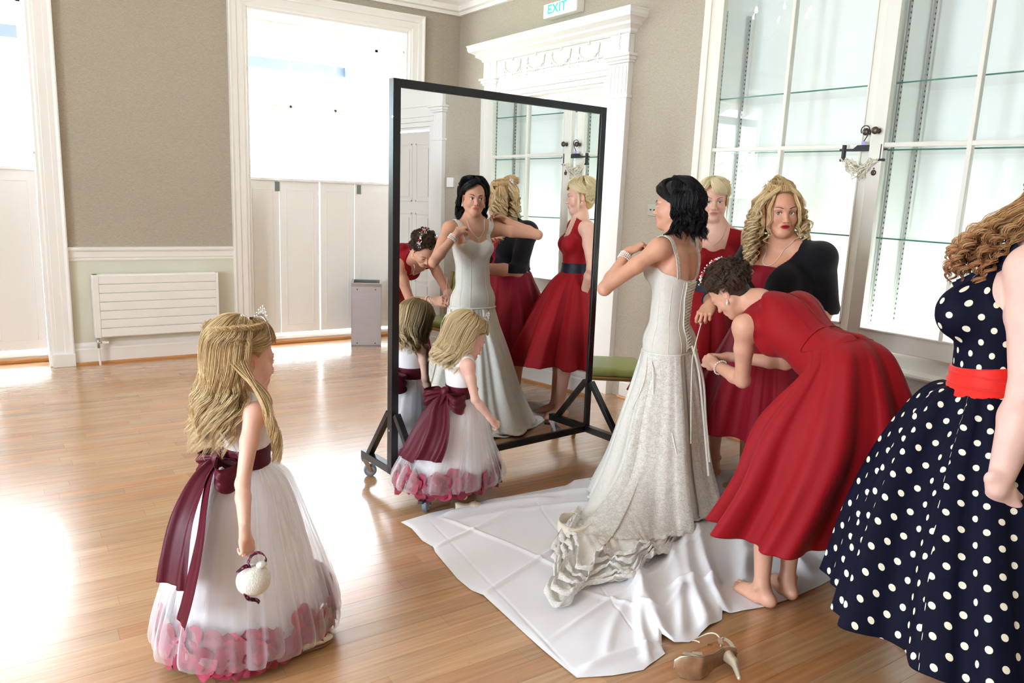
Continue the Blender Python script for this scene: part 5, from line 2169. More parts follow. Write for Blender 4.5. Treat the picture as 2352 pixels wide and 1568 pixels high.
def pearl_string(parent, pts, r, name, m='pearl', closed=False):
    P = np.asarray(pts, float)
    d = np.r_[0, np.cumsum(np.linalg.norm(np.diff(P, axis=0), axis=1))]
    n = max(3, int(d[-1] / (2.05 * r)))
    t = np.linspace(0, d[-1], n, endpoint=not closed)
    Q = np.stack([np.interp(t, d, P[:, i]) for i in range(3)], 1)
    mb = MB()
    for p in Q:
        mb.sphere(p, r, 8)
    o = mb.build(name, M[m], parent, smooth=True)
    return o


def bracelet(parent, c, axis, R, r, name='bracelet', rows=1, m='pearl'):
    axis = unit(axis)
    a = unit(np.cross(axis, [0.2, 0.5, 0.84]))
    b = np.cross(axis, a)
    mb = MB()
    for k in range(rows):
        off = (k - (rows - 1) / 2) * 2.1 * r
        n = int(2 * math.pi * R / (2.05 * r))
        for i in range(n):
            q = 2 * math.pi * i / n + 0.3 * k
            mb.sphere(np.asarray(c) + axis * (off + 0.003 * math.sin(q + k)) + (a * math.cos(q) + b * math.sin(q)) * R, r, 7)
    return mb.build(name, M[m], parent, smooth=True)


def ribbon(name, parent, m, pts, widths, side, n=40, thick=0.0015, wave=0.0, seed=0, cols=9, cup=0.0):
    """a strip along pts; side: direction(s) across"""
    C_ = crom(pts, n)
    W = np.interp(np.linspace(0, 1, n), np.linspace(0, 1, len(widths)), widths)
    sd_ = np.asarray(side, float)
    sd_ = np.tile(unit(sd_), (n, 1)) if sd_.ndim == 1 else crom(sd_, n)
    sd_ /= np.linalg.norm(sd_, axis=1, keepdims=True)
    T = np.gradient(C_, axis=0)
    T /= np.linalg.norm(T, axis=1, keepdims=True) + 1e-9
    N = np.cross(T, sd_)
    u = np.linspace(-1, 1, cols)
    t = np.linspace(0, 1, n)
    rs = np.random.RandomState(seed)
    wv = wave * (np.sin(u[None] * 4.2 + rs.uniform(0, 6) + 2 * t[:, None]) + 0.5 * np.sin(u[None] * 8 + 3 * t[:, None])) + cup * (u[None] ** 2)
    P = C_[:, None] + sd_[:, None] * (u[None, :, None] * W[:, None, None] / 2) + N[:, None] * wv[..., None]
    return grid_mesh(name, P, m, parent, False, True, thick)


def fabric(name, col, rough=0.75, sheen=0.3, weave=0.25, noise=0.03):
    return mat(name, col, rough, noise=noise, nscale=6, sheen=sheen, weave=weave, spec=0.22)


M['red'] = fabric('red_cotton_sateen', srgb(146, 5, 18), 0.65, 0.04)
M['red_shaded'] = fabric('shaded_red_sateen', srgb(132, 6, 28), 0.65, 0.04)  # the bridesmaids' common red with shade mixed into its colour
M['navy'] = fabric('navy_cotton', srgb(14, 17, 42), 0.75, 0.05)
M['blacksash'] = fabric('black_satin', srgb(22, 24, 38), 0.45, 0.1)
M['knit'] = fabric('fine_black_knit', srgb(14, 12, 17), 0.85, 0.12, 0.5)
M['orange'] = fabric('scarlet_sash', srgb(228, 34, 22), 0.5, 0.2)
M['ivorysatin'] = fabric('ivory_satin', srgb(236, 232, 232), 0.4, 0.1, 0.1)
M['burgundy'] = fabric('burgundy_taffeta', srgb(84, 16, 32), 0.42, 0.0, 0.15, 0.08)
# ================================================================== the bride
M['lace'] = None


def lace_mat(name, base, alpha=1.0, scale=140, holes=0.0, tint=None):
    m = mat(name, base, 0.7, sheen=0.2)
    nt, b = nodes_of(m)
    tc = [n for n in nt.nodes if n.type == 'TEX_COORD'][0]
    v = nt.nodes.new('ShaderNodeTexVoronoi')
    v.feature = 'DISTANCE_TO_EDGE'
    v.inputs['Scale'].default_value = scale
    v2 = nt.nodes.new('ShaderNodeTexVoronoi')
    v2.feature = 'F1'
    v2.inputs['Scale'].default_value = scale * 0.42
    n = nt.nodes.new('ShaderNodeTexNoise')
    n.inputs['Scale'].default_value = scale * 0.25
    mx = nt.nodes.new('ShaderNodeVectorMath')
    mx.operation = 'MULTIPLY_ADD'
    mx.inputs[1].default_value = (0.03, 0.03, 0.03)
    nt.links.new(n.outputs['Color'], mx.inputs[0])
    nt.links.new(tc.outputs['Object'], mx.inputs[2])
    nt.links.new(mx.outputs[0], v.inputs['Vector'])
    nt.links.new(mx.outputs[0], v2.inputs['Vector'])
    ad = nt.nodes.new('ShaderNodeMath')
    ad.operation = 'MULTIPLY'
    nt.links.new(v.outputs['Distance'], ad.inputs[0])
    nt.links.new(v2.outputs['Distance'], ad.inputs[1])
    cr = nt.nodes.new('ShaderNodeValToRGB')
    cr.color_ramp.elements[0].position = 0.02
    cr.color_ramp.elements[0].color = (*[c * 1.0 for c in base], 1)
    cr.color_ramp.elements[1].position = 0.14
    cr.color_ramp.elements[1].color = (*[c * t for c, t in zip(base, tint or (0.93, 0.915, 0.885))], 1)
    nt.links.new(ad.outputs[0], cr.inputs[0])
    nt.links.new(cr.outputs[0], b.inputs['Base Color'])
    bp = nt.nodes.new('ShaderNodeBump')
    bp.invert = True
    bp.inputs['Strength'].default_value = 0.5
    bp.inputs['Distance'].default_value = 0.003
    nt.links.new(ad.outputs[0], bp.inputs['Height'])
    nt.links.new(bp.outputs[0], b.inputs['Normal'])
    if holes:
        mr = nt.nodes.new('ShaderNodeMapRange')
        mr.inputs['From Min'].default_value = 0.02
        mr.inputs['From Max'].default_value = 0.10
        mr.inputs['To Min'].default_value = 1.0
        mr.inputs['To Max'].default_value = 1.0 - holes
        nt.links.new(ad.outputs[0], mr.inputs['Value'])
        nt.links.new(mr.outputs[0], b.inputs['Alpha'])
    return m


M['lace'] = lace_mat('ivory_lace', srgb(222, 219, 210))
M['lacetrim'] = lace_mat('white_lace_edging', srgb(242, 240, 236), scale=130, holes=0.25)
M['overlace'] = lace_mat('sheer_lace_overlay', srgb(228, 225, 216), scale=110, holes=0.2)
M['silk'] = fabric('ivory_silk', srgb(238, 230, 208), 0.5, 0.2, 0.1)
M['cord'] = fabric('ivory_satin_cord', srgb(240, 236, 222), 0.4, 0.1, 0.0)

br = person('bride in an ivory lace gown with beaded straps, black wavy hair, before the mirror')
AZ = -15.6
Rc = rotm(AZ, 0)
pel = np.array([2.895, 2.848, 0.888])
chs = np.array([2.885, 2.835, 1.245])
nck = np.array([2.885, 2.83, 1.435])
hR = rotm(-30, 2, 2)
hc = np.array([2.875, 2.856, 1.578])
b_head = (hc, hR, 0.98)
Ls, Rs = np.array([2.722, 2.79, 1.368]), np.array([3.048, 2.885, 1.372])
Le, Lw = np.array([2.492, 2.909, 1.163]), np.array([2.660, 2.935, 1.345])
Re, Rw = np.array([3.253, 3.100, 1.340]), np.array([3.118, 2.905, 1.435])
T = Sdf()
torso(T, pel, Rc, chs, Rc, nck, hc, w=0.92, t=0.92, s=1.0, bust=1.0, shoulders=(Ls, Rs))
S = T.merged(head_sdf().moved(*b_head))
arm(S, Ls, Le, Lw, 0.93)
arm(S, Rs, Re, Rw, 0.93)
hand(S, Lw, (0.80, -0.30, 0.45), (-0.45, 0.2, 0.85), -1, s=0.92, per=[(50, 60, 30), (55, 65, 30), (60, 65, 30), (65, 60, 30)], thumbc=(20, -10))
hand(S, Rw, (-0.85, -0.28, 0.25), (0.3, -0.6, 0.75), 1, s=0.92, per=[(30, 40, 30), (35, 45, 30), (40, 50, 30), (45, 50, 30)], thumbc=(20, 0))
finish_body(br, S, b_head, 0.005, [head_box(b_head), box_around(Lw + [0.05, 0, 0.03], 0.10), box_around(Rw + [-0.05, 0, 0.03], 0.10)], None,
            dict(lips=srgb(196, 88, 84), blush=0.5, base=np.array(srgb(214, 160, 132)), shadow=(0.35, srgb(120, 85, 75))), keep=lambda c: c[:, 2] > 0.9)
eyes(br, b_head, gaze=(12, 0), iris=(0.1, 0.08, 0.06), brow=(0.02, 0.015, 0.012))

Lc = loc(chs, Rc)


def bod(X, Y, Z):
    x, y, z = Lc(X, Y, Z)
    back = -0.035 + 0.03 * np.clip(np.abs(x) / 0.12, 0, 1) ** 2
    front = 0.035 + 0.022 * np.exp(-((np.abs(x) - 0.065) / 0.035) ** 2)
    f = smooth_step(y, -0.05, 0.05)
    top = back * (1 - f) + front * f
    side = 0.02
    top = np.where(np.abs(x) > 0.10, np.minimum(top, side + 0.2 * (0.16 - np.abs(x))), top)
    return np.maximum(z - top, 0.832 - Z)


def smooth_step(v, a, b):
    t = np.clip((v - a) / (b - a), 0, 1)
    return t * t * (3 - 2 * t)


dress = bpy.data.objects.new('wedding_gown', None)
COL.objects.link(dress)
dress.parent = br
garment('bodice', T, dress, M['lace'], 0.004, 0.007, bod, lo=(2.6, 2.6, 0.8), hi=(3.2, 3.1, 1.40))
# boned seams over the bodice back
fwd, rgt = Rc[:, 1], Rc[:, 0]
bandc = np.array([2.895, 2.847, 0.838])
R1 = ring(bandc, 0.168, 0.128, AZ, 200)
for _i in range(3):
    R1 = T.snap(R1, 0.011, 2)
    R1[:, 2] = bandc[2]
tube_mesh('hip_cord', np.concatenate([R1, R1[:1]])[None], np.full((1, 201), 0.005), M['cord'], dress, 6)
for a_ in (-150, -120, -90, -62, -30, 30, 62, 90, 120, 150):
    dd_ = rotm(AZ + a_)[:, 1]
    pp_ = np.array([np.array([2.89, 2.842, z]) + dd_ * 0.14 for z in np.linspace(0.845, 1.20, 30)])
    tube_mesh('boning_seam', T.snap(pp_, 0.0075, 4)[None], np.full((1, 30), 0.0013), M['silk'], dress, 5)
# beaded straps over both shoulders
for s in (-1, 1):
    sh_ = Ls if s < 0 else Rs
    inn = np.array([2.885, 2.835, 0]) * 0
    q = lambda x, y, z: chs + Rc @ np.array([x, y, z])
    pts = [q(s * 0.100, -0.098, -0.03), q(s * 0.118, -0.105, 0.04), q(s * 0.122, -0.078, 0.11), q(s * 0.120, -0.025, 0.162), q(s * 0.115, 0.035, 0.150), q(s * 0.098, 0.085, 0.10), q(s * 0.085, 0.108, 0.045)]
    pts = S.snap(crom(pts, 24), 0.003)
    o = ribbon('strap', dress, M['lace'], pts, [0.030, 0.032, 0.034, 0.030], rgt, 40, 0.003, cup=0.0)
    mb = MB()
    for k in range(6, 78):
        p = crom(pts, 80)[k]
        n_ = unit(p - (chs + Rc @ np.array([s * 0.1, 0, 0.02])))
        mb.sphere(p + n_ * 0.004 + rgt * (0.006 * math.sin(k * 1.3)), 0.0024, 6)
    o2 = mb.build('beading', M['pearl'], o, smooth=True)
    o2['kind'] = 'stuff'
# laced back: modesty panel, eyelet edges and criss-cross ribbon
pan = []
for i, z in enumerate(np.linspace(1.205, 0.85, 24)):
    hw = 0.050 - 0.034 * (i / 23) ** 0.7
    base_ = np.array([2.888, 2.84, z])
    row = [base_ + rgt * (u * hw) - fwd * 0.2 for u in np.linspace(-1, 1, 9)]
    pan.append(T.march(np.array(row), fwd, 0.0095))
pan = np.array(pan)
grid_mesh('modesty_panel', pan, M['silk'], dress, False, True, 0.002)
lac = []
out = -fwd * 0.006
for i in range(0, 22):
    a, b = pan[i, 0] + out, pan[min(23, i + 1), 8] + out
    c, d = pan[i, 8] + out, pan[min(23, i + 1), 0] + out
    lac += [np.linspace(a, b, 6) + out * 0.4 * np.sin(np.linspace(0, math.pi, 6))[:, None], np.linspace(c, d, 6) + out * 0.8 * np.sin(np.linspace(0, math.pi, 6))[:, None]]
o = tube_mesh('lacing', np.array(lac), np.full((len(lac), 6), 0.0024), M['cord'], dress, 5)
for sgn in (0, 8):
    e = pan[:, sgn] + out * 0.5
    tube_mesh('eyelet_edge', crom(e, 60)[None], np.full((1, 60), 0.0045), M['lace'], dress, 6)
# gown skirt and train
cols = 360
th = np.linspace(0, 2 * math.pi, cols, endpoint=False)
hipc = np.array([2.9, 2.85, 0.0])
ang_w = np.arctan2(R1[:, 1] - hipc[1], R1[:, 0] - hipc[0])
ringw = ring(bandc, 0.166, 0.126, 0, cols)


def polar_hem(pts, n):
    """closed outline by angle about the hip centre"""
    P = np.array(pts, float)
    P = np.concatenate([P, P[:1]])
    d = np.r_[0, np.cumsum(np.linalg.norm(np.diff(P, axis=0), axis=1))]
    t = np.linspace(0, d[-1], n, endpoint=False)
    return np.stack([np.interp(t, d, P[:, i]) for i in range(2)], 1)


# outline starts at +x and runs counter-clockwise
hem = [(3.30, 2.90), (3.26, 3.10), (3.12, 3.26), (2.92, 3.30), (2.72, 3.20), (2.60, 3.02), (2.46, 2.90), (2.30, 2.80), (2.20, 2.72), (2.10, 2.66), (1.98, 2.50), (1.84, 2.36), (1.755, 2.27), (1.735, 2.19),
       (1.80, 2.175), (1.88, 2.24), (1.98, 2.27), (2.10, 2.22), (2.22, 2.24), (2.36, 2.30), (2.48, 2.34), (2.62, 2.40), (2.76, 2.45), (2.92, 2.50), (3.08, 2.60), (3.22, 2.74)]
H = polar_hem(hem, cols)
for _ in range(6):
    H = 0.5 * H + 0.25 * (np.roll(H, 1, 0) + np.roll(H, -1, 0))
k0 = int(np.argmin(np.abs(np.arctan2(H[:, 1] - hipc[1], H[:, 0] - hipc[0]))))
H = np.roll(H, -k0, 0)
ah = np.arctan2(H[:, 1] - hipc[1], H[:, 0] - hipc[0])
dirh = np.stack([np.cos(ah), np.sin(ah)], 1)
dist = np.linalg.norm(H - hipc[:2], axis=1)
ringw = np.stack([bandc[0] + 0.168 * 0 + 0 * ah, bandc[1] + 0 * ah, 0 * ah + 0.838], 1)
_pa = np.arctan2(R1[:, 1] - hipc[1], R1[:, 0] - hipc[0])
_pr = np.linalg.norm(R1[:, :2] - hipc[:2], axis=1)
_o = np.argsort(_pa)
rr0 = np.interp(ah, _pa[_o], _pr[_o], period=2 * math.pi)
ringw[:, :2] += dirh * rr0[:, None]


def at_r(r, z):
    return np.stack([hipc[0] + dirh[:, 0] * r, hipc[1] + dirh[:, 1] * r, z + 0 * ah], 1)


near = np.minimum(dist, 0.46)
rows_ = [ringw, at_r(rr0 + 0.022 + 0.0 * near, 0.74), at_r(rr0 * 0.6 + near * 0.36, 0.52), at_r(rr0 * 0.35 + near * 0.62, 0.27)]
tr = np.clip((dist - 0.46) / 0.6, 0, 1)
rows_.append(at_r(rr0 * 0.15 + near * 0.86 + 0.16 * (dist - near), 0.10 + 0.05 * tr))
rows_.append(at_r(near * 0.97 + 0.45 * (dist - near), 0.035 + 0.045 * tr))
rows_.append(at_r(near + 0.75 * (dist - near), 0.025 + 0.025 * tr))
rows_.append(at_r(dist, 0.012))
CT = np.array(rows_)
PS = crom(CT.transpose(1, 0, 2), 120).transpose(1, 0, 2)
tt = np.linspace(0, 1, 120)[:, None]
f1 = fold_noise(ah * 1.0, 3, (7, 11, 16, 23))
f1 = np.sign(f1) * np.abs(f1) ** 0.7
f2 = fold_noise(ah, 9, (19, 27, 34))
am = 0.004 + 0.036 * smooth01(tt * 1.5)
off_ = am * (f1 + 0.35 * f2)[None]
PS[..., :2] += dirh[None] * off_[..., None]
wr_ = smooth01((tt - 0.55) / 0.3)
nz_ = 0.5 * vnoise(PS * np.array([1, 1, 0]), 16, 4) + 0.35 * vnoise(PS * np.array([1, 1, 0]), 38, 6) + 0.25 * vnoise(PS * np.array([1, 1, 0]), 75, 8)
PS[..., 2] += wr_ * (0.030 * (nz_ + 0.55)) * (0.4 + 0.9 * tr[None])
PS[..., 2] = np.maximum(PS[..., 2], 0.020 + 0.010 * smooth01(nz_))
sk = grid_mesh('gown_skirt', PS, M['lace'], dress, True, True, 0.002)
# sheer overlay panels with scalloped lace borders, standing a little off the skirt
PO = PS[2:88].copy()
to = np.linspace(0, 1, len(PO))[:, None]
PO[..., :2] += dirh[None] * (0.006 + 0.022 * to * (1 + fold_noise(ah, 21, (5, 9, 13))[None]))[..., None]
sel = (np.arange(cols) * 1.0)
for a0, a1 in ((150, 300), (310, 345)):
    grid_mesh('lace_overlay', PO[:, a0:a1], M['overlace'], dress, False, True)
# ruffled lace edging heaped along the end of the train
TE = PS[-26:, 120:290]
nt_ = TE.shape[1]
s_ = np.linspace(0, 1, nt_)
for k in range(5):
    P = TE[25 - k * 5].copy()
    dd = dirh[120:290]
    rr3 = np.random.RandomState(60 + k)
    ph1 = np.cumsum(rr3.uniform(0.10, 0.42, nt_))
    ph2 = np.cumsum(rr3.uniform(0.25, 0.6, nt_))
    row = []
    for j in range(10):
        v = j / 9
        Q = P.copy()
        Q[:, :2] += dd * (0.040 * v - 0.01 + 0.020 * v * np.sin(ph1) + 0.007 * v * np.sin(ph2))[:, None]
        tang = np.stack([-dd[:, 1], dd[:, 0]], 1)
        Q[:, :2] += tang * (0.010 * v * np.cos(ph1 * 1.7))[:, None]
        Q[:, 2] = np.maximum(P[:, 2] + 0.006 + 0.022 * math.sin(v * 2.6) + 0.010 * v * np.cos(ph1) + 0.003 * np.sin(ph2 + 2 * v), 0.020)
        row.append(Q)
    grid_mesh('lace_ruffle', np.array(row), M['lacetrim'], dress, False, True)
# soft rolled loop where the silk lining turns over
lp = crom([(2.28, 2.78, 0.05), (2.19, 2.76, 0.075), (2.13, 2.70, 0.07), (2.16, 2.63, 0.055), (2.24, 2.62, 0.06), (2.32, 2.66, 0.05)], 40)
cyl_ = []
for q in np.linspace(0, 2 * math.pi, 16, endpoint=False):
    cyl_.append(lp + np.array([0, 0, 1.0]) * 0.028 * math.sin(q) + np.array([0.5, 0.3, 0]) * 0.03 * math.cos(q))
grid_mesh('lining_fold', np.array(cyl_).transpose(1, 0, 2), M['silk'], dress, True, True)
# hanging ribbons
def hang(name, pts, r=0.004, n=50, flat=0.35):
    return tube_mesh(name, crom(pts, n)[None], np.full((1, n), r), M['cord'], dress, 6, flat=flat)


qb = lambda x, y, z: np.array([2.895, 2.848, z]) + rgt * x + fwd * y
hang('ribbon_tail', [qb(0.0, -0.14, 0.88), qb(0.02, -0.18, 0.75), qb(-0.03, -0.26, 0.5), qb(-0.07, -0.33, 0.25)], 0.006)
hang('ribbon_tail', [qb(0.03, -0.14, 0.87), qb(0.06, -0.19, 0.70), qb(0.03, -0.24, 0.5), qb(-0.01, -0.30, 0.30)], 0.006)
hang('ribbon_tail', [qb(-0.165, 0.0, 0.83), qb(-0.21, -0.05, 0.74), qb(-0.22, -0.07, 0.62), qb(-0.20, -0.09, 0.60), qb(-0.18, -0.08, 0.68), qb(-0.18, -0.1, 0.62), qb(-0.23, -0.2, 0.45), qb(-0.24, -0.26, 0.3)], 0.004)
hang('ribbon_tail', [qb(-0.16, 0.02, 0.83), qb(-0.225, -0.01, 0.70), qb(-0.27, 0.02, 0.56)], 0.004)
# the lace pulled taut by the helper
hang('ribbon_tail', [(2.862, 2.60, 1.02), (2.85, 2.61, 0.93), (2.855, 2.63, 0.82), (2.84, 2.60, 0.62), (2.82, 2.56, 0.42)], 0.003)

# hair: black, half up, waves to the shoulders
hb = Hair(b_head, [srgb(9, 8, 10), srgb(18, 16, 19), srgb(30, 27, 31)], 2)
hb.cap(off=0.016, lo=0.012, sl=0.42, extra=[((0, -0.060, 0.055), (0.074, 0.070, 0.066), None, 0.03), ((0, -0.06, -0.03), (0.062, 0.05, 0.06), None, 0.03)], nape=-0.10)
rs = hb.rs
for i in range(110):
    az = rs.uniform(92, 268)
    up_ = rs.uniform(0, 1)
    p = [scalp(az * 0.5 + 90, 82, 0.022), scalp(az, 58, 0.030), scalp(az, 22, 0.030), scalp(az, -12, 0.026)]
    dirv = np.array([math.sin(math.radians(az)), math.cos(math.radians(az)), 0])
    L_ = rs.uniform(0.10, 0.20)
    b3 = p[3]
    for k in range(1, 5):
        v = k / 4
        p.append(b3 * np.array([0.86, 0.9, 1]) + dirv * (0.004 + 0.014 * v) + np.array([0, -0.030 * v, -L_ * v]) + rs.normal(0, 0.004, 3))
    hb.lock(p, n=20, r=0.014, world=False, curl=(0.012, 0.10, 0.45, rs.choice([0.0, 0.8, 1.6, 3.2]) + 0.5 * up_), sr=0.0014, S=30, frizz=0.001)
for i in range(34):     # fringe swept from a side parting on her right
    u = i / 33
    st = scalp(28 - 12 * u, 62 + 16 * u, 0.020)
    p = [st, scalp(4 - 8 * u, 44 + 16 * u, 0.024), scalp(-26 - 12 * u, 26 + 18 * u, 0.022), scalp(-58 - 10 * u, 8 + 10 * u, 0.020), scalp(-88, -12, 0.018), scalp(-104, -40, 0.02), scalp(-118, -62, 0.035)]
    hb.lock(p, n=16, r=0.010, world=False, sr=0.0013, frizz=0.0008)
for i in range(20):
    u = i / 19
    p = [scalp(30 - 10 * u, 62 + 14 * u, 0.020), scalp(50, 48 + 8 * u, 0.024), scalp(72, 24, 0.022), scalp(92, -4, 0.018), scalp(112, -36, 0.02), scalp(125, -60, 0.03)]
    hb.lock(p, n=14, r=0.009, world=False, sr=0.0012, frizz=0.001)
for i in range(22):     # crown and twisted back section
    s_ = 1 if i % 2 else -1
    p = [scalp(s_ * 40, 78, 0.022), scalp(s_ * 95, 60, 0.030), scalp(s_ * 130, 38, 0.038), scalp(s_ * 160, 14 - i, 0.046), scalp(180, -8 - i, 0.048)]
    hb.lock(p, n=18, r=0.014, world=False, curl=(0.005, 0.09, 0.2, rs.uniform(0, 6)), sr=0.0013)
for i in range(12):      # curled ends flicking to her left
    p = [scalp(-100, -20, 0.02), scalp(-108, -60, 0.03), np.array([-0.085, -0.02, -0.10]), np.array([-0.10, 0.01, -0.15 - 0.006 * i]), np.array([-0.125 - 0.004 * i, 0.02, -0.165 - 0.004 * i])]
    hb.lock(p, n=12, r=0.011, world=False, curl=(0.010, 0.05, 0.4, 0.5 * i), sr=0.0011)
hb.build(br)

# jewellery
Lb = Lw * 0.83 + Le * 0.17
bracelet(br, Lb, Lw - Le, 0.030, 0.0042, rows=4)
w = lambda p: hc + hR @ (np.array(p) * 0.98)
nk = [q_ for q_ in S.snap(crom([chs + Rc @ np.array(v) for v in [(-0.058, 0.02, 0.178), (-0.055, 0.075, 0.13), (-0.028, 0.098, 0.09), (0, 0.104, 0.07), (0.028, 0.098, 0.09), (0.055, 0.075, 0.13), (0.058, 0.02, 0.178)]], 60), 0.002)]
pearl_string(br, nk, 0.0024, 'necklace', 'crystal')
mb = MB()
for (x, z, r) in ((0, 0.058, 0.004), (0, 0.048, 0.003), (0, 0.038, 0.0045), (0.01, 0.066, 0.0035), (-0.01, 0.066, 0.0035), (0.018, 0.076, 0.003), (-0.018, 0.076, 0.003)):
    mb.sphere(chs + Rc @ np.array([x, 0.107, z]), r, 8)
mb.build('pendant', M['crystal'], br, smooth=True)
for s in (-1, 1):
    mb = MB()
    for k in range(4):
        mb.sphere(w((s * 0.079, -0.002, -0.036 - 0.0075 * k)), 0.0035 + 0.0006 * k, 8)
    mb.build('earring', M['crystal'], br, smooth=True)
# ================================================================== the stooping bridesmaid
def along(q, par, L):
    return None


cw = person('stooping bridesmaid in a red sleeveless dress, bare feet, tying the laces of the gown')
AZc = 10
RcC = rotm(14, 64, 0)
RpC = rotm(8, 28, 0)
pelC = np.array([2.80, 1.745, 0.955])
LsC, RsC = np.array([2.715, 2.215, 1.075]), np.array([3.03, 2.20, 1.115])
chC = np.array([2.855, 2.075, 1.095])
nkC = np.array([2.875, 2.265, 1.165])
hRC = rotm(-10, 48, -8)
hcC = np.array([2.808, 2.400, 1.205])
c_head = (hcC, hRC, 0.95)
LeC, LwC = np.array([2.795, 2.262, 0.815]), np.array([2.842, 2.475, 0.842])
ReC, RwC = np.array([3.13, 2.29, 0.86]), np.array([2.955, 2.495, 0.865])
T = Sdf()
torso(T, pelC, RpC, chC, RcC, nkC, hcC, w=1.0, t=1.15, shoulders=(LsC, RsC))
S = T.merged(head_sdf(closed=True).moved(*c_head))
arm(S, LsC, LeC, LwC, 0.95)
arm(S, RsC, ReC, RwC, 0.92)
hand(S, LwC, (0.25, 0.90, 0.05), (-0.85, 0.25, 0.3), -1, s=0.9, per=[(25, 45, 30), (35, 50, 35), (45, 55, 35), (55, 60, 35)], thumbc=(15, -5))
hand(S, RwC, (-0.75, 0.62, 0.02), (0.2, 0.1, 0.95), 1, s=0.9, per=[(20, 45, 30), (35, 50, 35), (50, 55, 35), (60, 60, 35)], thumbc=(20, 0))
hipL, hipR = pelC + RpC[:, 0] * -0.075 + [0, 0, -0.03], pelC + RpC[:, 0] * 0.075 + [0, 0, -0.03]
anL, anR = np.array([2.515, 1.835, 0.078]), np.array([2.665, 1.825, 0.078])
knL, knR = np.array([2.565, 1.90, 0.47]), np.array([2.745, 1.89, 0.47])
leg(S, hipL, knL, anL, 0.9)
leg(S, hipR, knR, anR, 0.9)
PL = foot(S, anL, 4, 0.95)
toes(S, PL, 0.95, 1)
PR = foot(S, anR, 28, 0.95)
toes(S, PR, 0.95, -1)
finish_body(cw, S, c_head, 0.0055, [head_box(c_head), box_around(LwC + [0.03, 0.05, 0], 0.11), box_around(RwC + [-0.03, 0.05, 0], 0.11),
                                    (np.array([2.42, 1.74, -0.01]), np.array([2.85, 2.08, 0.13]), 0.0032)], None,
            dict(lips=srgb(170, 80, 76), blush=0.6))
eyes(cw, c_head, closed=True, brow=(0.06, 0.04, 0.03))
Lq = loc(chC, RcC)
Lp = loc(pelC, RpC)
gownC = bpy.data.objects.new('dress', None)
COL.objects.link(gownC)
gownC.parent = cw


def bodC(X, Y, Z):
    x, y, z = Lq(X, Y, Z)
    back = 0.165 - 0.25 * np.clip(0.06 - np.abs(x), 0, 1) ** 1.0
    front = 0.05 + 0.10 * np.clip((np.abs(x) - 0.05) / 0.06, 0, 1)
    f = smooth_step(y, -0.01, 0.06)
    top = back * (1 - f) + front * f
    xp, yp, zp = Lp(X, Y, Z)
    a = np.maximum(z - top, np.abs(x) - 0.168)
    arms = []
    for p, s_ in ((LsC, -1), (RsC, 1)):
        d = np.sqrt((X - p[0] - RcC[0, 0] * 0.055 * s_) ** 2 + (Y - p[1] - RcC[1, 0] * 0.055 * s_) ** 2 + (Z - p[2] + 0.01) ** 2)
        arms.append(0.074 - d)
    a = np.maximum(a, np.maximum(arms[0], arms[1]))
    return np.maximum(a, -(zp - 0.02))


garment('bodice', T, gownC, M['red'], 0.0045, 0.009, bodC)
# skirt: from the tilted waist over the hips and straight down
cols = 360
thC = np.linspace(0, 2 * math.pi, cols, endpoint=False)
wc = pelC + RpC[:, 2] * 0.12


def ringC(c, rx, ry, R):
    return np.asarray(c) + (np.stack([rx * np.cos(thC), ry * np.sin(thC), 0 * thC], 1)) @ R.T


w0 = T.snap(ringC(wc, 0.14, 0.11, RpC), 0.012, 3)
h0 = T.snap(ringC(pelC + RpC[:, 2] * 0.03, 0.19, 0.15, rotm(8, 18)), 0.02, 3)
hemC = np.stack([2.80 + 0.44 * np.cos(thC - math.radians(8)), 1.87 + 0.29 * np.sin(thC - math.radians(8)), 0.292 + 0 * thC], 1)
m1 = np.stack([2.83 + 0.345 * np.cos(thC - math.radians(8)), 1.78 + 0.28 * np.sin(thC - math.radians(8)), 0.74 + 0 * thC], 1)
m2 = np.stack([2.83 + 0.415 * np.cos(thC - math.radians(8)), 1.81 + 0.28 * np.sin(thC - math.radians(8)), 0.50 + 0 * thC], 1)
skirt('skirt', gownC, M['red'], [w0, h0, m1, m2, hemC], 70, cols, (0.0, 0.078), 14, (6, 9, 13), 0.95, 0.003, 0.004, sharp=0.75)
# waist seam and back zip seam
sm = T.snap(np.concatenate([w0, w0[:1]]), 0.0115, 2)
tube_mesh('waist_seam', sm[None], np.full((1, len(sm)), 0.0022), M['red'], gownC, 5)
zs_ = T.snap(np.array([chC + RcC @ np.array([0, -0.14, z]) for z in np.linspace(0.13, -0.26, 30)]), 0.0095, 3)
tube_mesh('back_seam', zs_[None], np.full((1, 30), 0.0016), M['red'], gownC, 5)
for s_ in (-1, 1):
    zz = T.snap(np.array([chC + RcC @ np.array([s_ * 0.075, -0.12, z]) for z in np.linspace(0.06, -0.26, 26)]), 0.0095, 3)
    tube_mesh('dart_seam', zz[None], np.full((1, 26), 0.0014), M['red'], gownC, 5)
# peep of a dark petticoat under the hem
pc = np.array([2.80, 1.87, 0])
sc_ = lambda r_, k, dz=0: np.array([2.80, 1.87, 0]) * (1 - k) * np.array([1, 1, 0]) + r_ * np.array([k, k, 1]) + np.array([0, 0, dz])
skirt('petticoat', gownC, M['blacksash'], [sc_(m2, 0.72, -0.05), sc_(hemC * 0.5 + m2 * 0.5, 0.74, -0.03), sc_(hemC, 0.78, 0.004)], 20, cols, (0.0, 0.015), 4, (11, 17, 23), 1.0, 0.001)
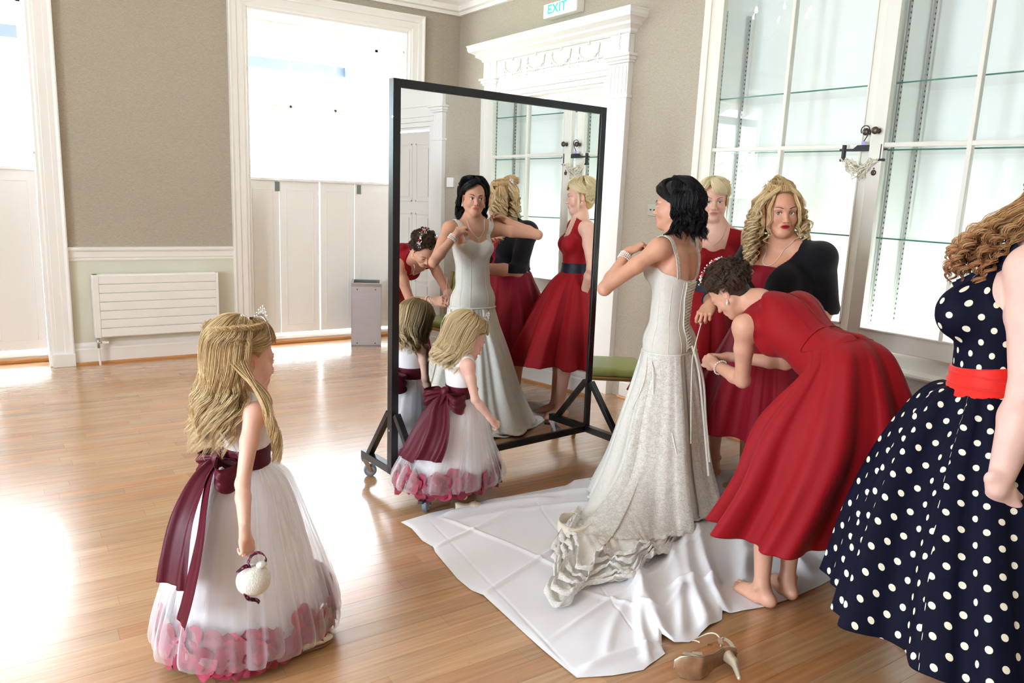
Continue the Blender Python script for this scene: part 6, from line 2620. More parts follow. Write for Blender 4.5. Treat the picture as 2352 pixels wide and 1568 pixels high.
# hair: dark brown curls pinned up
hcm = Hair(c_head, [srgb(46, 33, 26), srgb(76, 56, 43), srgb(112, 86, 66)], 5)
hcm.cap(off=0.012, extra=[((0, -0.075, 0.05), (0.068, 0.055, 0.06), None, 0.03)], nape=-0.075, color=srgb(58, 42, 33))
rs = hcm.rs
for i in range(230):
    az = rs.uniform(70, 290) if i < 185 else rs.uniform(-60, 60)
    el = rs.uniform(-22, 80) if abs((az + 180) % 360 - 180) > 62 else rs.uniform(50, 82)
    if abs((az + 180) % 360 - 180) < 92 and el < 8:
        el = rs.uniform(12, 60)
    off = 0.018 + rs.uniform(0, 0.014) + (0.022 if 120 < az < 240 and el < 65 else 0)
    p0 = hcm.on(az, el, 0.004 + rs.uniform(0, 0.012))
    t1 = rs.normal(0, 1, 3)
    t1 /= np.linalg.norm(t1)
    t2 = np.cross(t1, p0 / np.linalg.norm(p0))
    R0 = rs.uniform(0.012, 0.022)
    q = np.linspace(0, rs.uniform(3.5, 6.5), 7)
    pts = [p0 + R0 * (t2 * math.cos(a) + t1 * math.sin(a)) + 0.003 * a * t2 for a in q]
    hcm.lock(pts, n=15, r=0.008, world=False, S=20, sr=0.001, taper=0.6)
for i in range(46):
    s_ = 1 if i % 2 else -1
    az = rs.uniform(20, 100)
    e0 = rs.uniform(20, 60)
    p = [scalp(s_ * az, max(e0, 45 if az < 50 else 5), 0.012), scalp(s_ * (az + 25), e0 + 12, 0.018), scalp(s_ * (az + 60), e0 + 8, 0.024), scalp(s_ * (az + 90), e0, 0.036)]
    hcm.lock(p, n=14, r=0.009, world=False, S=20, sr=0.0011, curl=(0.003, 0.06, 0.2, i))
for i in range(50):
    s_ = 1 if i % 2 else -1
    a_ = rs.uniform(100, 178)
    p = [scalp(s_ * a_, -44 if a_ > 125 else -15, 0.004), scalp(s_ * (a_ + 8), -18, 0.012), scalp(s_ * (a_ + 12), 12, 0.018)]
    hcm.lock(p, n=14, r=0.010, world=False, S=18, sr=0.001)
for s_ in (-1, 1):
    for i in range(22):
        p = [scalp(s_ * (40 + i), 40 - 1.5 * i, 0.008), scalp(s_ * (62 + i), 30 - 1.4 * i, 0.012), scalp(s_ * 92, 20 - 1.0 * i, 0.013), scalp(s_ * 118, 8 - 1.1 * i, 0.016), scalp(s_ * 145, 4 - i * 0.6, 0.022)]
        hcm.lock(p, n=13, r=0.007, world=False, S=20, sr=0.0009, curl=(0.002, 0.05, 0.1, i))
hcm.build(cw)
wl = lambda p: hcC + hRC @ (np.array(p) * 0.95)


def hairpiece(parent, wfun, spots, name='hair_pin'):
    for (az, el, kind) in spots:
        c0 = wfun(scalp(az, el, 0.036))
        cen = wfun((0, -0.012, 0.036))
        n_ = unit(c0 - cen)
        a_ = unit(np.cross(n_, [0.3, 0.2, 0.9]))
        b_ = np.cross(n_, a_)
        mb = MB()
        rs2 = np.random.RandomState(int(az + el) % 97)
        ends = []
        for k in range(7):
            q = rs2.uniform(0, 6.28)
            L_ = rs2.uniform(0.012, 0.028)
            e = c0 + (a_ * math.cos(q) + b_ * math.sin(q)) * L_ + n_ * rs2.uniform(0.004, 0.012)
            mb.cyl(c0, e, 0.0007, n=5)
            ends.append(e)
        w_ = mb.build(name, M['silver'], parent)
        mb = MB()
        for e in ends:
            mb.sphere(e, 0.0034, 8)
        mb.build('pearl_bead', M['pearl'], w_, smooth=True)
        if kind:
            mb = MB()
            for k in range(6):
                q = 2 * math.pi * k / 6
                mb.sphere(c0 + n_ * 0.006 + (a_ * math.cos(q) + b_ * math.sin(q)) * 0.0042, 0.0042, 8)
            mb.sphere(c0 + n_ * 0.010, 0.0045, 8)
            mb.build('rose_bead', M['redbead'] if kind == 1 else M['pearl'], w_, smooth=True)


hairpiece(cw, wl, [(-78, 52, 1), (-62, 44, 2), (-150, 66, 1), (172, 64, 1), (-120, 72, 0), (60, 55, 1), (85, 48, 2)])
for s_ in (-1, 1):
    mb = MB().sphere(wl((s_ * 0.083, -0.002, -0.042)) + np.array([0, 0, -0.012]), 0.0065, 10, (0.8, 0.8, 1.5)).sphere(wl((s_ * 0.083, -0.002, -0.040)), 0.0035, 8)
    mb.build('earring', M['pearl'], cw, smooth=True)
bracelet(cw, LwC * 0.78 + LeC * 0.22, LwC - LeC, 0.034, 0.0048, rows=1)
nk = T.snap(crom([chC + RcC @ np.array(v) for v in [(-0.06, 0.0, 0.17), (-0.055, 0.07, 0.13), (-0.025, 0.10, 0.09), (0, 0.105, 0.075), (0.025, 0.10, 0.09), (0.055, 0.07, 0.13), (0.06, 0.0, 0.17)]], 60), 0.004)
pearl_string(cw, nk, 0.0052, 'necklace', 'pearl')

# ================================================================== the curly blonde bridesmaid in a black cardigan
bw = person('curly blonde bridesmaid in a black cardigan over a red dress, with dark red lips')
AZb = 272
RcB = rotm(AZb, 4)
pelB = np.array([3.465, 2.625, 0.94])
chB = np.array([3.455, 2.605, 1.225])
nkB = np.array([3.42, 2.60, 1.42])
hRB = rotm(214, 3, 3)
hcB = np.array([3.372, 2.600, 1.572])
b2_head = (hcB, hRB, 1.04)
LsB, RsB = np.array([3.475, 2.405, 1.350]), np.array([3.455, 2.800, 1.345])
LeB, LwB = np.array([3.600, 2.42, 1.085]), np.array([3.40, 2.38, 0.95])
ReB, RwB = np.array([3.27, 2.90, 1.075]), np.array([2.985, 2.665, 1.095])
T = Sdf()
torso(T, pelB, rotm(AZb), chB, RcB, nkB, hcB, w=1.25, t=1.35, bust=1.45, shoulders=(LsB, RsB), belly=1.0)
S = T.merged(head_sdf(full=1.10).moved(*b2_head))
arm(S, LsB, LeB, LwB, 0.98, 1.28)
arm(S, RsB, ReB, RwB, 0.98, 1.25)
hand(S, LwB, (-0.9, 0.1, -0.2), (0, -0.5, 0.8), -1, s=0.92)
hand(S, RwB, (-0.78, -0.32, -0.5), (-0.45, -0.35, 0.8), 1, s=0.95, per=[(40, 50, 35), (50, 55, 35), (58, 60, 35), (65, 65, 35)], thumbc=(10, -15))
for s_, an in ((-1, 1), (1, 1)):
    hp = pelB + rotm(AZb)[:, 0] * s_ * 0.09
    leg(S, hp, [hp[0], hp[1], 0.48], [hp[0] - 0.01, hp[1], 0.09], 0.95, 1.1)
    foot(S, [hp[0] - 0.01, hp[1], 0.09], AZb + s_ * 8, 0.95)
finish_body(bw, S, b2_head, 0.006, [head_box(b2_head, 0.002), box_around(RwB + [-0.05, -0.02, 0], 0.11)], None,
            dict(lips=srgb(158, 16, 44), blush=0.45, lipw=1.0, base=np.array(srgb(214, 158, 128)), shadow=(0.55, srgb(110, 75, 60))))
eyes(bw, b2_head, gaze=(26, 4), iris=(0.10, 0.06, 0.03), brow=(0.09, 0.055, 0.035), browlift=0.002)
LqB = loc(chB, RcB)


def bodB(X, Y, Z):
    x, y, z = LqB(X, Y, Z)
    f = smooth_step(y, 0.0, 0.07)
    top = 0.15 * (1 - f) + (0.075 + 0.12 * np.clip((np.abs(x) - 0.075) / 0.06, 0, 1)) * f
    return np.maximum(np.maximum(z - top, np.abs(x) - 0.17), 1.02 - Z)


def cardB(X, Y, Z):
    x, y, z = LqB(X, Y, Z)
    opening = 0.02 + 0.085 * np.clip((z + 0.02) / 0.18, -0.3, 1)
    front = np.where(y > 0.0, opening - np.abs(x) + 0.02, -0.1)
    neckl = np.sqrt((X - nkB[0]) ** 2 + (Y - nkB[1]) ** 2 + ((Z - nkB[2] - 0.05) * 0.8) ** 2)
    return np.maximum(np.maximum(front, 0.105 - neckl), 1.06 - Z)


dB = bpy.data.objects.new('dress', None)
COL.objects.link(dB)
dB.parent = bw
garment('bodice', T, dB, M['red_shaded'], 0.005, 0.008, bodB)
TA = Sdf()
TA.p = list(T.p)
for sh_, el_, wr_ in ((LsB, LeB, LwB), (RsB, ReB, RwB)):
    TA.ell(sh_, np.ones(3) * 0.060, k=0.04)
    TA.cone(sh_, el_, 0.058, 0.045, 0.03)
    TA.cone(el_, el_ + unit(wr_ - el_) * 0.035, 0.044, 0.044, 0.015)


def cardAll(X, Y, Z):
    return cardB(X, Y, Z)


garment('cardigan', TA, bw, M['knit'], 0.005, 0.016, cardAll)
wB = T.snap(ring(pelB + [0, 0, 0.12], 0.2, 0.17, AZb), 0.012, 3)
hB = ring([3.46, 2.64, 0.88], 0.24, 0.21, AZb)
skirt('skirt', dB, M['red_shaded'], [wB, hB, ring([3.46, 2.64, 0.66], 0.33, 0.28, AZb), ring([3.46, 2.64, 0.40], 0.42, 0.35, AZb)], 50, 320, (0.0, 0.065), 23, (7, 10, 14), 1.2, 0.003)
PB = [srgb(176, 138, 92), srgb(214, 178, 124), srgb(236, 208, 158), srgb(246, 228, 188)]
hq = Hair(b2_head, PB, 8)
hq.cap(off=0.010, extra=[((0, -0.055, 0.088), (0.056, 0.056, 0.055), None, 0.03)], nape=-0.08, color=srgb(140, 104, 64))
rs = hq.rs
for i in range(110):       # smooth lifted crown
    az = rs.uniform(-180, 180)
    p = [scalp(az, 42, 0.012), scalp(az, 62, 0.026), np.array([0.038 * math.sin(math.radians(az)), -0.045 + 0.035 * math.cos(math.radians(az)), 0.142]), np.array([0, -0.07, 0.150]) + rs.normal(0, 0.008, 3), scalp(180, 40, 0.05) + rs.normal(0, 0.012, 3)]
    hq.lock(p, n=15, r=0.010, world=False, S=22, sr=0.0011, frizz=0.001, bias=-0.15)
for i in range(22):       # twist round the head like a band
    a0 = -150 + 300 * i / 21
    p = [scalp(a0, 50, 0.020), scalp(a0 + 14, 56, 0.026), scalp(a0 + 28, 50, 0.022)]
    hq.lock(p, n=14, r=0.008, world=False, S=14, sr=0.0011)
for i in range(34):       # parted front, sweeping to each side
    s_ = 1 if i % 2 else -1
    u = (i // 2) / 16
    p = [scalp(s_ * (3 + 10 * u), 58 + 8 * u, 0.012), scalp(s_ * (24 + 8 * u), 48, 0.018), scalp(s_ * (50 + 8 * u), 26, 0.020), scalp(s_ * (72 + 8 * u), 2, 0.020), np.array([s_ * (0.088 + 0.006 * u), 0.030 - 0.02 * u, -0.06]), np.array([s_ * (0.090 + 0.01 * u), 0.032, -0.12])]
    hq.lock(p, n=14, r=0.009, world=False, S=26, sr=0.0011, curl=(0.006, 0.09, 0.6, i), frizz=0.001, bias=0.1)
for i in range(135):       # ringlets
    if i < 60:
        az, px = rs.uniform(60, 150), 1
        base_ = np.array([rs.uniform(0.085, 0.125), rs.uniform(-0.06, 0.035), rs.uniform(-0.03, 0.02)])
        L_ = rs.uniform(0.12, 0.30)
    elif i < 80:
        base_ = np.array([-rs.uniform(0.078, 0.11), rs.uniform(-0.05, 0.045), rs.uniform(-0.03, 0.02)])
        L_ = rs.uniform(0.10, 0.20)
    else:
        base_ = np.array([rs.uniform(-0.075, 0.09), -rs.uniform(0.095, 0.12), rs.uniform(-0.03, 0.05)])
        L_ = rs.uniform(0.12, 0.26)
    sx = 1 if base_[0] > 0 else -1
    p0 = base_ * np.array([0.6, 0.6, 1]) + np.array([0, 0, 0.075])
    p = [p0, base_ + np.array([0, 0, 0.03]), base_, base_ + np.array([sx * 0.02, 0.005, -0.35 * L_]), base_ + np.array([sx * 0.028, 0.012, -0.7 * L_]), base_ + np.array([sx * 0.02, 0.02, -L_])]
    hq.lock(p, n=13, r=0.0085, world=False, S=46, sr=0.0011, curl=(0.017, 0.062, 0.25, rs.uniform(0, 6.28)), taper=0.5, tip=srgb(240, 215, 170), bias=0.1)
for (sx, y0, z0, L_, am) in ((1, 0.070, 0.03, 0.13, 0.008), (-1, 0.070, 0.03, 0.15, 0.010), (-1, 0.062, 0.0, 0.17, 0.018), (1, 0.055, 0.0, 0.16, 0.015)):
    p = [scalp(sx * 40, 42, 0.012), np.array([sx * 0.068, y0, z0]), np.array([sx * 0.070, y0 + 0.006, z0 - 0.4 * L_]), np.array([sx * 0.074, y0, z0 - 0.8 * L_]), np.array([sx * 0.066, y0 + 0.004, z0 - L_])]
    hq.lock(p, n=16, r=0.006, world=False, S=36, sr=0.001, curl=(am, 0.075, 0.4, 1.0), taper=0.5)
hq.build(bw)
wq = lambda p: hcB + hRB @ (np.array(p) * 1.04)
hairpiece(bw, lambda p: wq(np.array(p) + np.array([0, -0.004, 0.0])), [(180, 50, 1), (160, 48, 0), (200, 48, 1), (140, 44, 2), (220, 44, 2)], 'tiara_comb')
nk = T.snap(crom([chB + RcB @ np.array(v) for v in [(-0.065, 0.02, 0.2), (-0.05, 0.12, 0.13), (0, 0.15, 0.09), (0.05, 0.12, 0.13), (0.065, 0.02, 0.2)]], 60), 0.003)
pearl_string(bw, nk, 0.0022, 'necklace', 'pearl')
for s_ in (-1, 1):
    MB().sphere(wq((s_ * 0.085, 0.0, -0.040)), 0.005, 10).build('earring', M['pearl'], bw, smooth=True)

# ================================================================== the fair haired bridesmaid at the back
aw = person('fair haired bridesmaid with a fringe in a red dress and black belt, behind the bride')
AZa = 236
RcA = rotm(AZa)
pelA = np.array([3.565, 3.175, 0.98])
chA = np.array([3.575, 3.19, 1.275])
nkA = np.array([3.575, 3.20, 1.455])
hRA = rotm(224, 5, 2)
hcA = np.array([3.553, 3.218, 1.612])
a_head = (hcA, hRA, 1.0)
LsA, RsA = np.array([3.672, 3.060, 1.395]), np.array([3.490, 3.340, 1.395])
LeA, LwA = np.array([3.80, 2.90, 1.17]), np.array([3.69, 3.03, 1.04])
ReA, RwA = np.array([3.44, 3.44, 1.13]), np.array([3.50, 3.32, 0.92])
T = Sdf()
torso(T, pelA, RcA, chA, RcA, nkA, hcA, w=0.92, t=0.92, shoulders=(LsA, RsA))
S = T.merged(head_sdf(full=0.97).moved(*a_head))
arm(S, LsA, LeA, LwA, 0.95)
arm(S, RsA, ReA, RwA, 0.95)
hand(S, LwA, (-0.5, 0.6, -0.4), (0.6, -0.4, 0.5), -1, s=0.92)
hand(S, RwA, (0.5, -0.5, -0.5), (0.3, 0.6, 0.4), 1, s=0.92)
for s_ in (-1, 1):
    hp = pelA + RcA[:, 0] * s_ * 0.085
    an = np.array([3.52 + RcA[0, 0] * s_ * 0.075, 3.10 + RcA[1, 0] * s_ * 0.075, 0.082])
    leg(S, hp, [(hp[0] + an[0]) / 2 - 0.01, (hp[1] + an[1]) / 2, 0.50], an, 0.9)
    P_ = foot(S, an, AZa + s_ * 12, 0.95)
    toes(S, P_, 0.95, -s_)
finish_body(aw, S, a_head, 0.0055, [head_box(a_head, 0.002)], None,
            dict(lips=srgb(184, 96, 92), blush=0.6, base=np.array(srgb(220, 172, 150)), shadow=(0.35, srgb(120, 90, 80))))
eyes(aw, a_head, gaze=(2, 2), iris=(0.12, 0.2, 0.18), brow=(0.30, 0.22, 0.14))
LqA = loc(chA, RcA)
bowl = np.abs


def bodA(X, Y, Z):
    x, y, z = LqA(X, Y, Z)
    f = smooth_step(y, 0.0, 0.06)
    ax_ = np.abs(x)
    sweet = 0.042 + 0.02 * np.exp(-((ax_ - 0.055) / 0.03) ** 2)
    fr_ = np.where(ax_ > 0.078, 0.20, sweet + 0.10 * np.clip((ax_ - 0.066) / 0.012, 0, 1))
    top = 0.165 * (1 - f) + fr_ * f
    a = np.maximum(np.maximum(z - top, ax_ - 0.150), 1.02 - Z)
    for p, s_ in ((LsA, -1), (RsA, 1)):
        d = np.sqrt((X - p[0] - RcA[0, 0] * 0.06 * s_) ** 2 + (Y - p[1] - RcA[1, 0] * 0.06 * s_) ** 2 + (Z - p[2] + 0.02) ** 2)
        a = np.maximum(a, 0.078 - d)
    return a


dA = bpy.data.objects.new('dress', None)
COL.objects.link(dA)
dA.parent = aw
garment('bodice', T, dA, M['red'], 0.0045, 0.008, bodA)


def belt(name, T, parent, m, c, R, z0, z1, off, h=0.004):
    L = loc(c, R)
    return garment(name, T, parent, m, h, off, lambda X, Y, Z: np.maximum(L(X, Y, Z)[2] - z1, z0 - L(X, Y, Z)[2]))


belt('belt', T, dA, M['blacksash'], pelA, RcA, 0.095, 0.165, 0.013)
wA = T.snap(ring(pelA + [0, 0, 0.105], 0.15, 0.13, AZa), 0.011, 3)
skirt('skirt', dA, M['red'], [wA, ring([3.56, 3.17, 0.98], 0.20, 0.17, AZa), ring([3.55, 3.14, 0.74], 0.31, 0.27, AZa), ring([3.54, 3.11, 0.44], 0.43, 0.37, AZa)], 50, 320, (0.0, 0.075), 31, (7, 10, 14), 1.15, 0.003)
PA = [srgb(222, 196, 146), srgb(242, 224, 180), srgb(250, 240, 208)]
ha = Hair(a_head, PA, 12)
ha.cap(off=0.010, extra=[((0, -0.09, 0.02), (0.055, 0.045, 0.05), None, 0.03)], nape=-0.08, color=srgb(190, 158, 104))
rs = ha.rs
for i in range(42):       # side swept fringe
    u = i / 41
    p = [scalp(34 - 40 * u, 76, 0.014), scalp(24 - 44 * u, 58 - 4 * u, 0.020), scalp(14 - 54 * u, 34 - 6 * u, 0.018), scalp(4 - 66 * u, 8 - 10 * u, 0.013)]
    ha.lock(p, n=14, r=0.008, world=False, S=20, sr=0.001, frizz=0.0008, bias=0.1)
for i in range(74):       # smooth back over the skull
    az = rs.uniform(30, 330)
    a2 = 180 + (az - 180) * 0.35
    p = [scalp(az * 0.4 + 108, 82, 0.014), scalp(az, 56, 0.020), scalp(az, 26, 0.020), scalp(az * 0.6 + a2 * 0.4, 2, 0.018), scalp(a2, -14, 0.03)]
    ha.lock(p, n=14, r=0.010, world=False, S=20, sr=0.001, frizz=0.001)
for i in range(80):       # pinned curls at the back
    az = 180 + rs.uniform(-75, 75)
    p0 = ha.on(az, rs.uniform(-40, 28), 0.008)
    t1 = unit(rs.normal(0, 1, 3))
    t2 = np.cross(t1, unit(p0))
    q = np.linspace(0, 5.5, 7)
    ha.lock([p0 + 0.018 * (t2 * math.cos(a) + t1 * math.sin(a)) for a in q], n=13, r=0.008, world=False, S=18, sr=0.001, taper=0.7)
for s_ in (-1, 1):
    ha.lock([scalp(s_ * 60, 30, 0.014), scalp(s_ * 72, 5, 0.012), np.array([s_ * 0.080, 0.024, -0.05]), np.array([s_ * 0.080, 0.024, -0.11])], n=12, r=0.005, world=False, sr=0.0009)
ha.build(aw)
wa_ = lambda p: hcA + hRA @ np.array(p)
hairpiece(aw, lambda p: wa_(np.array(p) * np.array([0.96, 0.96, 0.96])), [(-115, 34, 1)])
for s_ in (-1, 1):
    MB().sphere(wa_((s_ * 0.080, 0.0, -0.038)), 0.0035, 8).build('earring', M['pearl'], aw, smooth=True)
nk = T.snap(crom([chA + RcA @ np.array(v) for v in [(-0.055, 0.02, 0.19), (-0.045, 0.08, 0.13), (0, 0.11, 0.085), (0.045, 0.08, 0.13), (0.055, 0.02, 0.19)]], 60), 0.0015)
pearl_string(aw, nk, 0.0012, 'necklace', 'silver')
MB().sphere(T.snap(np.array([chA + RcA @ np.array([0, 0.11, 0.083])]), 0.004)[0], 0.004, 8).build('pendant', M['pearl'], aw, smooth=True)
# ================================================================== the woman in the polka dot dress, cut by the right edge
def dots_mat():
    m = mat('navy_dotted_cotton', srgb(14, 17, 42), 0.75, sheen=0.0, spec=0.15)
    nt, b = nodes_of(m)
    at = nt.nodes.new('ShaderNodeAttribute')
    at.attribute_name = 'cloth_uv'
    sep = nt.nodes.new('ShaderNodeSeparateXYZ')
    nt.links.new(at.outputs['Vector'], sep.inputs[0])

    def mth(op, a, b_=None, c=None):
        n = nt.nodes.new('ShaderNodeMath')
        n.operation = op
        for i, v in enumerate((a, b_, c)):
            if v is None:
                continue
            if isinstance(v, (int, float)):
                n.inputs[i].default_value = v
            else:
                nt.links.new(v, n.inputs[i])
        return n.outputs[0]
    u, v = sep.outputs[0], sep.outputs[1]
    pu, pv = 0.084, 0.084
    best = None
    for (ou, ov) in ((0.0, 0.0), (0.5, 0.5)):
        a = mth('MULTIPLY_ADD', u, 1 / pu, ou)
        c = mth('MULTIPLY_ADD', v, 1 / pv, ov)
        fa = mth('SUBTRACT', mth('FRACT', a), 0.5)
        fc_ = mth('SUBTRACT', mth('FRACT', c), 0.5)
        d = mth('SQRT', mth('ADD', mth('MULTIPLY', fa, fa), mth('MULTIPLY', fc_, fc_)))
        best = d if best is None else mth('MINIMUM', best, d)
    st = mth('LESS_THAN', best, 0.125)
    mx = nt.nodes.new('ShaderNodeMix')
    mx.data_type = 'RGBA'
    nt.links.new(st, mx.inputs[0])
    mx.inputs[6].default_value = (*srgb(9, 11, 32), 1)
    mx.inputs[7].default_value = (*srgb(238, 232, 208), 1)
    nt.links.new(mx.outputs[2], b.inputs['Base Color'])
    return m


M['dots'] = dots_mat()


def set_uv(o, uv):
    a = o.data.attributes.new('cloth_uv', 'FLOAT_VECTOR', 'POINT')
    u3 = np.zeros((len(uv), 3), np.float32)
    u3[:, :2] = uv
    a.data.foreach_set('vector', u3.ravel())


pw = person('woman in a navy polka dot halter dress with a scarlet sash, at the right edge')
AZp = -22
RcP = rotm(AZp, 3)
pelP = np.array([2.80, 1.215, 0.955])
chP = np.array([2.80, 1.235, 1.285])
nkP = np.array([2.90, 1.21, 1.52])
hRP = rotm(-10, 5)
hcP = np.array([2.99, 1.205, 1.70])
p_head = (hcP, hRP, 1.0)
LsP, RsP = np.array([2.705, 1.115, 1.445]), np.array([3.03, 1.29, 1.44])
LeP, LwP = np.array([2.600, 1.030, 1.085]), np.array([2.470, 1.015, 0.800])
ReP, RwP = np.array([3.09, 1.25, 1.15]), np.array([3.02, 1.38, 0.93])
T = Sdf()
torso(T, pelP, RcP, chP, RcP, nkP, hcP, w=1.15, t=1.25, bust=1.5, shoulders=(LsP, RsP))
S = T.merged(head_sdf(full=1.05).moved(*p_head))
arm(S, LsP, LeP, LwP, 1.0, 1.6)
arm(S, RsP, ReP, RwP, 1.0, 1.3)
hand(S, LwP, (0.42, -0.22, -0.80), (-0.75, -0.62, -0.2), -1, s=1.12, per=[(16, 22, 14), (20, 26, 16), (24, 30, 18), (28, 32, 18)], thumbc=(22, 0))
hand(S, RwP, (0.1, 0.3, -0.9), (0.8, -0.3, 0.2), 1, s=0.95)
for s_ in (-1, 1):
    hp = pelP + RcP[:, 0] * s_ * 0.09
    leg(S, hp, [hp[0] + 0.02, hp[1], 0.50], [hp[0] + 0.10, hp[1] + 0.10, 0.085], 0.95, 1.15)
    foot(S, [hp[0] + 0.10, hp[1] + 0.10, 0.085], AZp + s_ * 8, 1.0)
finish_body(pw, S, p_head, 0.006, [head_box(p_head, 0.003), (np.array([2.32, 0.88, 0.56]), np.array([2.72, 1.18, 0.90]), 0.0028)], None,
            dict(base=np.array(srgb(226, 186, 172))))
eyes(pw, p_head)
LqP = loc(chP, RcP)
dP = bpy.data.objects.new('dress', None)
COL.objects.link(dP)
dP.parent = pw


def bodP(X, Y, Z):
    x, y, z = LqP(X, Y, Z)
    ax_ = np.abs(x)
    f = smooth_step(y, -0.04, 0.05)
    front = 0.20 - 1.6 * np.clip(ax_ - 0.075, 0, 1) ** 1.0
    back = 0.02
    top = back * (1 - f) + front * f
    v = (0.035 - ax_) + 0.35 * (z - 0.12)
    return np.maximum(np.maximum(z - top, np.where((z > 0.04) & (y > 0.02), v, -1)), -(z + 0.20))


o = garment('bodice', T, dP, M['dots'], 0.005, 0.010, bodP)
V = np.array([v.co for v in o.data.vertices])
q = (V - chP) @ RcP
set_uv(o, np.stack([np.arctan2(q[:, 0], q[:, 1]) * 0.19, q[:, 2]], 1))
for s_ in (-1, 1):
    pts = [chP + RcP @ np.array(v) for v in ((s_ * 0.10, 0.13, 0.08), (s_ * 0.088, 0.095, 0.16), (s_ * 0.068, 0.03, 0.205), (s_ * 0.045, -0.05, 0.20), (0, -0.085, 0.18))]
    pts = T.snap(crom(pts, 20), 0.008)
    ribbon('halter_strap', dP, M['navy'], pts, [0.075, 0.06, 0.05, 0.045], RcP[:, 0] * 0.75 + RcP[:, 1] * -0.3 * s_ + RcP[:, 2] * -0.45 * s_, 30, 0.003)
wcP = chP + RcP[:, 2] * -0.215
Lw_ = loc(wcP, rotm(AZp, 3))
sashS = garment('sash', T, dP, M['orange'], 0.0045, 0.017, lambda X, Y, Z: np.abs(Lw_(X, Y, Z)[2] + 0.02 * Lw_(X, Y, Z)[1] / 0.15) - 0.046)
sm_ = T.snap(ring(wcP + [0, 0, -0.03], 0.17, 0.15, AZp, 120), 0.0185, 3)
tube_mesh('sash_fold', np.concatenate([sm_, sm_[:1]])[None] + np.array([0, 0, 0.004]), np.full((1, 121), 0.0035), M['orange'], sashS, 6)
sm_ = T.snap(ring(wcP + [0, 0, 0.012], 0.17, 0.15, AZp, 120), 0.0178, 3)
tube_mesh('sash_fold', np.concatenate([sm_, sm_[:1]])[None] + np.array([0, 0, 0.004]) * np.sin(np.linspace(0, 18, 121))[None, :, None], np.full((1, 121), 0.0028), M['orange'], sashS, 6)
cols = 480
w0 = T.snap(ring(wcP + [0, 0, -0.04], 0.17, 0.15, AZp, cols), 0.013, 3)
rings_ = [w0, ring([2.81, 1.205, 0.98], 0.21, 0.225, AZp, cols), ring([2.77, 1.16, 0.78], 0.31, 0.345, AZp, cols), ring([2.71, 1.09, 0.56], 0.42, 0.44, AZp, cols), ring([2.65, 1.01, 0.31], 0.50, 0.52, AZp, cols)]
sk, PP = skirt('skirt', dP, M['dots'], rings_, 110, cols, (0.006, 0.085), 42, (8, 12, 17, 23), 0.85, 0.003, 0.006, sharp=0.8)
du = np.r_['1', np.zeros((PP.shape[0], 1)), np.cumsum(np.linalg.norm(np.diff(PP, axis=1), axis=2), axis=1)]
dv = np.r_['0', np.zeros((1, PP.shape[1])), np.cumsum(np.linalg.norm(np.diff(PP, axis=0), axis=2), axis=0)]
th_ = np.linspace(0, 2 * math.pi, cols, endpoint=False)[None]
ul = th_ * 0.46 * np.ones_like(du)
# a circle skirt: gores keep a plain rectangular repeat
ngore = 9
gi = np.floor(th_ / (2 * math.pi) * ngore)
gc = (gi + 0.5) * 2 * math.pi / ngore
perim = du[:, -1:] / (2 * math.pi)
gci = np.clip((gc / (2 * math.pi) * cols).astype(int), 0, cols - 1)[0]
ul = du - du[:, gci] + gi * 0.337
uv = np.stack([ul, dv * 1.0 + 0.031 * gi], -1).reshape(-1, 2)
set_uv(sk, np.concatenate([uv, uv]))
hp_ = Hair(p_head, [srgb(120, 82, 48), srgb(176, 132, 82), srgb(218, 178, 122), srgb(232, 200, 150)], 21)
hp_.cap(off=0.014)
rs = hp_.rs
for i in range(60):
    az = rs.uniform(50, 310)
    p = [scalp(az * 0.5 + 90, 80, 0.02), scalp(az, 55, 0.024), scalp(az, 20, 0.024), scalp(az, -15, 0.03)]
    hp_.lock(p, n=10, r=0.013, world=False, S=18)
for i in range(56):      # curls falling over the front of the near shoulder
    az = rs.uniform(-150, -40)
    p3 = scalp(az, -25, 0.02)
    w3 = hp_.world(p3)
    tgt = chP + RcP @ np.array([rs.uniform(-0.11, 0.0), rs.uniform(0.0, 0.12), rs.uniform(0.13, 0.22)])
    L_ = rs.uniform(-0.02, 0.03)
    fwd_ = RcP[:, 1] * 0.05
    pts = [hp_.world(scalp(az, 20, 0.02)), w3, w3 * 0.6 + tgt * 0.4 + fwd_ * 0.8, w3 * 0.2 + tgt * 0.8 + fwd_ * 0.9 + np.array([0, 0, 0.01]), tgt + fwd_ * 0.8 + np.array([0, 0, -L_]), tgt + fwd_ * 0.9 + np.array([0, 0, -L_ - 0.03])]
    hp_.lock(pts, n=17, r=0.010, S=40, curl=(0.013, 0.065, 0.3, rs.uniform(0, 6.28)), sr=0.0013, taper=0.5, tip=srgb(168, 90, 60))
hp_.build(pw)

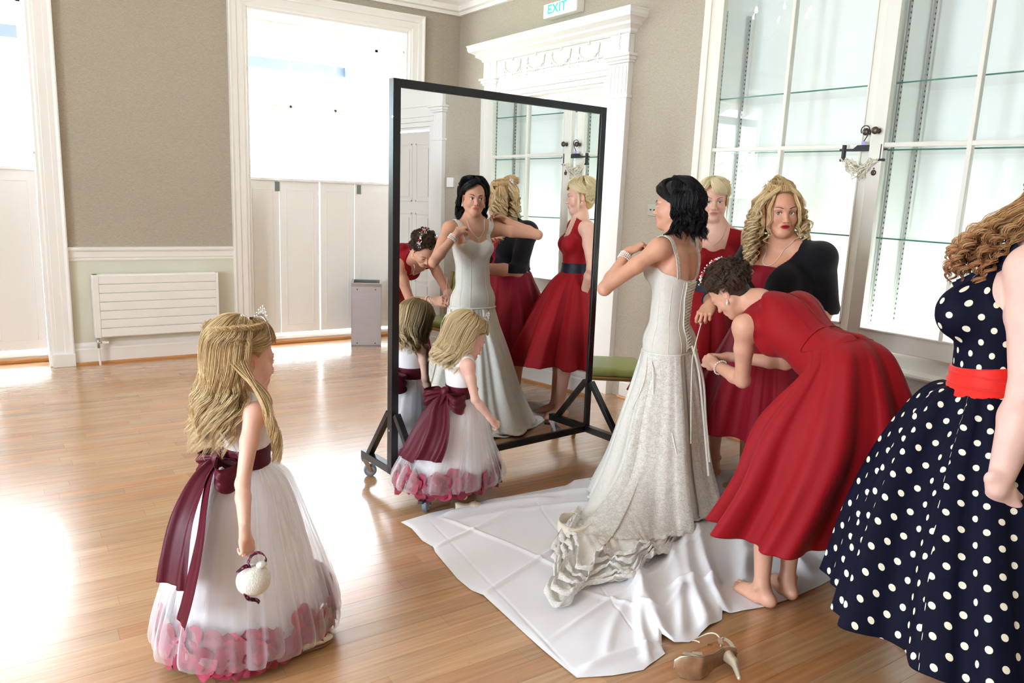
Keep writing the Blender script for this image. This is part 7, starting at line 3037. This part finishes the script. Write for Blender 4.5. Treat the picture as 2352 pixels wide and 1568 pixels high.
# ================================================================== flower girls
def tulle_mat(name, a0, a1, col):
    m = bpy.data.materials.new(name)
    m.use_nodes = True
    nt = m.node_tree
    nt.nodes.clear()
    out = nt.nodes.new('ShaderNodeOutputMaterial')
    mx = nt.nodes.new('ShaderNodeMixShader')
    tr = nt.nodes.new('ShaderNodeBsdfTransparent')
    df = nt.nodes.new('ShaderNodeBsdfDiffuse')
    df.inputs[0].default_value = (*col, 1)
    tl_ = nt.nodes.new('ShaderNodeBsdfTranslucent')
    tl_.inputs[0].default_value = (*col, 1)
    m2 = nt.nodes.new('ShaderNodeMixShader')
    m2.inputs[0].default_value = 0.45
    nt.links.new(df.outputs[0], m2.inputs[1])
    nt.links.new(tl_.outputs[0], m2.inputs[2])
    lw = nt.nodes.new('ShaderNodeLayerWeight')
    lw.inputs['Blend'].default_value = 0.35
    mr = nt.nodes.new('ShaderNodeMapRange')
    mr.inputs['To Min'].default_value = a0
    mr.inputs['To Max'].default_value = a1
    nt.links.new(lw.outputs['Facing'], mr.inputs['Value'])
    nt.links.new(mr.outputs[0], mx.inputs[0])
    nt.links.new(tr.outputs[0], mx.inputs[1])
    nt.links.new(m2.outputs[0], mx.inputs[2])
    nt.links.new(mx.outputs[0], out.inputs[0])
    return m


M['tulle'] = tulle_mat('white_tulle', 0.20, 0.55, srgb(252, 251, 254))
M['petal'] = mat('rose_petal_silk', srgb(160, 30, 66), 0.6, noise=0.25, nscale=18, sheen=0.2)
M['petal2'] = mat('dusky_rose_petal_silk', srgb(134, 22, 52), 0.6, noise=0.25, nscale=18, sheen=0.2)
M['cream'] = mat('cream_leather', srgb(226, 214, 192), 0.4)


def petal_mesh(m, seed):
    rs = np.random.RandomState(seed)
    n = 7
    u, v = np.meshgrid(np.linspace(-1, 1, n), np.linspace(0, 1, n))
    w = 0.038 * np.sin(np.pi * (0.10 + 0.80 * v)) ** 0.45 * (1 + 0.05 * rs.normal())
    x = u * w
    z = 0.072 * (v - 0.5) + 0.006 * np.cos(u * 3) * v
    y = 0.006 * (u ** 2) + 0.006 * np.sin(v * 3 + rs.uniform(0, 3)) + 0.0015 * rs.normal(size=u.shape)
    V = np.stack([x, y, z], -1).reshape(-1, 3)
    idx = np.arange(n * n).reshape(n, n)
    F = np.stack([idx[:-1, :-1], idx[:-1, 1:], idx[1:, 1:], idx[1:, :-1]], -1).reshape(-1, 4)
    o = np_mesh('petal_source', V, F, m)
    me = o.data
    bpy.data.objects.remove(o)
    return me


petals = [petal_mesh(M['petal'], 1), petal_mesh(M['petal2'], 2), petal_mesh(M['petal'], 3), petal_mesh(M['petal2'], 4)]


def bow(parent, at, out, side, s, tails, seed=0):
    """sash bow tied at the back: out is the way it faces, side runs across"""
    up = np.array([0, 0, 1.0])
    out, side = unit(out), unit(side)
    b = bpy.data.objects.new('bow', None)
    COL.objects.link(b)
    b.parent = parent
    K = Sdf()
    K.ell(at + out * 0.022 * s, np.array([0.020, 0.018, 0.026]) * s, np.stack([side, out, up], 1), 0.01)
    V, F = K.mesh(0.003)
    np_mesh('knot', V, F, M['burgundy'], b)
    for sg in (-1, 1):
        t = np.linspace(0, 1, 26)
        prof = np.stack([sg * 0.095 * np.sin(math.pi * t) ** 0.8 * 1.0, 0.012 + 0.038 * np.sin(2 * math.pi * t), -0.035 * np.sin(math.pi * t)], 1) * s
        C_ = at + out * 0.012 * s + prof[:, :1] * side + prof[:, 1:2] * out + prof[:, 2:3] * up
        wid = np.interp(t, [0, 0.2, 0.5, 0.8, 1], [0.02, 0.06, 0.080, 0.06, 0.02]) * s
        u = np.linspace(-1, 1, 11)
        P = C_[:, None] + up * (u[None, :, None] * wid[:, None, None] / 2) + out * (0.006 * s * np.sin(u * 7 + sg)[None, :, None])
        grid_mesh('loop', P, M['burgundy'], b, False, True, 0.0015)
    for k, pts in enumerate(tails):
        pts = np.array([at + out * p[1] + side * p[0] + up * p[2] for p in pts])
        ribbon('tail', b, M['burgundy'], pts, [0.03 * s, 0.085 * s, 0.105 * s, 0.11 * s], side * 0.9 + out * (0.35 if k else -0.3), 46, 0.0015, 0.010, 3 + k, 13)
    return b


def flower_girl(root, c0, az, hs, head, sh_z, waist_z, hem_rings, lining_to, w, seedv, arms, headkw, sash_w=0.075, petal_zone=(0.78, 0.995), npet=110, gown_rings=None):
    """a child in a sleeveless satin bodice with a petal filled tulle skirt"""
    R = rotm(az)
    hcG, hRG, sG = head
    pel = np.array([c0[0], c0[1], waist_z - 0.10])
    ch = np.array([c0[0], c0[1], waist_z + 0.115])
    nk = np.array([c0[0] * 0.75 + hcG[0] * 0.25, c0[1] * 0.75 + hcG[1] * 0.25, sh_z + 0.045])
    T = Sdf()
    k = 0.70 * w
    a = lambda p, x, y, z: p + R @ np.array([x, y, z])
    L_, R_ = a(np.array([c0[0], c0[1], sh_z]), -0.112 * w, 0, 0), a(np.array([c0[0], c0[1], sh_z]), 0.112 * w, 0, 0)
    torso(T, pel, R, ch, R, nk, hcG, w=0.98 * w, t=1.0 * w, s=0.70, shoulders=(L_, R_), child=True)
    S = T.merged(head_sdf(full=1.08, nose=0.93, jaw=0.94, **headkw).moved(*head))
    boxes = [head_box(head, 0.0024)]
    for (side_, sh, el, wr, hd, hn, th_, per) in arms:
        arm(S, sh, el, wr, 0.66 * w, 1.0)
        hand(S, wr, hd, hn, th_, s=0.62, per=per)
        boxes.append(box_around(np.asarray(wr) + unit(hd) * 0.05, 0.085, 0.0022))
    return T, S, L_, R_, pel, ch, nk, R, boxes


def tulle_skirt(parent, name, T, R, az, waist, rings_, lining, seed, petal_rows, npet, ymax=None, amp=0.024):
    cols = 300
    w0 = T.snap(ring(waist, 0.11, 0.09, az, cols), 0.006, 3)

    def rg(spec, f=1.0, dz=0.0):
        (cx, cy, z, rx, ry) = spec
        r_ = ring([cx, cy, z + dz], rx * f, ry * f, az, cols)
        if ymax is not None:
            lim = ymax
            over = r_[:, 1] - (lim(r_[:, 0]) if callable(lim) else lim)
            r_[:, 1] -= np.where(over > 0, over, 0)
        return r_
    inner, Pi = skirt('satin_lining', parent, M['ivorysatin'], [w0] + [rg(q, 0.88) for q in lining], 34, cols, (0.0, 0.008), seed, (7, 11, 15), 1.0, 0.0)
    sk1, P1 = skirt(name, parent, M['tulle'], [w0] + [rg(q) for q in rings_], 56, cols, (0.002, amp), seed + 1, (11, 17, 23, 31), 1.0, 0.0, 0.012)
    sk2, P2 = skirt(name, parent, M['tulle'], [w0] + [rg(q, 0.93, 0.006) for q in rings_], 56, cols, (0.002, amp * 0.9), seed + 7, (9, 14, 19), 1.0, 0.0, 0.010)
    # the tulle is turned under at the hem and holds the petals
    rs = np.random.RandomState(seed)
    mid = (P1 + P2) / 2
    kk = np.ones(45) / 45
    mid = np.stack([np.stack([np.convolve(np.r_[mid[r_, -22:, a_], mid[r_, :, a_], mid[r_, :22, a_]], kk, 'valid') for a_ in range(3)], 1) for r_ in range(mid.shape[0])])
    cen = mid.mean(1)
    for i in range(npet):
        cc = rs.randint(0, cols)
        zt = petal_rows[0] + (petal_rows[1] - petal_rows[0]) * rs.beta(1.1, 1.35)
        rr_ = int(np.argmin(np.abs(mid[:, cc, 2] - zt)))
        p = mid[rr_, cc] * 0.85 + P1[rr_, cc] * 0.15
        out = unit((p - cen[rr_]) * np.array([1, 1, 0]))
        sd_ = np.array([-out[1], out[0], 0])
        o = bpy.data.objects.new('petal', petals[rs.randint(0, 4)])
        o.parent = parent
        th = rs.uniform(-1.2, 1.2)
        a_ = sd_ * math.cos(th) + np.array([0, 0, 1]) * math.sin(th)
        up = np.cross(out, a_) * -1
        sc = rs.uniform(0.75, 1.1)
        m_ = np.stack([a_, -out + rs.normal(0, 0.15, 3), up], 1) * sc
        z_ = max(p[2], 0.03)
        o.matrix_local = Matrix(((m_[0, 0], m_[0, 1], m_[0, 2], p[0]), (m_[1, 0], m_[1, 1], m_[1, 2], p[1]), (m_[2, 0], m_[2, 1], m_[2, 2], z_), (0, 0, 0, 1)))
        COL.objects.link(o)
    return P1


def girl_bodice(T, gown, ch, R, L_, R_, wz, w):
    Lg = loc(ch, R)

    def reg(X, Y, Z):
        x, y, z = Lg(X, Y, Z)
        f = smooth_step(y, -0.01, 0.04)
        top = (0.122 - 0.0 * x) * (1 - f) + 0.085 * f + 0.25 * np.clip(np.abs(x) - 0.035, 0, 0.04) * 1.0
        a = np.maximum(np.maximum(z - top, np.abs(x) - 0.098 * w), wz - 0.02 - Z)
        for p, s_ in ((L_, -1), (R_, 1)):
            d = np.sqrt((X - p[0] - R[0, 0] * 0.038 * s_) ** 2 + (Y - p[1] - R[1, 0] * 0.038 * s_) ** 2 + ((Z - p[2] + 0.018) * 0.85) ** 2)
            a = np.maximum(a, 0.052 * w - d)
        return a
    garment('satin_bodice', T, gown, M['ivorysatin'], 0.0035, 0.006, reg)


# ---- the girl in front
g1 = person('flower girl with long fair hair and a small tiara, nearest on the open floor')
az1 = 82
hR1 = rotm(80, 8, 0)
h1 = (np.array([0.672, 2.628, 1.025]), hR1, 1.08)
R1_ = rotm(az1)
c1 = np.array([0.675, 2.62])
shz, wz = 0.862, 0.682
Rsh = np.array([c1[0], c1[1], shz]) + R1_ @ np.array([0.112, -0.02, 0])
Lsh = np.array([c1[0], c1[1], shz]) + R1_ @ np.array([-0.115, 0, 0])
arms = [('r', Rsh, np.array([0.612, 2.435, 0.655]), np.array([0.586, 2.318, 0.530]), (0.10, -0.10, -0.98), (0.35, -0.85, 0.0), -1, [(35, 60, 45), (45, 70, 45), (50, 75, 45), (55, 75, 45)]),
        ('l', Lsh, Lsh + [0.0, 0.05, -0.21], Lsh + [0.06, 0.06, -0.38], (0.4, 0.0, -0.9), (0.2, 0.9, 0.1), 1, [(20, 30, 20)] * 4)]
T, S, L_, R_, pel, ch, nk, R, boxes = flower_girl(g1, c1, az1, 0, h1, shz, wz, None, None, 1.0, 1, arms, {})
hp1, hp2 = pel + R @ np.array([-0.05, 0, 0]), pel + R @ np.array([0.05, 0, 0])
an1, an2 = np.array([0.775, 2.43, 0.080]), np.array([0.60, 2.70, 0.072])
leg(S, hp2, (hp2 + an1) / 2 + [0.02, 0, 0], an1, 0.62)
leg(S, hp1, (hp1 + an2) / 2 + [0.02, 0, 0], an2, 0.62)
finish_body(g1, S, h1, 0.005, boxes, None, dict(base=np.array(srgb(228, 180, 158)), blush=0.9, lips=srgb(206, 110, 104)))
eyes(g1, h1, gaze=(0, -10), iris=(0.15, 0.22, 0.3), brow=(0.42, 0.30, 0.18))
gw = bpy.data.objects.new('dress', None)
COL.objects.link(gw)
gw.parent = g1
girl_bodice(T, gw, ch, R, L_, R_, wz, 1.0)
sash1 = belt('sash', T, gw, M['burgundy'], [c1[0], c1[1], wz + 0.012], rotm(az1, -4), -0.034, 0.034, 0.010, 0.0035)
MB().sphere(T.snap(np.array([np.array([c1[0], c1[1], wz + 0.02]) + R @ np.array([0.0, 0.1, 0])]), 0.016)[0], 0.020, 10, (1, 1, 1.1)).build('sash_flower', M['burgundy'], gw, smooth=True)
tulle_skirt(gw, 'tulle_layer', T, R, az1, [c1[0], c1[1], wz - 0.015],
            [(0.672, 2.615, 0.60, 0.140, 0.150), (0.668, 2.61, 0.42, 0.195, 0.225), (0.665, 2.60, 0.22, 0.255, 0.295), (0.665, 2.60, 0.10, 0.285, 0.325), (0.665, 2.60, 0.055, 0.28, 0.32)],
            [(0.672, 2.615, 0.60, 0.135, 0.145), (0.668, 2.61, 0.42, 0.19, 0.215), (0.665, 2.60, 0.095, 0.262, 0.298)], 51, (0.045, 0.175), 210)
bk = T.snap(np.array([[c1[0], c1[1], wz + 0.01]]) - R[:, 1] * 0.1, 0.012)[0]
bow(gw, bk, -R[:, 1] * 0.9 + R[:, 0] * 0.3, R[:, 0], 1.15,
    [[(0, 0.03, 0), (0.0, 0.10, -0.05), (0.02, 0.175, -0.15), (0.03, 0.215, -0.27), (0.03, 0.23, -0.36)], [(0, 0.03, 0), (0.04, 0.09, -0.06), (0.10, 0.15, -0.19), (0.12, 0.20, -0.32), (0.12, 0.24, -0.43)]])
# cream ballet shoe on the near foot, another on the far foot


def ballet_shoe(parent, heelp, az, s=1.0, pitch=0.0):
    f = np.array([math.sin(math.radians(az)), math.cos(math.radians(az)), 0])
    r = np.array([math.cos(math.radians(az)), -math.sin(math.radians(az)), 0])
    t = np.linspace(0, 1, 24)
    ln = 0.185 * s
    half = np.interp(t, [0, 0.05, 0.2, 0.45, 0.72, 0.93, 1], [0.010, 0.022, 0.027, 0.025, 0.033, 0.020, 0.006]) * s
    hh = np.interp(t, [0, 0.1, 0.35, 0.5, 0.62, 0.85, 1], [0.050, 0.052, 0.034, 0.030, 0.038, 0.026, 0.012]) * s
    zb_ = np.interp(t, [0, 0.3, 1], [0.0, 0.0, 0.004]) + pitch * t
    rows = []
    for q in np.linspace(0, 2 * math.pi, 21)[:-1]:
        c_, s_ = math.cos(q), math.sin(q)
        rows.append([np.array([heelp[0], heelp[1], zb_[i] + heelp[2]]) + f * (ln * t[i]) + r * (half[i] * c_) + np.array([0, 0, 0.004 + hh[i] * (0.5 + 0.5 * s_)]) for i in range(24)])
    sh_ = bpy.data.objects.new('shoe', None)
    COL.objects.link(sh_)
    sh_.parent = parent
    grid_mesh('upper', np.array(rows).transpose(1, 0, 2), M['cream'], sh_)
    rows = []
    for q in np.linspace(0, 2 * math.pi, 21)[:-1]:
        c_, s_ = math.cos(q), math.sin(q)
        rows.append([np.array([heelp[0], heelp[1], zb_[i] + heelp[2]]) + f * (ln * t[i]) + r * ((half[i] + 0.001) * c_) + np.array([0, 0, 0.003 + 0.003 * s_]) for i in range(24)])
    grid_mesh('sole', np.array(rows).transpose(1, 0, 2), M['soleleather'], sh_)
    mb = MB()
    b_ = np.array([heelp[0], heelp[1], heelp[2]]) + f * (ln * 0.72) + np.array([0, 0, 0.034 * s + pitch * 0.72])
    mb.sphere(b_, 0.008, 8, (1.2, 1.2, 0.8)).sphere(b_ + r * 0.012, 0.008, 8).sphere(b_ - r * 0.012, 0.008, 8)
    mb.build('shoe_bow', M['cream'], sh_, smooth=True)


ballet_shoe(g1, (0.735, 2.425, 0.002), 84, 0.98)
ballet_shoe(g1, (0.56, 2.70, 0.002), 84, 0.98)


def girl_hair(hG, seed, az_body_R, length, pal, n=120, side=84, wave=0.020, wl=0.15, narrow=0.9, fringe=True):
    hh = Hair(hG, pal, seed)
    hh.cap(off=0.010, lo=0.010, sl=0.42, extra=[((0, -0.03, -0.03), (0.072, 0.062, 0.06), None, 0.03)], nape=-0.09)
    rs = hh.rs
    dw = az_body_R @ np.array([0, -1.0, 0])
    for i in range(n):
        az = rs.uniform(side, 360 - side)
        lay = rs.uniform(0, 1)
        p = [scalp(az * 0.35 + 117, 84, 0.012), scalp(az, 60, 0.018), scalp(az, 30, 0.020), scalp(az, 2, 0.018)]
        pts = [hh.world(q_) for q_ in hh.lift(p)]
        d = np.array([math.sin(math.radians(az)) * narrow, math.cos(math.radians(az)), 0])
        b0 = hh.world(np.array([p[3][0] * narrow, p[3][1] * 0.93, -0.075]))
        pts.append(b0)
        L_ = length * (0.62 + 0.38 * lay) * rs.uniform(0.9, 1.0)
        for v in (0.33, 0.66, 1.0):
            pts.append(b0 + hG[1] @ (d * (0.012 * v)) + dw * (0.030 * v) + np.array([0, 0, -L_ * v]) + rs.normal(0, 0.004, 3) * v)
        ph = 2.2 * math.sin(math.radians(az) * 2) + 1.2 * lay + rs.uniform(-0.5, 0.5)
        hh.lock(pts, n=17, r=0.012, S=34, curl=(wave * rs.uniform(0.7, 1.2), wl * rs.uniform(0.9, 1.15), 0.45, ph), sr=0.00095, taper=0.35, tip=pal[-1], frizz=0.0006)
    if fringe:
        for i in range(26):
            u = -1 + 2 * i / 25
            p = [scalp(u * 25, 74, 0.012), scalp(u * 34, 52, 0.018), scalp(u * 42, 32, 0.016), scalp(u * 46, 13, 0.014)]
            hh.lock(p, n=13, r=0.007, world=False, S=16, sr=0.0009, frizz=0.0006)
        for s_ in (-1, 1):
            for i in range(12):
                p = [scalp(s_ * (25 + i), 70, 0.012), scalp(s_ * (48 + i * 2), 46, 0.018), scalp(s_ * (72 + i * 2), 28 - i, 0.018), scalp(s_ * (104 + 3 * i), 16 - i, 0.020)]
                hh.lock(p, n=13, r=0.008, world=False, S=18, sr=0.0009, frizz=0.0008)
            for i in range(12):
                p = [scalp(s_ * (44 + i), 34 - 2 * i, 0.010), scalp(s_ * (66 + i), 26 - 2.2 * i, 0.013), scalp(s_ * 92, 16 - 1.2 * i, 0.012), scalp(s_ * 118, 6 - i, 0.016), scalp(s_ * 135, -14, 0.018)]
                hh.lock(p, n=13, r=0.007, world=False, S=20, sr=0.0009, frizz=0.0006)
    return hh


PG = [srgb(150, 118, 78), srgb(190, 156, 108), srgb(220, 190, 140), srgb(242, 220, 176)]
h_1 = girl_hair(h1, 31, R1_, 0.265, PG, n=130, side=98)
for s_ in (-1, 1):       # plaited band round the back of the head
    for st in range(3):
        t_ = np.linspace(0, 1, 40)
        P = np.array([scalp(s_ * (62 + 112 * v), 46 - 20 * v, 0.034) for v in t_])
        P = P + np.array([0, 0, 1.0]) * (0.006 * np.sin(t_ * 50 + st * 2.1))[:, None] + (P - [0, -0.012, 0.036]) * (0.03 * np.cos(t_ * 50 + st * 2.1))[:, None]
        h_1.lock(P, n=12, r=0.0055, world=False, S=44, sr=0.0010, taper=1.0, bias=0.15)
for i in range(12):      # front curls over the near shoulder
    b0 = h_1.world(scalp(108 + i * 2, -12, 0.016))
    pts = [h_1.world(scalp(104 + i, 30, 0.02)), b0, Rsh + np.array([0.01 + 0.002 * i, -0.035, 0.07]), Rsh + np.array([0.04, -0.055, -0.02]), Rsh + np.array([0.065, -0.04, -0.10 - 0.004 * i]), Rsh + np.array([0.055, -0.04, -0.17])]
    h_1.lock(pts, n=16, r=0.010, S=38, curl=(0.012, 0.13, 0.4, 0.6 * i), sr=0.001, tip=PG[-1])
h_1.build(g1)
w1 = lambda p: h1[0] + h1[1] @ (np.array(p) * h1[2])


def tiara(parent, wf, y0=0.045):
    mb = MB()
    arc = [(0.085 * math.sin(a), y0 + 0.0 * a, 0.036 + 0.099 * math.cos(a)) for a in np.linspace(-1.2, 1.2, 25)]
    P = [wf(p) for p in arc]
    for i in range(24):
        mb.cyl(P[i], P[i + 1], 0.0011, n=6)
    for k in range(-4, 5):
        a = k * 0.13
        h = 0.034 * (1 - abs(k) / 5.5)
        b_ = lambda hh, da=0: wf((0.085 * math.sin(a + da) * (1 + hh * 5), y0 + 0.002, 0.036 + 0.099 * math.cos(a + da) + hh))
        mb.cyl(b_(0), b_(h), 0.0009, n=5)
        mb.cyl(b_(0, -0.06), b_(h * 0.7), 0.0008, n=5)
        mb.cyl(b_(0, 0.06), b_(h * 0.7), 0.0008, n=5)
    o = mb.build('tiara', M['silver'], parent, smooth=True)
    mb = MB()
    for k in range(-4, 5):
        a = k * 0.13
        h = 0.034 * (1 - abs(k) / 5.5)
        mb.sphere(wf((0.085 * math.sin(a) * (1 + h * 5), y0 + 0.002, 0.036 + 0.099 * math.cos(a) + h)), 0.003, 7)
    mb.build('tiara_stones', M['crystal'], o, smooth=True)


tiara(g1, w1)

# ---- plain plush ball held by its loop
hand_c = np.asarray(arms[0][3]) + np.array([0.008, -0.005, -0.055])
tc = hand_c + np.array([0.010, -0.012, -0.092])
ty = empty('soft_toy', tuple(tc), label='round white plush ball with pink leopard print ribbon in the hand of the nearest girl', cat='toy')
M['plush'] = mat('white_plush', srgb(236, 232, 222), 0.95, bump=0.5, bscale=260, sheen=0.6)
lm = mat('leopard_print_ribbon', srgb(196, 60, 110), 0.6)
_n, _b = nodes_of(lm)
_t = [n for n in _n.nodes if n.type == 'TEX_COORD'][0]
_v = _n.nodes.new('ShaderNodeTexVoronoi')
_v.inputs['Scale'].default_value = 120
_c = _n.nodes.new('ShaderNodeValToRGB')
_c.color_ramp.interpolation = 'CONSTANT'
_c.color_ramp.elements[0].color = (*srgb(190, 66, 112), 1)
_c.color_ramp.elements[1].position = 0.42
_c.color_ramp.elements[1].color = (*srgb(42, 14, 30), 1)
_n.links.new(_t.outputs['Object'], _v.inputs['Vector'])
_n.links.new(_v.outputs['Distance'], _c.inputs[0])
_n.links.new(_c.outputs[0], _b.inputs['Base Color'])
B_s = Sdf().ell((0, 0, 0), (0.053, 0.049, 0.050))
V, F = B_s.mesh(0.003)
rs = np.random.RandomState(2)
V = V * (1 + 0.012 * vnoise(V, 90, 3))[:, None]
np_mesh('ball', V, F, M['plush'], ty)
for (cx, cy, cz, rx) in ((0.022, -0.012, 0.052, 0.017),):
    V, F = Sdf().ell((cx, cy, cz), (rx, 0.013, 0.012)).mesh(0.0025)
    np_mesh('tuft', V, F, M['plush'], ty)
lp_ = crom([(0.0, 0, 0.040), (-0.018, -0.005, 0.058), (-0.004, 0, 0.085), (0.022, 0, 0.088), (0.040, -0.003, 0.068), (0.034, -0.004, 0.048), (0.015, -0.004, 0.042)], 36)
ribbon('ribbon_loop', ty, lm, lp_, [0.014, 0.016, 0.014], (0, 1, 0.1), 40, 0.002)
ribbon('ribbon_tail', ty, lm, [(-0.01, 0, 0.05), (-0.03, -0.01, 0.055), (-0.055, -0.012, 0.042)], [0.010, 0.014, 0.008], (0, 0.7, 0.7), 16, 0.002)
ribbon('ribbon_tail', ty, lm, [(-0.035, -0.025, -0.022), (-0.025, -0.034, -0.040), (0.0, -0.03, -0.054), (0.012, -0.02, -0.072)], [0.014, 0.018, 0.015], (0.5, 0.7, 0.1), 22, 0.002)

# ---- the girl by the mirror
g2 = person('small flower girl with short wavy fair hair, standing right at the mirror')
az2 = 98
R2_ = rotm(az2)
h2 = (np.array([1.990, 3.385, 0.862]), rotm(104, 24, 0), 1.02)
c2 = np.array([1.955, 3.375])
shz2, wz2 = 0.745, 0.585
Rsh2 = np.array([c2[0], c2[1], shz2]) + R2_ @ np.array([0.105, 0.0, 0])
Lsh2 = np.array([c2[0], c2[1], shz2]) + R2_ @ np.array([-0.105, 0.0, 0])
arms2 = [('r', Rsh2, Rsh2 + [0.02, -0.045, -0.165], Rsh2 + [0.105, -0.075, -0.275], (0.75, 0.0, -0.65), (0.5, -0.8, 0.3), -1, [(30, 45, 30), (40, 55, 30), (50, 60, 30), (55, 60, 30)]),
         ('l', Lsh2, Lsh2 + [0.0, 0.02, -0.17], Lsh2 + [0.05, 0.015, -0.30], (0.3, 0.0, -0.9), (0.0, 0.9, 0.1), 1, [(20, 30, 20)] * 4)]
T, S, L_, R_, pel, ch, nk, R, boxes = flower_girl(g2, c2, az2, 0, h2, shz2, wz2, None, None, 0.92, 2, arms2, dict(closed=True))
an1, an2 = np.array([1.915, 3.23, 0.07]), np.array([1.99, 3.40, 0.07])
hp1, hp2 = pel + R @ np.array([-0.045, 0, 0]), pel + R @ np.array([0.045, 0, 0])
leg(S, hp2, (hp2 + an1) / 2, an1, 0.56)
leg(S, hp1, (hp1 + an2) / 2, an2, 0.56)
finish_body(g2, S, h2, 0.005, boxes, None, dict(base=np.array(srgb(230, 186, 166)), blush=1.0, lips=srgb(204, 110, 106)))
eyes(g2, h2, closed=True, brow=(0.42, 0.30, 0.18))
gw2 = bpy.data.objects.new('dress', None)
COL.objects.link(gw2)
gw2.parent = g2
girl_bodice(T, gw2, ch, R, L_, R_, wz2, 0.92)
belt('sash', T, gw2, M['burgundy'], [c2[0], c2[1], wz2 + 0.012], rotm(az2, -2), -0.032, 0.032, 0.009, 0.0035)
MB().sphere(T.snap(np.array([np.array([c2[0], c2[1], wz2 + 0.012]) + R @ np.array([0.03, 0.1, 0])]), 0.014)[0], 0.021, 10, (1, 1, 1.1)).build('sash_flower', M['petal2'], gw2, smooth=True)
mir_y = lambda x: 3.584 + (x - 1.669) * 0.094 - 0.012
tulle_skirt(gw2, 'tulle_layer', T, R, az2, [c2[0], c2[1], wz2 - 0.015],
            [(1.94, 3.37, 0.50, 0.135, 0.14), (1.92, 3.375, 0.34, 0.18, 0.21), (1.91, 3.385, 0.22, 0.205, 0.275), (1.905, 3.385, 0.145, 0.22, 0.305), (1.905, 3.385, 0.11, 0.21, 0.295)],
            [(1.94, 3.37, 0.50, 0.13, 0.135), (1.92, 3.375, 0.34, 0.175, 0.20), (1.91, 3.375, 0.12, 0.21, 0.27)], 77, (0.10, 0.21), 170, mir_y)
bk = T.snap(np.array([[c2[0], c2[1], wz2 + 0.01]]) - R[:, 1] * 0.1 + R[:, 0] * 0.02, 0.010)[0]
bow(gw2, bk, -R[:, 1] * 0.8 + R[:, 0] * 0.55, R[:, 0] * 0.85 + R[:, 1] * 0.5, 1.25,
    [[(0, 0.03, 0), (0.02, 0.09, -0.06), (0.05, 0.14, -0.15), (0.05, 0.18, -0.24), (0.03, 0.20, -0.31)], [(0, 0.03, 0), (-0.03, 0.09, -0.07), (-0.06, 0.15, -0.17), (-0.09, 0.19, -0.27), (-0.12, 0.21, -0.33)]])
ballet_shoe(g2, (1.86, 3.225, 0.002), 100, 0.85)
ballet_shoe(g2, (1.93, 3.40, 0.002), 95, 0.85)
PG2 = [srgb(164, 132, 90), srgb(202, 170, 122), srgb(230, 204, 156), srgb(246, 228, 190)]
h_2 = girl_hair(h2, 41, R2_, 0.125, PG2, n=120, side=82, wave=0.020, wl=0.11)
for s_ in (-1, 1):
    for i in range(16):
        p = [scalp(s_ * (35 + 2 * i), 55, 0.012), scalp(s_ * (58 + 2 * i), 30, 0.016), scalp(s_ * (76 + i), 4, 0.014), np.array([s_ * 0.084, 0.012 - 0.002 * i, -0.06]), np.array([s_ * 0.090, 0.012, -0.11])]
        h_2.lock(p, n=12, r=0.010, world=False, S=28, curl=(0.011, 0.085, 0.4, 0.7 * i), sr=0.001, tip=PG2[-1])
h_2.build(g2)
w2 = lambda p: h2[0] + h2[1] @ (np.array(p) * h2[2])
tiara(g2, w2, 0.05)
